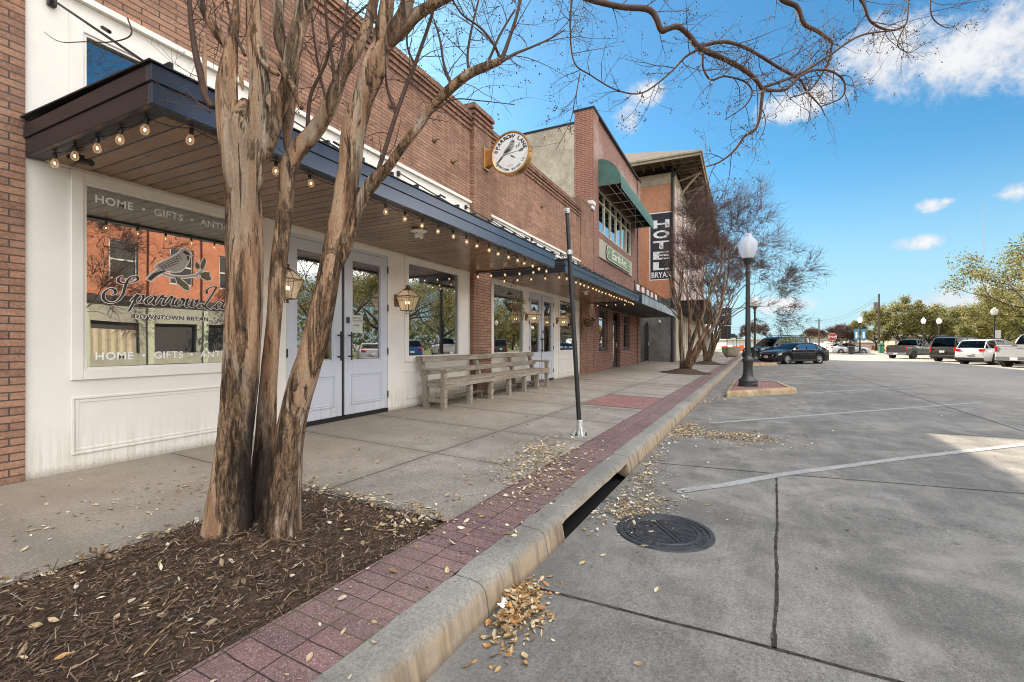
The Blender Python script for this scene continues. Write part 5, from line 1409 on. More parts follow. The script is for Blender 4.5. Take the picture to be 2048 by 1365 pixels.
A4=px([(571,130,2.86,14),(560,80,2.87,15),(557,30,2.88,14),(562,-60,2.9,12),(556,-200,2.92,9)])
A5=px([(452,100,2.72,10),(438,73,2.71,12),(418,40,2.70,12),(398,-4,2.69,10),(380,-70,2.68,8)])
TB=px([(512,1085,2.86,46),(518,1030,2.87,36),(524,960,2.88,28),(530,880,2.89,24),(537,754,2.90,21),(547,647,2.91,20),(556,540,2.92,21),(567,433,2.93,19),(573,370,2.93,19),(576,340,2.93,20),(592,305,2.93,22),(630,262,2.93,20),(662,205,2.93,19),(685,147,2.93,15),(712,103,2.95,14),(742,30,2.97,12),(760,-80,3.0,10),(775,-220,3.05,7)])
B2=px([(580,330,2.95,14),(574,281,2.96,11),(582,217,2.97,8),(590,158,2.98,7),(592,117,2.99,6),(590,60,3.0,5),(600,-30,3.0,4)])
TC=px([(560,1100,2.70,52),(562,1049,2.70,42),(571,968,2.69,33),(582,861,2.68,33),(601,781,2.67,34),(625,701,2.66,32),(648,594,2.65,29),(667,487,2.64,25),(680,433,2.64,26),(690,381,2.64,27),(700,322,2.64,27),(706,264,2.63,28),(722,205,2.63,26),(743,147,2.62,29),(757,108,2.62,25),(768,82,2.62,9)])
C1=px([(748,140,2.63,22),(760,92,2.63,20),(766,58,2.63,19),(775,0,2.63,16),(783,-90,2.62,14),(800,-230,2.6,10)])
C3=px([(760,120,2.60,20),(788,70,2.59,19),(806,30,2.58,16),(816,0,2.57,15),(838,-80,2.55,13),(850,-220,2.5,9)])
C2=px([(765,110,2.62,20),(800,62,2.62,19),(830,32,2.61,15),(866,10,2.60,12),(905,-12,2.60,12),(960,-45,2.60,11),(1030,-62,2.6,10),(1100,-48,2.62,9)])
TD=px([(668,560,2.66,16),(690,500,2.66,15),(705,450,2.66,14),(722,402,2.66,13),(746,366,2.66,17),(775,337,2.65,12),(795,308,2.64,11),(813,284,2.63,11),(843,246,2.62,10),(866,212,2.61,10),(905,174,2.60,9),(939,148,2.58,8.5),(973,133,2.56,8),(1001,123,2.55,6)])
m=MB()
for l,n,a,f,s in ((TA,34,.16,.16,0),(TB,26,.13,.12,4),(TC,30,.14,.12,8)): rough_tube(m,l,n,a,9,f,s)
m.build('trunk',M['bark'],tree,smooth=True)
m=MB()
for l,s in ((A1,1),(A2,2),(A3,3),(A4,5),(A5,6),(B2,7),(C1,9),(C3,10),(C2,11),(TD,12)):
    l2_=list(l); l2_[0]=(*l2_[0][:3],l2_[0][3]*.18); rough_tube(m,l2_,16,.13,7,.08,s)
for l in ([(545,115,2.76,5),(560,128,2.75,8),(580,165,2.73,7),(595,195,2.72,6),(604,218,2.71,4)],[(518,118,2.76,7),(540,140,2.75,6),(556,150,2.74,4)]):
    rough_tube(m,px(l),9,.25,5,0,3)
m.build('limb',M['bark'],tree,smooth=True)
# loose bark plates
m=MB()
for (u,v,d,w,h,t_) in ((545,205,2.74,10,48,.2),(412,120,2.68,4,120,.0),(484,150,2.74,5,60,.1),(470,170,2.73,5,70,-.1)):
    p=at(u,v,d); s=d/CF; vs=[]
    for i in range(7):
        k=i/6; ww=w*s*(.04+.96*math.sin(math.pi*(.02+.94*k))**.7)*(1+.3*math.sin(k*9+u)); z=p.z+h*s*.5-h*s*k; bend=.018*math.sin(k*2.5)-.02*k*k
        vs+=[(p.x-ww*.45-bend*.9,p.y+ww*.9-bend*.45,z),(p.x+ww*.45-bend*.9,p.y-ww*.9-bend*.45,z)]
    m.add(vs,[(2*i,2*i+1,2*i+3,2*i+2) for i in range(6)])
m.build('loose_bark',M['bark'],tree,smooth=True)

# overhead limb reaching out over the road and finer branches (u,v,depth,half width)
BR=[]
def br(l): BR.append(px(l)); return BR[-1]
O1=br([(1100,-48,2.62,8),(1160,-8,2.63,6),(1240,14,2.64,5.5),(1300,21,2.65,6),(1322,60,2.66,6),(1336,58,2.66,5.5),(1357,54,2.67,5.5),(1379,72,2.68,5.5),(1399,96,2.69,6),(1446,117,2.70,5.2),(1487,139,2.71,5),(1509,157,2.72,4.5),(1525,179,2.73,4)])
br([(1525,179,2.73,3.6),(1519,235,2.74,3.1),(1508,262,2.74,2.8),(1490,272,2.75,2.6),(1468,302,2.75,2.2),(1440,324,2.76,1.7),(1412,334,2.76,1.2)])
br([(1525,179,2.73,3.4),(1570,180,2.74,2.8),(1607,148,2.76,2.4),(1650,140,2.78,2.2),(1682,155,2.8,2),(1690,177,2.8,1.7),(1680,198,2.82,1.4),(1640,214,2.84,1.1)])
br([(1397,94,2.69,4),(1450,84,2.72,3.6),(1499,100,2.75,3.4),(1560,137,2.78,3),(1600,160,2.8,2.4),(1611,180,2.82,2),(1640,212,2.84,1.3),(1650,232,2.85,.9)])
br([(1525,176,2.75,3),(1600,148,2.8,2.6),(1660,110,2.83,2.2),(1720,72,2.86,1.9),(1790,60,2.88,1.4),(1815,45,2.9,1)])
br([(1540,-30,2.9,6),(1565,0,2.9,5),(1594,14,2.9,5),(1608,48,2.9,4.4),(1634,62,2.9,3.8),(1664,84,2.9,3)])
br([(1664,84,2.9,2.6),(1655,128,2.9,2.0),(1620,180,2.9,1.5),(1580,196,2.9,1)])
br([(1700,-40,2.95,3.4),(1727,10,2.95,2.8),(1742,44,2.95,2.4),(1780,61,2.95,2),(1812,48,2.95,1.5),(1816,0,2.95,1.2)])
br([(1812,48,2.95,1.2),(1795,90,2.95,1),(1820,105,2.95,.8),(1845,90,2.95,.6)])
br([(1862,-20,3,1.6),(1862,28,3,1.3),(1880,50,3,1),(1905,56,3,.7),(1924,40,3,.6)])
br([(1398,98,2.69,3),(1370,115,2.68,2.2),(1340,146,2.67,1.7),(1285,186,2.66,1.5),(1232,180,2.65,1.4),(1180,150,2.64,1.4),(1150,128,2.63,1.5),(1141,80,2.62,1.8),(1142,14,2.62,2.2),(1150,-30,2.62,2.6)])
br([(1160,146,2.64,1.4),(1150,200,2.64,1.1),(1140,245,2.64,.8),(1112,300,2.64,.6)])
br([(1406,100,2.69,2.8),(1406,135,2.69,2.2),(1422,160,2.69,2),(1450,153,2.7,2),(1490,164,2.71,1.8),(1504,185,2.72,1.6),(1490,212,2.73,1.3),(1450,240,2.74,1)])
# uprights and side branches among the stems
br([(754,352,2.66,4.5),(760,330,2.66,4.5),(768,306,2.66,4.4),(792,230,2.66,4.2),(816,164,2.67,4),(834,118,2.67,3.6),(864,30,2.68,3.2),(876,-40,2.7,2.4)])
br([(792,230,2.66,3),(775,180,2.65,2.6),(768,120,2.64,2.4),(754,70,2.63,2.2),(752,0,2.62,2)])
br([(828,126,2.67,2.4),(815,95,2.68,2),(816,60,2.7,1.6),(830,20,2.7,1.2)])
br([(1001,123,2.55,4.6),(1010,102,2.55,4.2),(1019,76,2.55,3.6),(1034,30,2.55,3),(1043,-10,2.55,2.5)])
br([(1001,125,2.55,3.6),(1030,108,2.57,2.8),(1060,96,2.6,2.2),(1100,78,2.62,1.7),(1130,60,2.65,1.2)])
br([(1002,120,2.55,3),(985,85,2.53,2.6),(960,55,2.52,2.2),(925,30,2.5,1.9),(905,0,2.5,1.6)])
br([(905,174,2.6,3),(888,130,2.6,2.6),(880,80,2.6,2.2),(868,40,2.6,1.8)])
br([(939,148,2.58,3),(935,110,2.58,2.6),(945,50,2.58,2.2),(960,-10,2.58,1.8)])
br([(973,133,2.56,2.6),(1000,70,2.56,2.2),(1030,20,2.56,1.8)])
br([(843,246,2.62,2),(860,230,2.6,1.6),(905,200,2.58,1.4),(960,202,2.56,1.1),(1030,210,2.55,.8)])
br([(670,165,2.9,4),(664,120,2.92,3.5),(655,60,2.94,3),(650,0,2.95,2.6)]); br([(676,150,2.9,3.4),(688,90,2.92,2.9),(690,40,2.94,2.4),(700,-20,2.95,2)])
br([(615,255,2.92,4),(622,190,2.93,3.5),(650,130,2.94,3),(672,70,2.95,2.6),(735,10,2.97,2)]); br([(655,210,2.93,3),(640,150,2.94,2.6),(630,90,2.95,2.2),(622,20,2.95,2)])
br([(424,215,2.7,6),(410,190,2.69,7),(402,150,2.68,7),(392,110,2.67,6),(383,50,2.66,5),(378,-10,2.65,4)])
br([(455,95,2.72,3.4),(430,60,2.7,3),(412,30,2.68,2.6),(405,-20,2.66,2.2)])
br([(490,112,2.75,3),(476,80,2.74,3),(462,40,2.73,2.6),(450,-10,2.72,2)])
br([(420,225,2.7,2),(395,205,2.68,1.6),(372,178,2.66,1.2)])
br([(255,36,2.6,1.4),(262,70,2.6,1.4),(225,84,2.6,1.2),(170,84,2.6,1),(120,84,2.6,.8),(88,64,2.6,.6)])
m=MB()
for l in BR:
    P=smooth_path(l,5); m.tube([p[:3] for p in P],[p[3] for p in P],7)
m.build('branch',M['twig'],tree,smooth=True)
# twigs
def twigs(mb, lines, rr, step, length, r0, levels, up=.25, berries=None, bend=.55, sides=3, droop=0.0):
    q=[]
    for P in lines:
        acc=rr.uniform(0,step)
        for a,b in zip(P[:-1],P[1:]):
            A=Vector(a[:3]);B=Vector(b[:3]); L=(B-A).length
            if L<1e-6: continue
            acc+=L
            if acc>=step: 
                acc=rr.uniform(-step*.4,step*.4); q.append((A.lerp(B,rr.random()),(B-A).normalized(),min(r0,b[3]*.6),length*rr.uniform(.5,1.25),levels))
    while q:
        p,t,r,L,lv=q.pop()
        side=Vector((rr.gauss(0,1),rr.gauss(0,1),rr.gauss(0,1))); side=(side-t*side.dot(t)).normalized()
        d=(t*rr.uniform(.2,.9)+side*rr.uniform(.5,1.0)+Vector((0,0,up))).normalized()
        n=6; pts=[p]; curl=Vector((rr.gauss(0,1),rr.gauss(0,1),rr.gauss(0,.8)))*bend
        for i in range(n):
            d=(d+curl*(1/n)+Vector((rr.gauss(0,.12),rr.gauss(0,.12),rr.gauss(0,.12)-droop/n))).normalized(); pts.append(pts[-1]+d*L/n)
        rad=[r*(1-.75*i/n) for i in range(n+1)]
        mb.tube(pts,rad,sides,False)
        if lv>0:
            for _ in range(rr.choice((2,3,3,4))):
                i=rr.randint(1,n-1); q.append((pts[i],(pts[i+1]-pts[i]).normalized(),rad[i]*.75,L*rr.uniform(.35,.7),lv-1))
        elif berries is not None and rr.random()<.35:
            for _ in range(rr.randint(1,4)):
                berries.ball(pts[rr.choice((n-1,n))]+Vector((rr.uniform(-.012,.012),rr.uniform(-.012,.012),rr.uniform(-.01,.02))),rr.uniform(.0028,.0045),5,4)
uc=MB(); tips=[]; ru=random.Random(5)
for l in (A1,A2,A3,A4,A5,TB,B2,C1,C3):
    P=smooth_path(l,4); p=Vector(P[-1][:3]); d=(p-Vector(P[-4][:3])).normalized()
    for k in range(2): grow(uc,tips,p-d*.05,(d+Vector((ru.gauss(0,.25),ru.gauss(0,.25),.5))).normalized(),ru.uniform(.85,1.25),P[-1][3]*.85,4,ru,.75,.22,(.62,.86),(2,3),6,.35)
uc.build('upper_limb',M['twig'],tree,smooth=True)
rr=random.Random(21); m=MB(); bb=MB()
for p,d in tips:
    for _ in range(2):
        q=p; dd=(d+Vector((ru.gauss(0,.5),ru.gauss(0,.5),ru.gauss(.2,.4)))).normalized(); pts=[q]
        for i in range(4): dd=(dd+Vector((ru.gauss(0,.25),ru.gauss(0,.25),ru.gauss(0,.25)))).normalized(); q=q+dd*.08; pts.append(q)
        m.tube(pts,[.003,.0026,.002,.0016,.001],3,False)
lines=[[tuple(p) for p in smooth_path(l,4)] for l in BR]
twigs(m,lines[:13],rr,.045,.30,.0032,2,.0,bb,.7)
twigs(m,lines[13:-1],rr,.085,.36,.0032,2,.15,bb,.6)
twigs(m,[[tuple(p) for p in smooth_path(l,4)] for l in (A5,TD[8:],C2,A1[5:],B2)],rr,.12,.34,.003,2,.25,bb,.6)
m.build('twigs',M['twig'],tree)
bb.build('seed_pods',M['twig'],tree)

def bare_tree(label,loc,seed,stems,lv,mat,h0,group,stem_px=None,twig=.10,mound=True,side=(0,0),ok=None):
    rr=random.Random(seed); t=thing('crape_myrtle',label,'tree',loc,group=group)
    m=MB(); tips=[]; cr=MB()
    for k in range(stems):
        a=k*6.283/stems+rr.uniform(-.4,.4); lean=rr.uniform(.10,.30)
        p=Vector((math.cos(a)*.13,math.sin(a)*.13,.05)); d=Vector((math.cos(a)*lean+side[0],math.sin(a)*lean+side[1],1)).normalized()
        # gently wandering stem
        pts=[p]; rad=[.105*rr.uniform(.8,1.1)]; n=7; H=h0*rr.uniform(.75,1.2)
        for i in range(n):
            d=(d+Vector((rr.gauss(0,.09),rr.gauss(0,.09),.05))+Vector((math.cos(a),math.sin(a),0))*.03).normalized(); pts.append(pts[-1]+d*H/n); rad.append(rad[0]*(1-.5*(i+1)/n))
        P=smooth_path([(*q,r) for q,r in zip(pts,rad)],3); m.tube([q[:3] for q in P],[q[3]*(1+.1*mnoise.noise(Vector(q[:3])*4)) for q in P],10)
        for j in range(3):
            sd=Vector((rr.gauss(0,1),rr.gauss(0,1),0)).normalized()
            grow(cr,tips,pts[-1 if j<2 else rr.randint(4,6)],(d+sd*rr.uniform(.25,.6)).normalized(),h0*rr.uniform(.42,.6),rad[-1]*.72,lv,rr,.75,.12,(.62,.86),(2,3),6,.3,ok)
    m.build('trunk',mat,t,smooth=True,world=False); cr.build('limb',mat,t,smooth=True,world=False)
    tw=MB()
    for p,d in tips:
        for _ in range(6):
            L=rr.uniform(.25,.8); q=p; dd=(d+Vector((rr.gauss(0,.5),rr.gauss(0,.5),rr.gauss(0,.4)))).normalized(); pts=[q]
            for i in range(3): dd=(dd+Vector((rr.gauss(0,.25),rr.gauss(0,.25),rr.gauss(0,.25)))).normalized(); q=q+dd*L/3; pts.append(q)
            tw.tube(pts,[twig*.07,twig*.055,twig*.045,twig*.03],3,False)
            if rr.random()<.5: tw.ball(pts[-1],.008+.006*rr.random(),4,3)
    tw.build('twigs',M['twig_far'],t,world=False)
    return t
def mound(x,y,r,label):
    m=MB(); n=28; vs=[(x,y,zs(y)+.20)]
    for k in range(1,6):
        for i in range(n):
            a=i*6.283/n; q=k/5; xx=x+math.cos(a)*r*q*1.15; yy_=y+math.sin(a)*r*q*.95; vs.append((xx,yy_,zs(yy_)+.20*(math.cos(q*math.pi)*.5+.5)+.02*mnoise.noise(Vector((xx*5,yy_*5,0)))*(1-q)+ .002))
    fs=[(0,1+i,1+(i+1)%n) for i in range(n)]
    for k in range(4):
        for i in range(n): fs.append((1+k*n+i,1+k*n+(i+1)%n,1+(k+1)*n+(i+1)%n,1+(k+1)*n+i)[::-1])
    m.add(vs,fs); o=m.build('mulch_mound',M['mulch'],None,smooth=True); tag(o,label,'mulch',kind='stuff')
bare_tree('bare crape myrtle with many slender stems before the hotel, nearer of the two',(20.0,2.02,zs(2.0)+.14),31,6,4,M['bark_far'],2.9,'bare street trees in front of the hotel',twig=.07,side=(.06,-.16),ok=lambda q:q.y<1.0-.13*max(0,q.z-3))
bare_tree('bare crape myrtle with many slender stems before the hotel, farther of the two',(29.4,1.75,zs(1.7)+.14),38,6,4,M['bark_far'],3.1,'bare street trees in front of the hotel',twig=.11,side=(.03,-.18),ok=lambda q:q.y<1.3)
mound(20.0,2.02,1.05,'mulch mound around the nearer bare street tree'); mound(29.4,1.75,1.1,'mulch mound around the farther bare street tree')

def oak(label,loc,seed,H,Rr,n,cols,group=None,name='oak_tree',leaf=.26,squash=.75):
    rr=random.Random(seed); t=thing(name,label,'tree',loc,group=group)
    m=MB(); tips=[]
    th=H*.22; m.tube([(0,0,-.1),(.05,.03,th*.5),(0,0,th)],[.30*H/9,.24*H/9,.22*H/9],9)
    for k in range(5):
        a=k*1.257+rr.uniform(-.3,.3); grow(m,tips,Vector((0,0,th*.95)),Vector((math.cos(a),math.sin(a),rr.uniform(.5,1.1))).normalized(),H*.30,.14*H/9,3,rr,.8,.15,(.6,.85),(2,3),6,.3)
    m.build('trunk',M['oak_bark'],t,smooth=True,world=False)
    c=MB(); cz=H*.60
    # clumps
    cl=[]
    for p,d in tips: cl.append((p,rr.uniform(.45,1.0)*Rr*.22))
    for i in range(70):
        v=Vector((rr.gauss(0,1),rr.gauss(0,1),rr.gauss(0,1))).normalized()*rr.uniform(.55,1.0)
        q=Vector((v.x*Rr,v.y*Rr,cz+v.z*(H-cz)*(1.0 if v.z>0 else squash))); cl.append((q,rr.uniform(.14,.30)*Rr))
    for i in range(n):
        p,r=rr.choice(cl); v=Vector((rr.gauss(0,1),rr.gauss(0,1),rr.gauss(0,.75))); v=v.normalized()*r*rr.random()**.45
        q=p+v
        if q.z<H*.2: continue
        nrm=(v.normalized()+Vector((rr.gauss(0,.6),rr.gauss(0,.6),rr.gauss(0,.6)+.4))).normalized()
        a=nrm.orthogonal().normalized(); b=nrm.cross(a); an=rr.uniform(0,6.28); a2=a*math.cos(an)+b*math.sin(an); b2=nrm.cross(a2)
        s=leaf*rr.uniform(.5,1.15); base=rr.choice(cols); k=rr.uniform(.7,1.25); c.cur=(base[0]*k,base[1]*k,base[2]*k)
        c.add([q-a2*s*.6,q-b2*s*.28+nrm*s*.1,q+a2*s*.6,q+b2*s*.28],[(0,1,2,3)])
    c.build('crown',M['foliage'],t,world=False); return t
# ------------------------------------------------------------------ street lamps
def lamp_mesh(t,far=False):
    T=None
    m=MB()
    m.lathe([(.275,0),(.275,.10),(.255,.115),(.265,.15),(.25,.20),(.185,.26),(.15,.34),(.135,.45),(.135,.72),(.155,.76),(.165,.80),(.15,.85),(.10,.90),(.085,.94)],20)
    m.build('base',M['postmetal'],t,smooth=True,sm_angle=35,world=False)
    m=MB()
    n=24; prof=[(.088,.93),(.080,1.4),(.070,2.4),(.062,3.45)]; vs=[];fs=[]
    for r,z in prof:
        for k in range(n): a=k*2*math.pi/n; q=r*(1 if k%2 else .90); vs.append((q*math.cos(a),q*math.sin(a),z))
    for i in range(3):
        for k in range(n): fs.append((i*n+k,i*n+(k+1)%n,(i+1)*n+(k+1)%n,(i+1)*n+k))
    m.add(vs,fs); m.lathe([(.065,3.45),(.085,3.47),(.085,3.52),(.068,3.54),(.066,3.72),(.10,3.75),(.112,3.80),(.15,3.87),(.16,3.90),(.15,3.93),(.10,3.94)],20)
    m.build('post',M['postmetal'],t,smooth=True,sm_angle=35,world=False)
    g=MB(); g.lathe([(.15,3.92),(.20,4.02),(.25,4.16),(.268,4.28),(.262,4.37),(.235,4.45),(.19,4.51),(.14,4.55),(.115,4.59),(.118,4.63),(.105,4.665),(.06,4.69),(.035,4.70)],28,cap=False)
    go=g.build('globe',M['lampglass_far'] if far else M['lampglass'],t,smooth=True,world=False)
    b=MB(); b.lathe([(.05,3.93),(.055,4.05),(.05,4.12),(.075,4.16),(.075,4.38),(.03,4.42)],14); b.build('lamp_bulb',M['cream'],go,smooth=True,world=False)
    f=MB(); f.lathe([(.045,4.695),(.03,4.715),(.018,4.74),(.026,4.765),(.012,4.80),(.001,4.83)],12); f.build('finial',M['black'],t,smooth=True,world=False)
GL='street lamps along the street'
def lamp(loc,label,far=False,sc=1.0):
    t=thing('street_lamp',label,'street lamp',loc,group=GL); lamp_mesh(t,far); t.scale=(sc,sc,sc); return t
lamp((15.05,-.18,ZR+.14),'dark fluted street lamp with frosted globe on the nearest kerbed island',False,.945)
l2=lamp((36.2,-.86,ZR+.14),'dark street lamp with frosted globe on the second island, by the black saloon',True,.97)
def far_lamp(u,vtop,label,base=ZR+.1,sc=1.0):
    H=4.83*sc+base; d=(H-CH)*CF/(CHZ-vtop); p=at(u,CHZ,d); c=dup(l2); c.location=(p.x,p.y,base); c.scale=(sc,sc,sc); c['label']=label; return p
pA=far_lamp(1989,612,'street lamp with glowing white globe behind the white pickup truck')
pB=far_lamp(1847,634,'street lamp with white globe rising behind the grey pickup truck')
pC=far_lamp(1767,648,'street lamp with white globe at the kerb left of the grey pickup tail')
pD=far_lamp(1878,634,'pale street lamp half lost in the oak leaves behind the dark SUV',sc=.92)
pE=far_lamp(1720,632,'street lamp with two blue banners beyond the bare tree')
# two banners on that lamp
t=thing('lamp_banner','pair of blue cloth banners hung from the far lamp post','banner',(pE.x,pE.y,2.2))
fw=Vector((CS,-CC,0))
for s in (-1,1):
    m=MB(); a=pE+fw*s*.16; b=pE+fw*s*.75
    m.quad((a.x,a.y,1.55),(b.x,b.y,1.55),(b.x,b.y,2.95),(a.x,a.y,2.95)); m.build('cloth',M['bannerblue'],t)
    m=MB(); c=a.lerp(b,.5); e=fw*.12; n_=Vector((-CC,-CS,0))*.01; m.quad(tuple(c-e+n_+Vector((0,0,1.8-c.z))),tuple(c+e+n_+Vector((0,0,1.8-c.z))),tuple(c+e+n_+Vector((0,0,2.6-c.z))),tuple(c-e+n_+Vector((0,0,2.6-c.z)))); m.build('emblem',M['signwhite'],t)
    m=MB(); m.tube([(pE.x,pE.y,2.97),(b.x,b.y,2.97)],.02,5); m.tube([(pE.x,pE.y,1.53),(b.x,b.y,1.53)],.02,5); m.build('rod',M['black'],t)
# stop sign
p=at(1665,CHZ,60); t=thing('stop_sign','red octagonal stop sign on a thin post near the far corner','sign',(p.x,p.y,ZR)); f=(EYE-p); f.z=0; f.normalize(); s_=Vector((-f.y,f.x,0))
def spt(c,a,z,off): return tuple(c+s_*a+f*off+Vector((0,0,z-c.z)))
for r,mat,name,o in ((.50,'signwhite','rim',.0),(.46,'stopred','face',.01)):
    m=MB(); m.add([spt(p,r*math.cos(R(22.5+45*k)),1.98+r*math.sin(R(22.5+45*k)),.05+o) for k in range(8)],[tuple(range(8))]); m.build(name,M[mat],t)
m=MB(); text_mesh(m,'STOP',lambda x,y:spt(p,x,1.86+y,.075),.36,.008,'CENTER'); m.build('lettering',M['signwhite'],t)
m=MB(); m.tube([(p.x,p.y,ZR),(p.x,p.y,2.3)],.04,6); m.build('post',M['silver'],t)
# blank white sign
p=at(1996,CHZ,38); f=(EYE-p); f.z=0; f.normalize(); s_=Vector((-f.y,f.x,0))
t=thing('parking_sign','blank white sign plate on a thin post beside the lamp behind the white pickup','sign',(p.x,p.y,ZR))
m=MB(); m.tube([(p.x,p.y,ZR),(p.x,p.y,2.0)],.03,6); m.build('post',M['postmetal'],t)
m=MB(); m.add([spt(p,a,z,.04) for a,z in ((-.16,1.55),(.16,1.55),(.16,2.22),(-.16,2.22))],[(0,1,2,3)]); m.build('plate',M['signwhite'],t)
# utility poles and mast
def upole(u,vtop,d,label,transformer=False):
    p=at(u,CHZ,d); zt=CH+(CHZ-vtop)*d/CF; t=thing('utility_pole',label,'utility pole',(p.x,p.y,ZR),group='utility poles in the distance')
    m=MB(); m.tube([(p.x,p.y,ZR),(p.x,p.y,zt)],[.17,.12],8); m.build('pole',M['timberpole'],t)
    m=MB(); a=p+fw*.9; b=p-fw*.9; m.tube([(a.x,a.y,zt-.5),(b.x,b.y,zt-.5)],.06,5); 
    if not transformer: m.build('crossarm',M['timberpole'],t)
    if transformer:
        m=MB(); q=p-fw*.55; m.lathe([(.30,-.5),(.33,-.45),(.33,.45),(.28,.52),(.001,.55)],12,Matrix.Translation((q.x,q.y,zt-1.9))); m.tube([(q.x,q.y,zt-1.8),(p.x,p.y,zt-1.8)],.05,4); m.build('transformer',M['grey_concrete'],t)
    return Vector((p.x,p.y,zt))
u1=upole(1758,588,75,'timber utility pole with a grey transformer above the oaks',True); u2=upole(1638,638,110,'thin timber utility pole beyond the black saloon')
t=thing('power_line','thin power lines crossing behind the bare tree','power line',u1)
m=MB()
for dz in (-.3,-.8):
    for a,b in ((u2,u1),(u2,at(1380,648,130))):
        P=[]
        for k in range(9): q=a.lerp(b,k/8); P.append(q+Vector((0,0,dz-1.2*math.sin(math.pi*k/8))))
        m.tube(P,.022,3)
m.build('cable',M['black'],t)
p=at(1967,CHZ,420); zt=CH+(CHZ-405)*420/CF; t=thing('radio_mast','tall thin guyed lattice radio mast on the horizon','mast',(p.x,p.y,0))
m=MB(); 
for k in range(3):
    a=k*2.094; m.tube([(p.x+.8*math.cos(a),p.y+.8*math.sin(a),0),(p.x+.55*math.cos(a),p.y+.55*math.sin(a),zt)],.09,3)
k=0; z=0
while z<zt:
    a=k*2.094; b=a+2.094; m.tube([(p.x+.7*math.cos(a),p.y+.7*math.sin(a),z),(p.x+.7*math.cos(b),p.y+.7*math.sin(b),z+2.2)],.05,3); z+=2.2; k+=1
m.build('lattice',M['mast'],t)
# planter bowl and small sign posts on the far pavement
p=at(1462,CHZ,42); t=thing('planter_bowl','round concrete planter bowl at the far end of the pavement','planter',(p.x,p.y,-.1))
m=MB(); m.lathe([(.34,0),(.52,.12),(.70,.42),(.80,.86),(.84,.92),(.78,.92),(.72,.80),(.001,.78)],24,Matrix.Translation((p.x,p.y,-.13))); m.build('bowl',M['stucco'],t,smooth=True,sm_angle=40)
def post_sign(u,d,vt,label,w,h,mat):
    p=at(u,CHZ,d); zt=CH+(CHZ-vt)*d/CF; t=thing('sign_post',label,'sign',(p.x,p.y,-.12),group='small signs on posts at the pavement end')
    m=MB(); m.tube([(p.x,p.y,-.13),(p.x,p.y,zt)],.035,6); m.build('post',M['black'],t)
    m=MB(); c=Vector((p.x-.05,p.y,zt-h/2)); m.cbox(c.x-.02,c.x+.02,c.y-w/2,c.y+w/2,c.z-h/2,c.z+h/2,.006); m.build('plate',M[mat],t)
post_sign(1454,39,636,'tall black post with a dark plate standing before the planter bowl',.42,.65,'canopy_under')
post_sign(1466,62,668,'small dark sign on a post beyond the planter bowl',.6,.55,'canopy_under'); post_sign(1473,75,671,'narrow dark sign on a distant post near the orange barriers',.3,.6,'black')
t=thing('road_barrier','orange and white plastic road barriers beyond the planter','barrier',at(1468,700,85)); q=at(1468,CHZ,85)
for k in range(4):
    m=MB(); y=q.y+1.2-k*.95; m.cbox(q.x,q.x+.4,y,y+.85,ZR,.85 if k%2 else .7,.05); m.build('barrier_block',M['orange'] if k!=1 else M['signwhite'],t)
# litter bin and trash cans at the far corner
def bin_(u,d,label,mat,h,r):
    p=at(u,CHZ,d); t=thing('litter_bin',label,'litter bin',(p.x,p.y,ZR+.1)); m=MB(); m.lathe([(r*.8,0),(r,.05),(r,h*.85),(r*1.08,h*.86),(r*1.05,h*.93),(r*.6,h),(.001,h)],14,Matrix.Translation((p.x,p.y,ZR+.1))); m.build('drum',M[mat],t,smooth=True,sm_angle=40)
    m=MB(); m.lathe([(r*1.1,h*.78),(r*1.1,h*.84)],14,Matrix.Translation((p.x,p.y,ZR+.1)),cap=False); m.build('band',M['black'],t)
bin_(1702,56,'short dark slatted litter bin at the foot of the bare far tree','canopy_under',1.0,.36); bin_(1763,62,'slim green litter bin beside the far lamp post','greenpaint',1.3,.30)
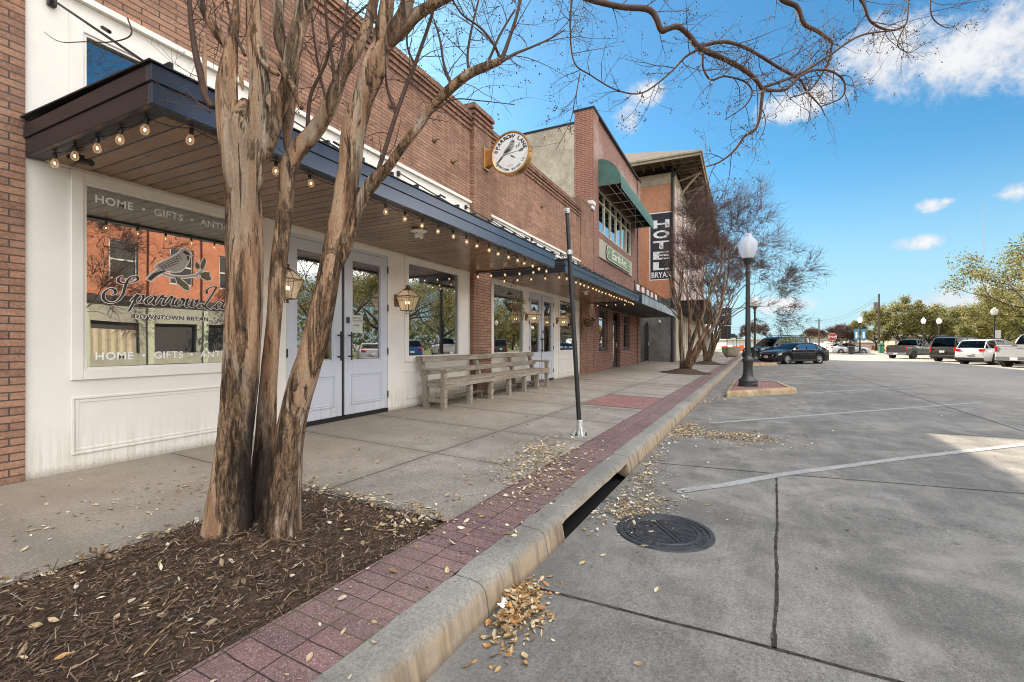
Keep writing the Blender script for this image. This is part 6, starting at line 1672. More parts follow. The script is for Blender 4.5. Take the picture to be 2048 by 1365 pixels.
# ------------------------------------------------------------------ vehicles (local x forward, y left)
def lerp_tab(tab,x):
    if x<=tab[0][0]: return tab[0][1]
    for (a,b),(c,d) in zip(tab[:-1],tab[1:]):
        if x<=c: return b+(d-b)*(x-a)/(c-a)
    return tab[-1][1]
CAR={
 'sedan':dict(L=4.62,W=1.80,fa=1.40,ra=-1.30,r=.325,zb=.20,
   top=[(-2.31,.62),(-2.27,.92),(-2.10,1.03),(-1.75,1.045),(-.4,1.00),(.85,.985),(1.30,.955),(1.75,.88),(2.10,.78),(2.26,.66),(2.31,.50)],
   roof=[(.98,.98),(.55,1.20),(.10,1.385),(-.45,1.44),(-1.05,1.385),(-1.45,1.24),(-1.95,1.045)],bp=(-.28,-1.12),rw=.56,pick=False),
 'suv':dict(L=5.25,W=2.0,fa=1.62,ra=-1.45,r=.39,zb=.30,
   top=[(-2.62,.75),(-2.60,1.05),(-2.5,1.18),(-1,1.22),(1.2,1.20),(1.7,1.16),(2.25,1.10),(2.50,1.02),(2.60,.80),(2.62,.60)],
   roof=[(1.40,1.2),(1.05,1.48),(.62,1.80),(0,1.90),(-1.2,1.92),(-2.15,1.86),(-2.36,1.62),(-2.52,1.2)],bp=(.10,-.85),rw=.72,pick=False),
 'crossover':dict(L=4.63,W=1.84,fa=1.40,ra=-1.32,r=.36,zb=.24,
   top=[(-2.31,.66),(-2.29,.95),(-2.18,1.08),(-1,1.09),(1.0,1.06),(1.5,1.02),(1.98,.92),(2.22,.78),(2.31,.52)],
   roof=[(1.12,1.06),(.75,1.32),(.30,1.58),(-.4,1.66),(-1.3,1.62),(-1.78,1.55),(-1.98,1.36),(-2.18,1.06)],bp=(-.05,-.95),rw=.62,pick=False),
 'pickup':dict(L=5.55,W=1.98,fa=1.80,ra=-1.72,r=.395,zb=.36,
   top=[(-2.77,.72),(-2.76,1.22),(-2.70,1.27),(-1.1,1.27),(-.95,1.22),(1.25,1.18),(1.75,1.14),(2.35,1.08),(2.62,.98),(2.74,.80),(2.77,.60)],
   roof=[(1.32,1.18),(.95,1.48),(.58,1.76),(.1,1.84),(-.55,1.83),(-.80,1.72),(-.98,1.24)],bp=(.12,-.40),rw=.66,pick=True),
}
def car(kind,paint,label,cat,loc,yaw,group=None,name=None,plate=True,dark_trim=False,sc=1.0,wheelcol='rim',rack=False):
    K=CAR[kind]; t=thing(name or {'sedan':'saloon_car','suv':'large_suv','crossover':'small_suv','pickup':'pickup_truck'}[kind],label,cat,loc,yaw,group)
    t.scale=(sc,sc,sc)
    L,W,r,zb=K['L'],K['W'],K['r'],K['zb']; P=M[paint]
    hw=lambda x: W/2*(1-.16*max(0,(abs(x)-L*.33)/(L*.17))**2.2)
    N=72; xs=[-L/2+L*i/N for i in range(N+1)]
    rows=[]
    for x in xs:
        zt=lerp_tab(K['top'],x); w=hw(x)
        e=max(0,(abs(x)-L*.47)/(L*.03)); bot=zb+.10*e
        for xa in (K['fa'],K['ra']):
            d=abs(x-xa); ra=r+.055
            if d<ra: bot=max(bot,r+math.sqrt(ra*ra-d*d)*.97)
        bot=min(bot,zt-.06); h=zt-bot
        sec=[(w*.95,bot),(w*.985,bot+h*.16),(w*1.0,bot+h*.42),(w*.992,bot+h*.66),(w*.965,bot+h*.86),(w*.90,zt-.012),(w*.62,zt+.012),(0,zt+.022)]
        rows.append([(x,y,z) for y,z in sec]+[(x,-y,z) for y,z in sec[-2::-1]])
    m=MB(); k=len(rows[0]); m.add([p for q in rows for p in q],[(i*k+j,(i+1)*k+j,(i+1)*k+j+1,i*k+j+1) for i in range(N) for j in range(k-1)]+[tuple(range(k)),tuple(N*k+j for j in range(k))[::-1]])
    m.build('body',P,t,smooth=True,world=False,sm_angle=38)
    m=MB(); m.box(-L*.46,L*.46,-W*.42,W*.42,zb-.02,zb+.30); 
    for xa in (K['fa'],K['ra']):
        for s in (-1,1):
            T=Matrix.Translation((xa,s*(W/2-.16),r))@Matrix.Rotation(R(90),4,'X'); m.lathe([(r+.05,-.12),(r+.05,.10),(.001,.10)],20,T,cap=False)
    m.build('underbody',M['plastic'],t,world=False)
    # greenhouse
    rt=K['roof']; ra_,rb_=rt[0],rt[-1]; top_z=max(z for _,z in rt)
    def gw(x,z): 
        b=lerp_tab(K['top'],x); q=(z-b)/(top_z-b+1e-6); return hw(x)*(.90-.20*max(0,min(1,q)))
    gm=MB(); rm=MB(); pm=MB()
    PTS=smooth_path([(x,z) for x,z in rt],3)
    # side glass: columns from belt to roof line
    for s in (-1,1):
        vs=[]
        for x,z in PTS:
            b=lerp_tab(K['top'],x)-.01; vs+=[(x,s*gw(x,b),b),(x,s*(gw(x,z)-.0),max(b,z-.03))]
        n=len(PTS); gm.add(vs,[(2*i,2*i+1,2*i+3,2*i+2) for i in range(n-1)])
    # front/rear screens and roof skin
    vs=[]; split=[]
    for i,(x,z) in enumerate(PTS):
        w=gw(x,z); vs+=[(x,-w,z-.03),(x,-w*.88,z),(x,-w*.45,z+.018),(x,0,z+.024),(x,w*.45,z+.018),(x,w*.88,z),(x,w,z-.03)]
    ztop=top_z
    for i in range(len(PTS)-1):
        zc=(PTS[i][1]+PTS[i+1][1])/2; steep=abs((PTS[i+1][1]-PTS[i][1])/(PTS[i+1][0]-PTS[i][0]+1e-9))
        mb_=rm if (steep<.30 and zc>ztop-.22) else gm
        for j in range(6):
            tgt=rm if j in (0,5) and mb_ is rm else mb_
            tgt.add([vs[i*7+j],vs[i*7+j+1],vs[(i+1)*7+j+1],vs[(i+1)*7+j]],[(0,1,2,3)])
    gm.build('window',M['carglass'],t,smooth=True,world=False,sm_angle=30)
    # pillars along screens, roof rails, door pillars
    for s in (-1,1):
        line=[(x,s*(gw(x,z)-.005),z-.018) for x,z in PTS]
        pm.tube(line,.030,5)
        for xb in K['bp']+((K['roof'][-1][0]+.32,) if not K['pick'] else ()):
            zz=lerp_tab(sorted([(x,z) for x,z in PTS]),xb); b=lerp_tab(K['top'],xb)
            pm.tube([(xb,s*(gw(xb,b)-.002),b),(xb-.05,s*(gw(xb,zz)-.004),zz-.02)],.032,4)
    rm.build('roof',P,t,smooth=True,world=False,sm_angle=40)
    pm.build('pillar',P if not dark_trim else M['plastic'],t,smooth=True,world=False)
    ins=MB(); ins.box(rb_[0]+.25,ra_[0]-.35,-W*.34,W*.34,.5,lerp_tab(K['top'],0)-.02)
    for x in (.15,-.85) if not K['pick'] else (.2,): 
        for s in (-1,1): ins.cbox(x-.12,x+.10,s*.38-.22,s*.38+.22,.6,lerp_tab(K['top'],0)+.28,.05)
    ins.build('seat',M['plastic'],t,world=False)
    # door seams, handles, mirrors
    zbelt=lerp_tab(K['top'],0)
    for s in (-1,1):
        hm=MB()
        for xh in ((K['bp'][0]+.10,K['bp'][1]+.12)):
            hm.cbox(xh,xh+.17,s*hw(xh)*1.0-.004-.012,s*hw(xh)*1.0-.004+.016,zbelt-.17,zbelt-.14,.006)
        hm.build('door_handle',M['chrome'] if kind!='sedan' else P,t,world=False)
        sm_=MB()
        for xh in (ra_[0]-.32,K['bp'][0],K['bp'][1]):
            sm_.tube([(xh,s*(hw(xh)*.993),zbelt-.04),(xh,s*(hw(xh)*1.001),zb+.45),(xh+.02,s*(hw(xh)*.985),zb+.14)],.006,4)
        sm_.build('door_seam',M['plastic'],t,world=False)
        mm_=MB(); x=ra_[0]-.22; mm_.ball((x,s*(hw(x)+.09),zbelt+.09),.11,8,6,sc=(.6,1.0,.75)); mm_.build('mirror',P,t,smooth=True,world=False)
        mm_=MB(); mm_.cbox(-L*.30,L*.30,s*hw(0)*.97-.02,s*hw(0)*.97+.02,zb-.01,zb+.10,.01); mm_.build('sill_trim',M['plastic'],t,world=False)
    # lights, bumpers, grille, plate
    zf=lerp_tab(K['top'],L/2-.12); hf=hw(L/2-.12)
    for s in (-1,1):
        h=MB()
        hh=.13 if kind!='suv' else .2
        h.add([(L/2-.03,s*hf*.62,zf-.10),(L/2-.30,s*hw(L/2-.3)*1.004,zf+.00),(L/2-.42,s*hw(L/2-.42)*1.0,zf+.03),(L/2-.42,s*hw(L/2-.42)*1.004,zf-.07),(L/2-.22,s*hw(L/2-.22)*1.01,zf-.12),(L/2+.01,s*hf*.60,zf-.17)],[(0,1,2,3,4,5)] if s<0 else [(5,4,3,2,1,0)])
        ho_=h.build('headlight',M['headlight'],t,world=False); so=ho_.modifiers.new('thick','SOLIDIFY'); so.thickness=.03; so.offset=0
        h=MB(); zt_=lerp_tab(K['top'],-L/2+.08); 
        if K['pick'] : h.cbox(-L/2-.006,-L/2+.14,s*hw(-L/2+.04)-.10 if s>0 else -hw(-L/2+.04)-.006,hw(-L/2+.04)+.006 if s>0 else -hw(-L/2+.04)+.10,zt_-.40,zt_-.10,.02)
        elif kind=='suv': h.cbox(-L/2-.008,-L/2+.12,s*hw(-L/2)-.12 if s>0 else -hw(-L/2)-.004,hw(-L/2)+.004 if s>0 else -hw(-L/2)+.12,zt_-.36,zt_+.02,.02)
        else: h.cbox(-L/2-.008,-L/2+.20,s*hw(-L/2)*.62 if s>0 else -hw(-L/2+.02)-.004,hw(-L/2+.02)+.004 if s>0 else -hw(-L/2)*.62,zt_-.14,zt_+.02,.04)
        h.build('taillight',M['taillight'],t,world=False)
    g=MB(); g.cbox(L/2-.05,L/2+.012,-hf*.55,hf*.55,zf-.34,zf-.16,.02); g.build('grille',M['plastic'],t,world=False)
    for e,nm in ((1,'front_bumper'),(-1,'rear_bumper')):
        b=MB(); x=e*(L/2-.02); b.cbox(min(x-.10*e,x+.05*e),max(x-.10*e,x+.05*e),-hw(x)*.98,hw(x)*.98,zb+.02,zb+.24,.04); b.build(nm,M['chrome'] if (K['pick'] and e<0) else (M['plastic'] if (K['pick'] or kind in('suv','crossover')) else P),t,smooth=False,world=False)
    pl=MB(); z=zb+.30; 
    if not K['pick']: z=zb+.28
    pl.cbox(L/2+.02,L/2+.045,-.16,.16,z-.08,z+.08,.004); po=pl.build('plate',M['plate'],t,world=False)
    pl=MB(); text_mesh(pl,'LMK 2048',lambda x,y:(L/2+.0462,x,z-.03+y),.085,.001,'CENTER'); pl.build('plate_lettering',M['ink'],po,world=False)
    pl=MB(); zz=zb+.12 if K['pick'] else lerp_tab(K['top'],-L/2+.05)-.28
    xr=-L/2-.05 if K['pick'] else -L/2-.008
    pl.cbox(xr-.03,xr,-.16,.16,zz-.08,zz+.08,.004); pl.build('plate',M['plate'],t,world=False)
    if K['pick']:
        b=MB(); zt_=1.27; b.cbox(-L/2-.006,-L/2+.001,-hw(-L/2)*.88,hw(-L/2)*.88,zt_-.14,zt_-.12,.002); b.cbox(-L/2-.012,-L/2+.001,-.12,.12,zt_-.10,zt_-.05,.004); b.build('tailgate_handle',M['plastic'],t,world=False)
        b=MB(); b.box(-L/2+.06,K['roof'][-1][0]-.05,-W*.40,W*.40,1.285,1.30); b.build('bed_liner',M['plastic'],t,world=False)
    if rack:
        b=MB()
        for s in (-1,1): b.tube([(.4,s*.62,top_z+.03),(.2,s*.62,top_z+.09),(-1.9,s*.62,top_z+.09),(-2.1,s*.62,top_z-.02)],.022,6)
        b.build('roof_rack',M['plastic'],t,world=False)
    # wheels
    def wheel(x,s):
        T=Matrix.Translation((x,s*(W/2-.115),r))@Matrix.Rotation(R(-90*s),4,'X')
        a=MB(); a.lathe([(r*.62,-.11),(r*.90,-.115),(r,-.085),(r,.085),(r*.91,.112),(r*.64,.105)],28,T,cap=False); w=a.build('wheel',M['tyre'],t,smooth=True,sm_angle=40,world=False)
        a=MB(); a.lathe([(r*.66,.10),(r*.62,.108),(r*.57,.085),(r*.55,.0)],24,T,cap=False)
        for k in range(7):
            Q=T@Matrix.Rotation(k*2*math.pi/7,4,'Z'); a.add([(-.030,.02,.085),(.030,.02,.085),(.045,r*.60,.10),(-.045,r*.60,.10),(-.030,.02,.05),(.030,.02,.05),(.045,r*.60,.06),(-.045,r*.60,.06)],[(0,1,2,3),(0,4,5,1),(1,5,6,2),(3,7,4,0)],Q)
        a.lathe([(.001,.105),(.06,.10),(.07,.07)],12,T,cap=False); a.build('rim',M[wheelcol],w,world=False)
        a=MB(); a.lathe([(r*.5,.03),(.001,.03)],16,T,cap=False); a.build('brake_disc',M['plastic'],w,world=False)
    for x in (K['fa'],K['ra']):
        for s in (-1,1): wheel(x,s)
    return t
def park(kind,wheel_pt,which,yaw,**k):
    """park so that the named wheel stands on wheel_pt"""
    K=CAR[kind]; sc=k.get('sc',1.0); x={'f':K['fa'],'r':K['ra']}[which[0]]*sc; y={'l':1,'r':-1}[which[1]]*(K['W']/2-.06)*sc
    c,s=math.cos(yaw),math.sin(yaw); loc=(wheel_pt[0]-(x*c-y*s),wheel_pt[1]-(x*s+y*c),ZR); k.pop('which',None)
    return car(kind,loc=loc,yaw=yaw,**k)
GP='cars parked nose to the kerb'
y1=R(132)
park('sedan',(35.9,-2.78),'fl',y1,paint='car_black',label='black four door saloon parked nose to the kerb beyond the lamp island',cat='car')
park('suv',(39.5,-2.0),'fl',y1,paint='car_navy',label='large dark SUV parked behind the black saloon with its roof showing above',cat='car',rack=True)
GF='vehicles parked along the sunlit side'
park('pickup',(54.9,-12.7),'rl',R(-41),paint='car_grey',label='grey pickup truck with its tailgate toward the road, leftmost of the sunlit row',cat='pickup truck',group=GF,sc=.96,wheelcol='plastic')
park('suv',(47.2,-13.75),'rl',R(-44),paint='car_dark',label='dark green grey large SUV between the grey pickup and the white SUV',cat='car',group=GF,rack=True,sc=.97)
park('crossover',(41.9,-13.55),'rl',R(-46),paint='car_white',label='white small SUV with red tail lights, between the dark SUV and the white pickup',cat='car',group=GF)
park('pickup',(37.9,-14.15),'rl',R(-47),paint='car_silver',label='white pickup truck cut off by the right edge of the view',cat='pickup truck',group=GF,sc=1.05)
p=at(1688,CHZ,60); car('sedan','car_silver','pale silver saloon seen past the tail of the black saloon',"car",(p.x+.6,p.y-.5,ZR),R(-70))
# vehicles seen only as reflections in the shop glass
car('sedan','car_silver','pale silver saloon parked across the street, mirrored in the door glass','car',(26.5,-14.6,ZR),R(-47),group=GF)
car('crossover','car_blue','blue small SUV parked across the street, mirrored in the shop windows','car',(31.4,-15.0,ZR),R(-47),group=GF)
# ------------------------------------------------------------------ across the street and in the distance
OC=[(.13,.145,.038),(.215,.20,.052),(.30,.255,.085),(.085,.10,.030),(.37,.30,.13)]
GO='live oaks beyond the sunlit parking row'
for i,(u,d,H,Rr,n,l) in enumerate(((1752,84,6.9,3.0,3200,'small yellow green oak beside the transformer pole'),(1800,80,9.0,4.0,5000,'tall dense oak behind the grey pickup truck'),(1858,78,8.5,4.3,5000,'broad pale oak left of the dark SUV, behind the lamp'),
        (1912,82,8.4,4.4,4600,'broad oak with a dry crown above the white SUV'),(1962,74,7.4,4.0,4600,'oak with a low rounded crown left of the tall right hand lamp'),(2008,62,7.0,3.8,4200,'oak behind the tall lamp near the right edge'),
        (2062,56,8.4,4.6,5200,'oak at the right edge behind the white pickup'),(2138,40,8.9,4.2,6500,'nearest oak whose upper boughs reach in from the right edge'))):
    p=at(u,CHZ,d); oak(l,(p.x,p.y,ZR),50+i,H,Rr,int(n*3.2) if d>50 else 24000,OC,GO,leaf=.29 if d>60 else (.25 if d>50 else .17))
p=at(1690,CHZ,61); 
t=bare_tree('small bare tree with pale trunks and a flat spreading crown beside the stop sign',(p.x,p.y,ZR+.1),77,3,4,M['bark_pale'],1.25,None,twig=.24,side=(0,0))
p=at(1512,CHZ,88); bare_tree('distant bare tree with a wide rounded crown seen past the two lamp posts',(p.x,p.y,ZR),78,3,4,M['bark_pale'],2.1,None,twig=.3)
p=at(1630,CHZ,120); bare_tree('faint bare tree near the thin utility pole in the far distance',(p.x,p.y,ZR),79,3,4,M['bark_pale'],2.2,None,twig=.35)
# far pavement and verge on the sunny side
m=MB(); m.box(20,200,-60,-17.2,-.33,ZR+.10); structure(m,'far_pavement',M['concrete'])
m=MB(); m.box(24,105,-58,-19.8,ZR+.101,ZR+.108); structure(m,'verge',M['grass'])
m=MB(); q=at(1690,CHZ,61); m.lathe([(3.2,ZR-.02),(3.1,ZR+.12),(2.9,ZR+.14),(.001,ZR+.15)],24,Matrix.Translation((q.x,q.y,0))); structure(m,'corner_island',M['concrete'])
# low buildings behind the trees
def gen_block(name,label,u0,u1,d,zt,mat,roofmat,posts=0,postmat=None,arches=0,over=.6):
    a=at(u0,CHZ,d); b=at(u1,CHZ,d); t=thing(name,label,'building',(a.x,a.y,ZR)); f=Vector((CC,CS,0)); s=(b-a); s.z=0; L=s.length; s.normalize()
    def W(x,y,z): return tuple(Vector((a.x,a.y,z))+s*x+f*y)
    def bx(m,x0,x1,y0,y1,z0,z1): m.add([W(x0,y0,z0),W(x1,y0,z0),W(x1,y1,z0),W(x0,y1,z0),W(x0,y0,z1),W(x1,y0,z1),W(x1,y1,z1),W(x0,y1,z1)],[(0,3,2,1),(4,5,6,7),(0,1,5,4),(1,2,6,5),(2,3,7,6),(3,0,4,7)])
    m=MB(); bx(m,0,L,0,8,ZR,zt); m.build('wall',mat,t)
    m=MB(); bx(m,-over,L+over,-over*2.2,8.5,zt+.002,zt+.28); m.build('roof',roofmat,t)
    for k in range(posts):
        m=MB(); x=L*(k+.5)/posts; bx(m,x-.14,x+.14,-over*2,-over*2+.28,ZR,zt); m.build('post',postmat,t)
        m=MB(); bx(m,x+.5,x+1.9,-.06,-.02,ZR+.2,zt-.5); m.build('window',M['canopy_under'],t)
    for k in range(arches):
        x=L*(k+.5)/arches; m=MB(); P=[(x-.9,ZR+.1)]+[(x-.9+ .0*j,zt*.55) for j in range(1)]+[(x+.9*math.sin(q*math.pi/12)-.0 if False else x-.9+1.8*math.sin(q*math.pi/12),ZR+.1+(zt-.6)*math.cos(q*math.pi/12)) for q in range(7)]
        m.add([W(p,-.03,z) for p,z in [(x-.9,ZR+.1)]+[(x-.9+1.9*math.sin(q*math.pi/12),ZR+.1+(zt-.35)*math.cos(q*math.pi/12)) for q in range(7)]],[tuple(range(8))]); m.build('arched_panel',M['rustbrown'],t)
    return t
gen_block('park_pavilion','long low pavilion with green posts and a dark flat roof behind the oaks',1790,1985,105,2.6,M['bldg_tan'],M['shade_roof'],7,M['greenpaint'])
gen_block('low_pink_building','low pink wall with brown arched panels beyond the road corner',1705,1768,95,1.3,M['pinkwall'],M['bldg_white'],0,None,2,.1)
gen_block('low_white_building','low white building between the pavilion and the pink wall, far behind the pole',1735,1835,135,3.2,M['bldg_white'],M['bldg_white'],0)
gen_block('far_grey_house','small grey house roofed block beyond the silver saloon',1655,1690,130,2.2,M['bldg_white'],M['shade_roof'],0)
gen_block('far_white_shed','pale low shed at the end of the street beyond the planter',1455,1520,150,2.3,M['bldg_white'],M['bldg_tan'],0)
# distant woods: one mass
m=MB(); rr=random.Random(5)
for i in range(9000):
    u=rr.uniform(1380,2300); d=rr.uniform(170,260); p=at(u,CHZ,d); hmax=5.0+2.6*mnoise.noise(Vector((u*.018,0,0)))+(2.5 if u>1780 else 0)-(2.6 if u<1600 else 0)
    z=rr.random()**.7*hmax; s=rr.uniform(.5,1.2)
    a=Vector((rr.gauss(0,1),rr.gauss(0,1),rr.gauss(0,1))).normalized()*s; b=Vector((rr.gauss(0,1),rr.gauss(0,1),rr.gauss(0,1))).normalized()*s
    k=rr.uniform(.7,1.2); c=rr.choice([(.16,.13,.07),(.12,.12,.05),(.20,.15,.09),(.10,.11,.04)]); m.cur=(c[0]*k,c[1]*k,c[2]*k); q=Vector((p.x,p.y,z+ZR)); m.add([q-a,q-b,q+a,q+b],[(0,1,2,3)])
for i in range(12000):
    x=rr.uniform(-30,140); y=rr.uniform(-60,-42); h=6.5+2.0*mnoise.noise(Vector((x*.1,0,4))); z=rr.random()**.8*h; s=rr.uniform(.2,.5)
    a=Vector((rr.gauss(0,1),rr.gauss(0,1),rr.gauss(0,1))).normalized()*s; b=Vector((rr.gauss(0,1),rr.gauss(0,1),rr.gauss(0,1))).normalized()*s
    k=rr.uniform(.7,1.2); c=rr.choice([(.12,.13,.05),(.16,.15,.06),(.10,.11,.04)]); m.cur=(c[0]*k,c[1]*k,c[2]*k); q=Vector((x,y,z+ZR)); m.add([q-a,q-b,q+a,q+b],[(0,1,2,3)])
tag(m.build('far_woods',M['foliage'],None),'distant woods along the horizon beyond the parking',"woods",kind='stuff')
M['greenish']=simple('pale_green_paint',(.42,.46,.34),.6)
M['tanfront']=simple('tan_green_shopfront',(.30,.295,.24),.7,nsc=1.5,var=.15)
# brick building opposite (mirrored in the first shop window)
ob=thing('opposite_brick_building','two storey sunlit brick building across the street, mirrored in the nearest window','building',(2,-22,0))
oy=-22.0; wins=[(4.2+i*3.1,5.6+i*3.1,4.9,7.2) for i in range(6)]
m=MB()
def fw2(m,x0,x1,z0,z1,ops): frame_wall(m,x0,x1,z0,z1,oy-.4,oy,ops)
fw2(m,2,23,3.9,9.4,wins); m.box(2,23,oy-12,oy-.401,-.3,9); m.build('wall',M['brick_opp'],ob)
for i in range(7): 
    m=MB(); x=3.3+i*3.1; m.box(x-.3,x+.3,oy+.001,oy+.12,3.95,9.2); m.build('pilaster',M['brick_opp'],ob)
for (a,b,c,d) in wins:
    m=MB(); 
    for p,q,r_,t_ in ((a,a+.09,c,d),(b-.09,b,c,d),(a+.091,b-.091,c,c+.09),(a+.091,b-.091,d-.09,d),(a+.091,b-.091,(c+d)/2-.05,(c+d)/2+.05)): m.box(p,q,oy-.2,oy-.1,r_,t_)
    f=m.build('window',M['bldg_white'],ob); p=MB(); p.quad((b,oy-.15,c),(a,oy-.15,c),(a,oy-.15,d),(b,oy-.15,d)); p.build('pane',M['canopy_under'],f)
m=MB(); fw2(m,2,23,-.2,3.899,[(3+i*3.2,5.4+i*3.2,.5,2.4) for i in range(6)]); m.build('shopfront',M['tanfront'],ob)
m=MB(); m.box(2,23,oy-.3,oy-.25,.2,3.0); m.build('shopfront_glazing',M['canopy_under'],ob)
cu=MB()
for i in range(6):
    x0=3.05+i*3.2
    for k in range(26):
        a=x0+k*2.3/26; b=a+2.3/26; z=.04*math.sin(k*1.3)
        if i in (0,1,2,3): cu.quad((b,oy-.2+.04*math.sin((k+1)*1.3),.5),(a,oy-.2+z,.5),(a,oy-.2+z,1.95),(b,oy-.2+.04*math.sin((k+1)*1.3),1.95))
cu.build('curtain',M['curtain'],ob)
for i in range(7):
    m=MB(); x=2.75+i*3.2-.15; m.box(x,x+.3,oy+.001,oy+.10,-.2,3.3); m.build('shopfront_column',M['greenish'],ob)
m=MB(); m.box(1.8,23.2,oy+.001,oy+.25,3.55,3.9); m.build('cornice',M['canopy_under'],ob)
for i in range(6):
    m=MB(); x=3.2+i*3.2; m.box(x,x+2.0,oy-.05,oy-.02,2.5,3.35); m.build('shop_sign',M['signwhite'] if i%3 else M['cream'],ob)
for i,(x,y,H,Rr) in enumerate(((27.5,-20.5,10.5,5.2),(36,-22,11.5,5.8),(45,-21,10.0,5.2))):
    oak('broad oak across the street, mirrored in the shop glass, %s along the row'%(('first','second','third')[i]),(x,y,ZR+.1),90+i,H,Rr,17000,OC,GO,leaf=.17)

bare_tree('bare crape myrtle across the street, mirrored at the left of the nearest window',(6.9,-11.5,ZR),83,5,4,M['bark_far'],2.6,'bare trees mirrored in the shop glass',twig=.10)
# ------------------------------------------------------------------ mulch bed and litter
m=MB(); nx,ny=70,34
def bedz(x,y):
    e=min((x-WX0)/.25,(WX1-x)/.25,(y-WY0)/.22,(WY1-y)/.25); e=max(0,min(1,e)); e=e*e*(3-2*e)
    d=math.hypot(x-1.85,y-2.6); z=zs(y)-.012+.045*e+.06*math.exp(-(d/.42)**2)
    return z+e*(.020*mnoise.noise(Vector((x*4,y*4,0)))+.016*mnoise.noise(Vector((x*13,y*13,2))))
vs=[(WX0-.02+(WX1-WX0+.04)*i/nx,WY0-.02*0+(WY1-WY0+.03)*j/ny) for j in range(ny+1) for i in range(nx+1)]
def ylo(x): return 1.832-KS*x
P=[]
for x,y in vs:
    k=(y-WY0)/(WY1-WY0); yy_=ylo(x)+(WY1-ylo(x))*k; P.append((x,yy_,bedz(x,max(yy_,WY0))))
m.add(P,[(j*(nx+1)+i,j*(nx+1)+i+1,(j+1)*(nx+1)+i+1,(j+1)*(nx+1)+i) for j in range(ny) for i in range(nx)])
tag(m.build('mulch_bed',M['mulch'],None,smooth=True),'dark bark mulch bed around the nearest crape myrtle','mulch',kind='stuff')
rr=random.Random(4); m=MB()
CC_=[(.045,.029,.020),(.070,.045,.031),(.10,.066,.045),(.14,.093,.062),(.20,.14,.09),(.30,.22,.15),(.17,.15,.13),(.042,.032,.026)]
WT=[6,7,6,4,2,.7,1,4]
for i in range(21000):
    x=rr.uniform(-.6,WX1+.05); y=rr.uniform(ylo(x)-.02,WY1+.05)
    if rr.random()>(.25+.75*min(1,(x+1.0)/1.2)): pass
    inside=(x<WX1-.02 and ylo(x)+.01<y<WY1-.02)
    if not inside and rr.random()<.75: continue
    z=bedz(min(x,WX1),min(max(y,WY0),WY1)) if inside else zs(y)+.002
    L=rr.choice((rr.uniform(.012,.03),rr.uniform(.012,.03),rr.uniform(.03,.075))); w=rr.uniform(.0010,.0032)+(.004 if rr.random()<.03 else 0)
    a=rr.gauss(.55,.75); tilt=rr.gauss(0,.28); d=Vector((math.cos(a)*math.cos(tilt),math.sin(a)*math.cos(tilt),math.sin(tilt))); s=Vector((-math.sin(a),math.cos(a),rr.gauss(0,.4))).normalized(); n_=d.cross(s)
    p=Vector((x,y,z+rr.uniform(.001,.012)+abs(math.sin(tilt))*L*.4)); k=rr.uniform(.9,1.75); c=rr.choices(CC_,WT)[0]; m.cur=(c[0]*k,c[1]*k,c[2]*k)
    h=w*.5; e1=p-d*L/2;e2=p+d*L/2
    m.add([e1-s*w,e1+s*w,e2+s*w*.6,e2-s*w*.6,e1-s*w*.7+n_*h,e1+s*w*.7+n_*h,e2+s*w*.4+n_*h,e2-s*w*.4+n_*h],[(4,5,6,7),(0,1,5,4),(1,2,6,5),(2,3,7,6),(3,0,4,7)])
tag(m.build('mulch_chips',M['chip'],None),'loose shredded bark chips covering the nearest mulch bed','mulch',kind='stuff')

LC=[(.47,.36,.22),(.56,.46,.31),(.64,.56,.42),(.38,.27,.15),(.24,.15,.08),(.44,.25,.10),(.70,.65,.54),(.30,.22,.14)]
LW=[5,5,4,4,3,1.6,2,3]
def leaf(mb,rr,x,y,z,s=1.0,cols=None,flat=.5):
    L=rr.choice((rr.uniform(.016,.035),rr.uniform(.026,.058)))*s; w=L*rr.uniform(.17,.27); yaw=rr.uniform(0,6.283)
    pitch=rr.gauss(0,.22)*flat*2; roll=rr.gauss(0,.45)*flat*2; curl=rr.uniform(-.2,.9)
    Rm=Matrix.Rotation(yaw,3,'Z')@Matrix.Rotation(pitch,3,'Y')@Matrix.Rotation(roll,3,'X')
    pts=[]; 
    for k,(u,q) in enumerate(((0,.05),(.18,.62),(.42,1.0),(.68,.82),(.88,.38),(1,.02))):
        zc=curl*L*.55*(u-.5)**2*2; fold=w*q*.35
        pts+=[Vector(((u-.5)*L,-w*q,zc+fold)),Vector(((u-.5)*L,0,zc)),Vector(((u-.5)*L,w*q,zc+fold))]
    q=[Rm@p for p in pts]; lo=min(p.z for p in q)
    c=rr.choices(cols or LC,LW if cols is None else None)[0]; k=rr.uniform(.72,1.15); mb.cur=(c[0]*k,c[1]*k,c[2]*k)
    o=Vector((x,y,z-lo+.001))
    mb.add([o+p for p in q],[f for i in range(5) for f in ((i*3,i*3+3,i*3+4,i*3+1),(i*3+1,i*3+4,i*3+5,i*3+2))])
def gz(x,y):
    yk=y+KS*x
    if yk<1.195: return ZR+.004
    if yk<1.40: return zs(y)+.003
    if WX0<x<WX1 and ylo(x)<y<WY1: return bedz(x,max(y,WY0))+.008
    return zs(y)+.002
def patch(mb,rr,n,cx,cy,rx,ry,ang=0,pile=0,s=1.0,cut=None,cols=None):
    c,s_=math.cos(ang),math.sin(ang)
    for _ in range(n):
        a=rr.gauss(0,.5); b=rr.gauss(0,.5); x=cx+a*rx*c-b*ry*s_; y=cy+a*rx*s_+b*ry*c
        if cut and not cut(x,y): continue
        yk=y+KS*x
        if 1.185<yk<1.225: continue
        h=pile*max(0,1-(a*a+b*b)*1.2)*rr.random(); leaf(mb,rr,x,y,gz(x,y)+h,s,cols)
rr=random.Random(9); m=MB(); 
onroad=lambda x,y: y+KS*x<1.17
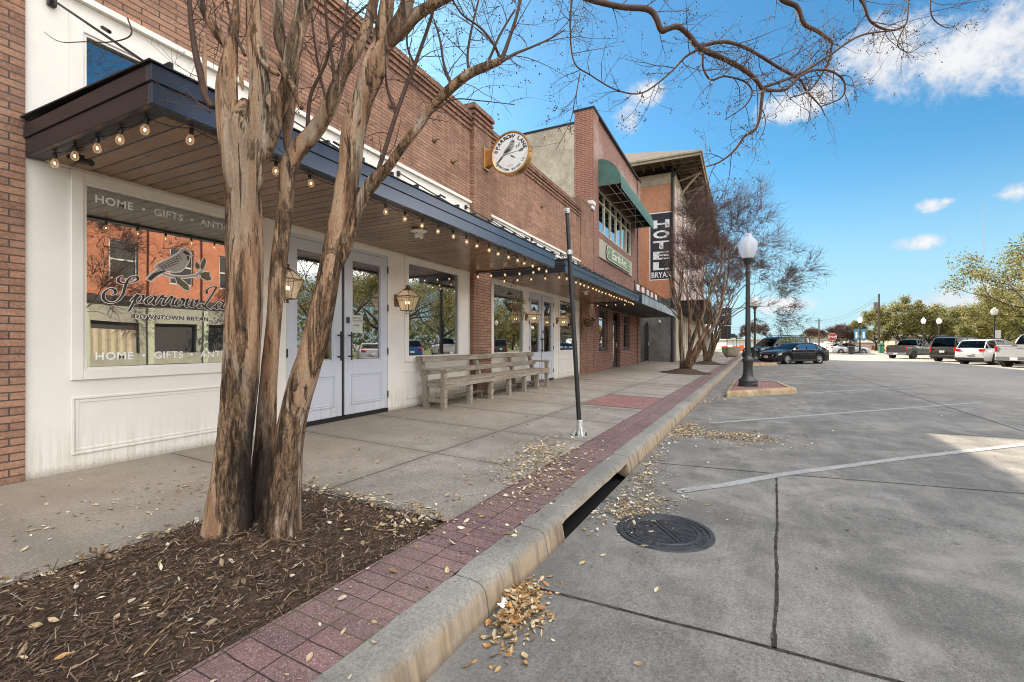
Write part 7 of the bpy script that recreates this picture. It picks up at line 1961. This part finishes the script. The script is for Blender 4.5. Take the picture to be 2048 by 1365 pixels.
onwalk=lambda x,y: y+KS*x>1.23
m=MB(); patch(m,rr,620,2.13,1.03,.30,.15,.25,.09,1.0,onroad,[(.42,.27,.12),(.50,.25,.08),(.55,.40,.22),(.36,.20,.08),(.62,.52,.34),(.30,.17,.07)])
tag(m.build('leaf_pile',M['leaf'],None),'orange brown heap of dry leaves against the kerb, nearest the view','leaves',kind='stuff')
m=MB()
patch(m,rr,223,5.6,.95,1.7,.13,-.03,.02,.9,onroad); patch(m,rr,341,4.55,.86,.9,.22,-.03,.015,.9,onroad)
patch(m,rr,341,3.85,.80,.55,.20,-.55,.012,.95,onroad); patch(m,rr,91,3.55,.62,.32,.25,0,.0,.95,onroad)
patch(m,rr,997,7.75,.80,.75,.20,-.1,.03,.95,onroad); patch(m,rr,1180,7.55,.25,.36,.85,.15,.03,.95,onroad); patch(m,rr,209,7.2,-.05,.5,.5,0,.01,.9,onroad)
patch(m,rr,144,11.9,.72,.55,.18,-.1,.02,1.0,onroad); patch(m,rr,78,13.0,.5,.8,.3,0,.0,1.0,onroad)
for _ in range(260):
    x=rr.uniform(1.6,14); y=rr.uniform(-4,1.1)
    if rr.random()<.5: y=rr.uniform(.2,1.1)
    if onroad(x,y): leaf(m,rr,x,y,gz(x,y),.85)
tag(m.build('gutter_leaves',M['leaf'],None),'dry leaves drifted along the gutter and over the road','leaves',kind='stuff')
m=MB()
patch(m,rr,813,4.2,1.8,1.05,.42,.15,.015,.95,onwalk); patch(m,rr,301,4.75,2.0,.55,.30,.2,.01,.95,onwalk); patch(m,rr,157,3.6,1.55,.8,.25,0,0,.95,onwalk)
patch(m,rr,262,2.60,2.55,.12,1.0,.0,.01,1.0,onwalk); patch(m,rr,157,2.45,1.95,.35,.2,0,0,1.0,onwalk)
patch(m,rr,196,1.6,3.15,1.6,.10,.0,.005,1.0,onwalk); patch(m,rr,144,1.9,3.9,1.3,.5,.0,.0,1.0,onwalk); patch(m,rr,39,6.3,3.3,3,.8,0,0,.9,onwalk)
for _ in range(330):
    x=rr.uniform(.6,9); y=rr.uniform(1.25,5.0)
    if onwalk(x,y): leaf(m,rr,x,y,gz(x,y),.85)
for _ in range(200):
    x=rr.uniform(.3,2.5); y=rr.uniform(1.85,3.1); leaf(m,rr,x,y,gz(x,y),.95)
for _ in range(60):
    x=rr.uniform(1.0,3.5); y=rr.uniform(1.25,1.8); leaf(m,rr,x,y,gz(x,y),1.0)
for _ in range(90):
    x=rr.uniform(6.5,11.3); leaf(m,rr,x,rr.uniform(4.55,5.1),gz(x,4.8),.8)
tag(m.build('pavement_leaves',M['leaf'],None),'dry leaves scattered over the pavement, paver border and mulch','leaves',kind='stuff')
# a few single pieces of litter that stand out
def single_leaf(u,v,z,s,label,cols):
    p=onZ(u,v,z); t=MB(); r=random.Random(int(u)); L0=len(t.v); leaf(t,r,p.x,p.y,z,s,cols,.2); o=t.build('fallen_leaf',M['leaf'],None); tag(o,label,'leaf','single dry leaves that stand out')
single_leaf(1165,1127,ZR+.004,2.0,'large curled tan leaf lying on the road below the storm drain',[(.55,.38,.18)])
single_leaf(1313,1181,ZR+.004,1.2,'lone cream leaf on the road below the manhole cover',[(.72,.62,.42)])
single_leaf(640,1250,-.083,1.7,'long cream leaf on the maroon pavers beside the mulch bed',[(.74,.66,.48)])
p=onZ(1007,1209,ZR+.07); t=MB(); t.add([p+Vector(q) for q in ((-.036,-.016,.0),(-.004,-.024,.012),(.026,-.012,.002),(.032,.016,.018),(-.006,.012,.004),(-.030,.020,.014))],[(0,1,2,5),(2,3,4,5)])
tag(t.build('paper_scrap',M['decal'],None),'crumpled white paper scrap on the leaf heap at the kerb','litter')
p=onZ(408,1100,-.03); t=MB(); t.tube([p+Vector((-.018,.006,.01)),p+Vector((.018,-.006,.012))],.006,8)
tag(t.build('cigarette_end',M['decal'],None),'white cigarette end in the mulch at the foot of the trunk','litter')
t=MB(); a=onZ(180,1106,-.03); b=onZ(236,1134,-.03); vs=[]
for i in range(8):
    k=i/7; c=a.lerp(b,k)+Vector((0,0,.022+.02*math.sin(k*3.1))); s_=Vector((.55,.83,0))*(.022*(.5+.5*math.sin(math.pi*(.15+.8*k)))); vs+=[c-s_+Vector((0,0,-.014)),c+Vector((0,0,.008)),c+s_+Vector((0,0,-.014))]
t.add(vs,[f for i in range(7) for f in ((i*3,i*3+3,i*3+4,i*3+1),(i*3+1,i*3+4,i*3+5,i*3+2))]); o=t.build('bark_piece',M['bark'],None,smooth=True)
so=o.modifiers.new('thick','SOLIDIFY'); so.thickness=.006
tag(o,'curved piece of fallen bark lying at the edge of the mulch bed','bark')
# ------------------------------------------------------------------ sky, sun, camera
SUN=Vector((.81,1.22,1.0)).normalized()
el=math.asin(SUN.z); az=math.atan2(SUN.x,SUN.y)
w=bpy.data.worlds.new('World'); SC.world=w; w.use_nodes=True
nt=w.node_tree; nt.nodes.clear()
class WG(G):
    def __init__(s,t): s.t=t; s.mat=None; s.o=None
g=WG(nt)
out=nt.nodes.new('ShaderNodeOutputWorld'); bg=nt.nodes.new('ShaderNodeBackground'); nt.links.new(bg.outputs[0],out.inputs[0])
sky=g.nd('TexSky',None,sky_type='NISHITA',sun_disc=False,sun_elevation=el,sun_rotation=az,altitude=100,air_density=1.0,dust_density=.6,ozone_density=2.5)
D=g.nd('TexCoord').outputs['Generated']; dx,dy,dz=g.sep(D)
col=g.nd('HueSaturation',{'Color':sky.outputs[0],'Saturation':SKY_SAT,'Value':1.0,'Hue':.5}).outputs[0]
col=g.mix(1.0,col,SKY_TINT,'MULTIPLY')
col=g.mix(g.m('MULTIPLY',g.smooth(dz,.34,.0),.80),col,tuple(q/SKY_STR for q in (.56,.79,.97)))
# clouds: soft clumps round given bearings, broken up by noise
den=g.m('ADD',g.m('MAXIMUM',dz,0.0),.12)
pl=g.comb(g.m('DIVIDE',dx,den),g.m('DIVIDE',dy,den),0.0)
n1=g.m('ADD',g.m('MULTIPLY',g.noise(D,11,8,.68,dist=.35),.50),g.m('ADD',g.m('MULTIPLY',g.noise(D,34,7,.68,dist=.5),.34),g.m('MULTIPLY',g.noise(D,95,5,.7),.16))); n2=g.noise(D,3.5,4,.55)
def blob(u,v,ru,rv):
    r=ray(u,v).normalized(); right=r.cross(Vector((0,0,1))).normalized(); up=right.cross(r)
    a=ray(u+ru,v).normalized().dot(right); b=ray(u,v-rv).normalized().dot(up)
    A=g.m('DIVIDE',g.nd('VectorMath',{0:D,1:tuple(right)},operation='DOT_PRODUCT').outputs['Value'],abs(a))
    B=g.m('DIVIDE',g.nd('VectorMath',{0:D,1:tuple(up)},operation='DOT_PRODUCT').outputs['Value'],abs(b))
    f=g.m('GREATER_THAN',g.nd('VectorMath',{0:D,1:tuple(r)},operation='DOT_PRODUCT').outputs['Value'],0.0)
    q=g.m('SUBTRACT',1.0,g.m('ADD',g.m('MULTIPLY',A,A),g.m('MULTIPLY',B,B)))
    return g.m('SUBTRACT',g.m('MULTIPLY',g.m('ADD',g.m('MAXIMUM',q,-3.0),3.0),f),3.0)
acc=None
for b in ((1960,110,230,85),(1760,95,130,70),(2100,60,200,120),(1255,235,36,34),(1290,188,44,28),(1600,205,95,40),(1862,412,42,20),(1890,403,22,10),(1832,487,58,17),(2034,385,46,20),(1560,610,82,17),(1545,612,40,20),(1900,602,95,24),(1990,588,70,30),(1790,618,70,10)):
    q=blob(*b); acc=q if acc is None else g.m('MAXIMUM',acc,q)
dens=g.m('ADD',acc,g.m('MULTIPLY',g.m('SUBTRACT',n1,.5),6.5))
mask=g.smooth(dens,-.35,1.25)
# bright broken clouds added behind the viewer as fill for the shaded shop fronts
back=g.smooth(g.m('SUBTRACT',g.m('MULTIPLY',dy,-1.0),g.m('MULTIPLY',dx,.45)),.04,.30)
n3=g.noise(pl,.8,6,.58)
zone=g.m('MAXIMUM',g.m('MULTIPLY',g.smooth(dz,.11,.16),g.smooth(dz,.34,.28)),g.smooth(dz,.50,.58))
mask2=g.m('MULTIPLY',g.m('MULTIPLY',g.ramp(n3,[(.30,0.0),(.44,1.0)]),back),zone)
shade=g.mix(g.smooth(g.m('ADD',dens,g.m('MULTIPLY',g.m('SUBTRACT',n2,.5),3.0)),.1,1.6),tuple(q/SKY_STR for q in (.80,.82,.87)),tuple(q/SKY_STR for q in (1.0,.99,.98)))
final=g.mix(g.m('MULTIPLY',mask,.93),col,shade)
final=g.mix(mask2,final,tuple(q*BACK_FILL/SKY_STR for q in (1.0,.975,.94)))
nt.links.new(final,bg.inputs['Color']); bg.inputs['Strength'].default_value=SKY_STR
sd=bpy.data.lights.new('sun','SUN'); so=bpy.data.objects.new('sun',sd); COL.objects.link(so)
sd.energy=SUN_STR; sd.angle=R(.53); sd.color=SUN_COL; so.rotation_euler=SUN.to_track_quat('Z','Y').to_euler(); so.location=(0,30,40)
cam=bpy.data.cameras.new('camera'); co=bpy.data.objects.new('camera',cam); COL.objects.link(co)
cam.sensor_width=36; cam.lens=CF/2048*36; cam.clip_start=.05; cam.clip_end=8000
cam.shift_y=(CHZ-682.5)/2048
co.location=EYE; co.rotation_euler=(R(90),0,TH-R(90)); SC.camera=co
SC.view_settings.view_transform='Standard'; SC.view_settings.look='None'; SC.view_settings.exposure=0; SC.view_settings.gamma=1
SC.render.engine='CYCLES'; SC.cycles.use_denoising=True
try: SC.cycles.denoiser='OPENIMAGEDENOISE'
except Exception: pass
SC.cycles.pixel_filter_type='BLACKMAN_HARRIS'; SC.cycles.filter_width=1.05
SC.cycles.max_bounces=8; SC.cycles.transparent_max_bounces=12; SC.cycles.glossy_bounces=4; SC.cycles.diffuse_bounces=4
SC.cycles.sample_clamp_indirect=6; SC.cycles.caustics_reflective=False; SC.cycles.caustics_refractive=False
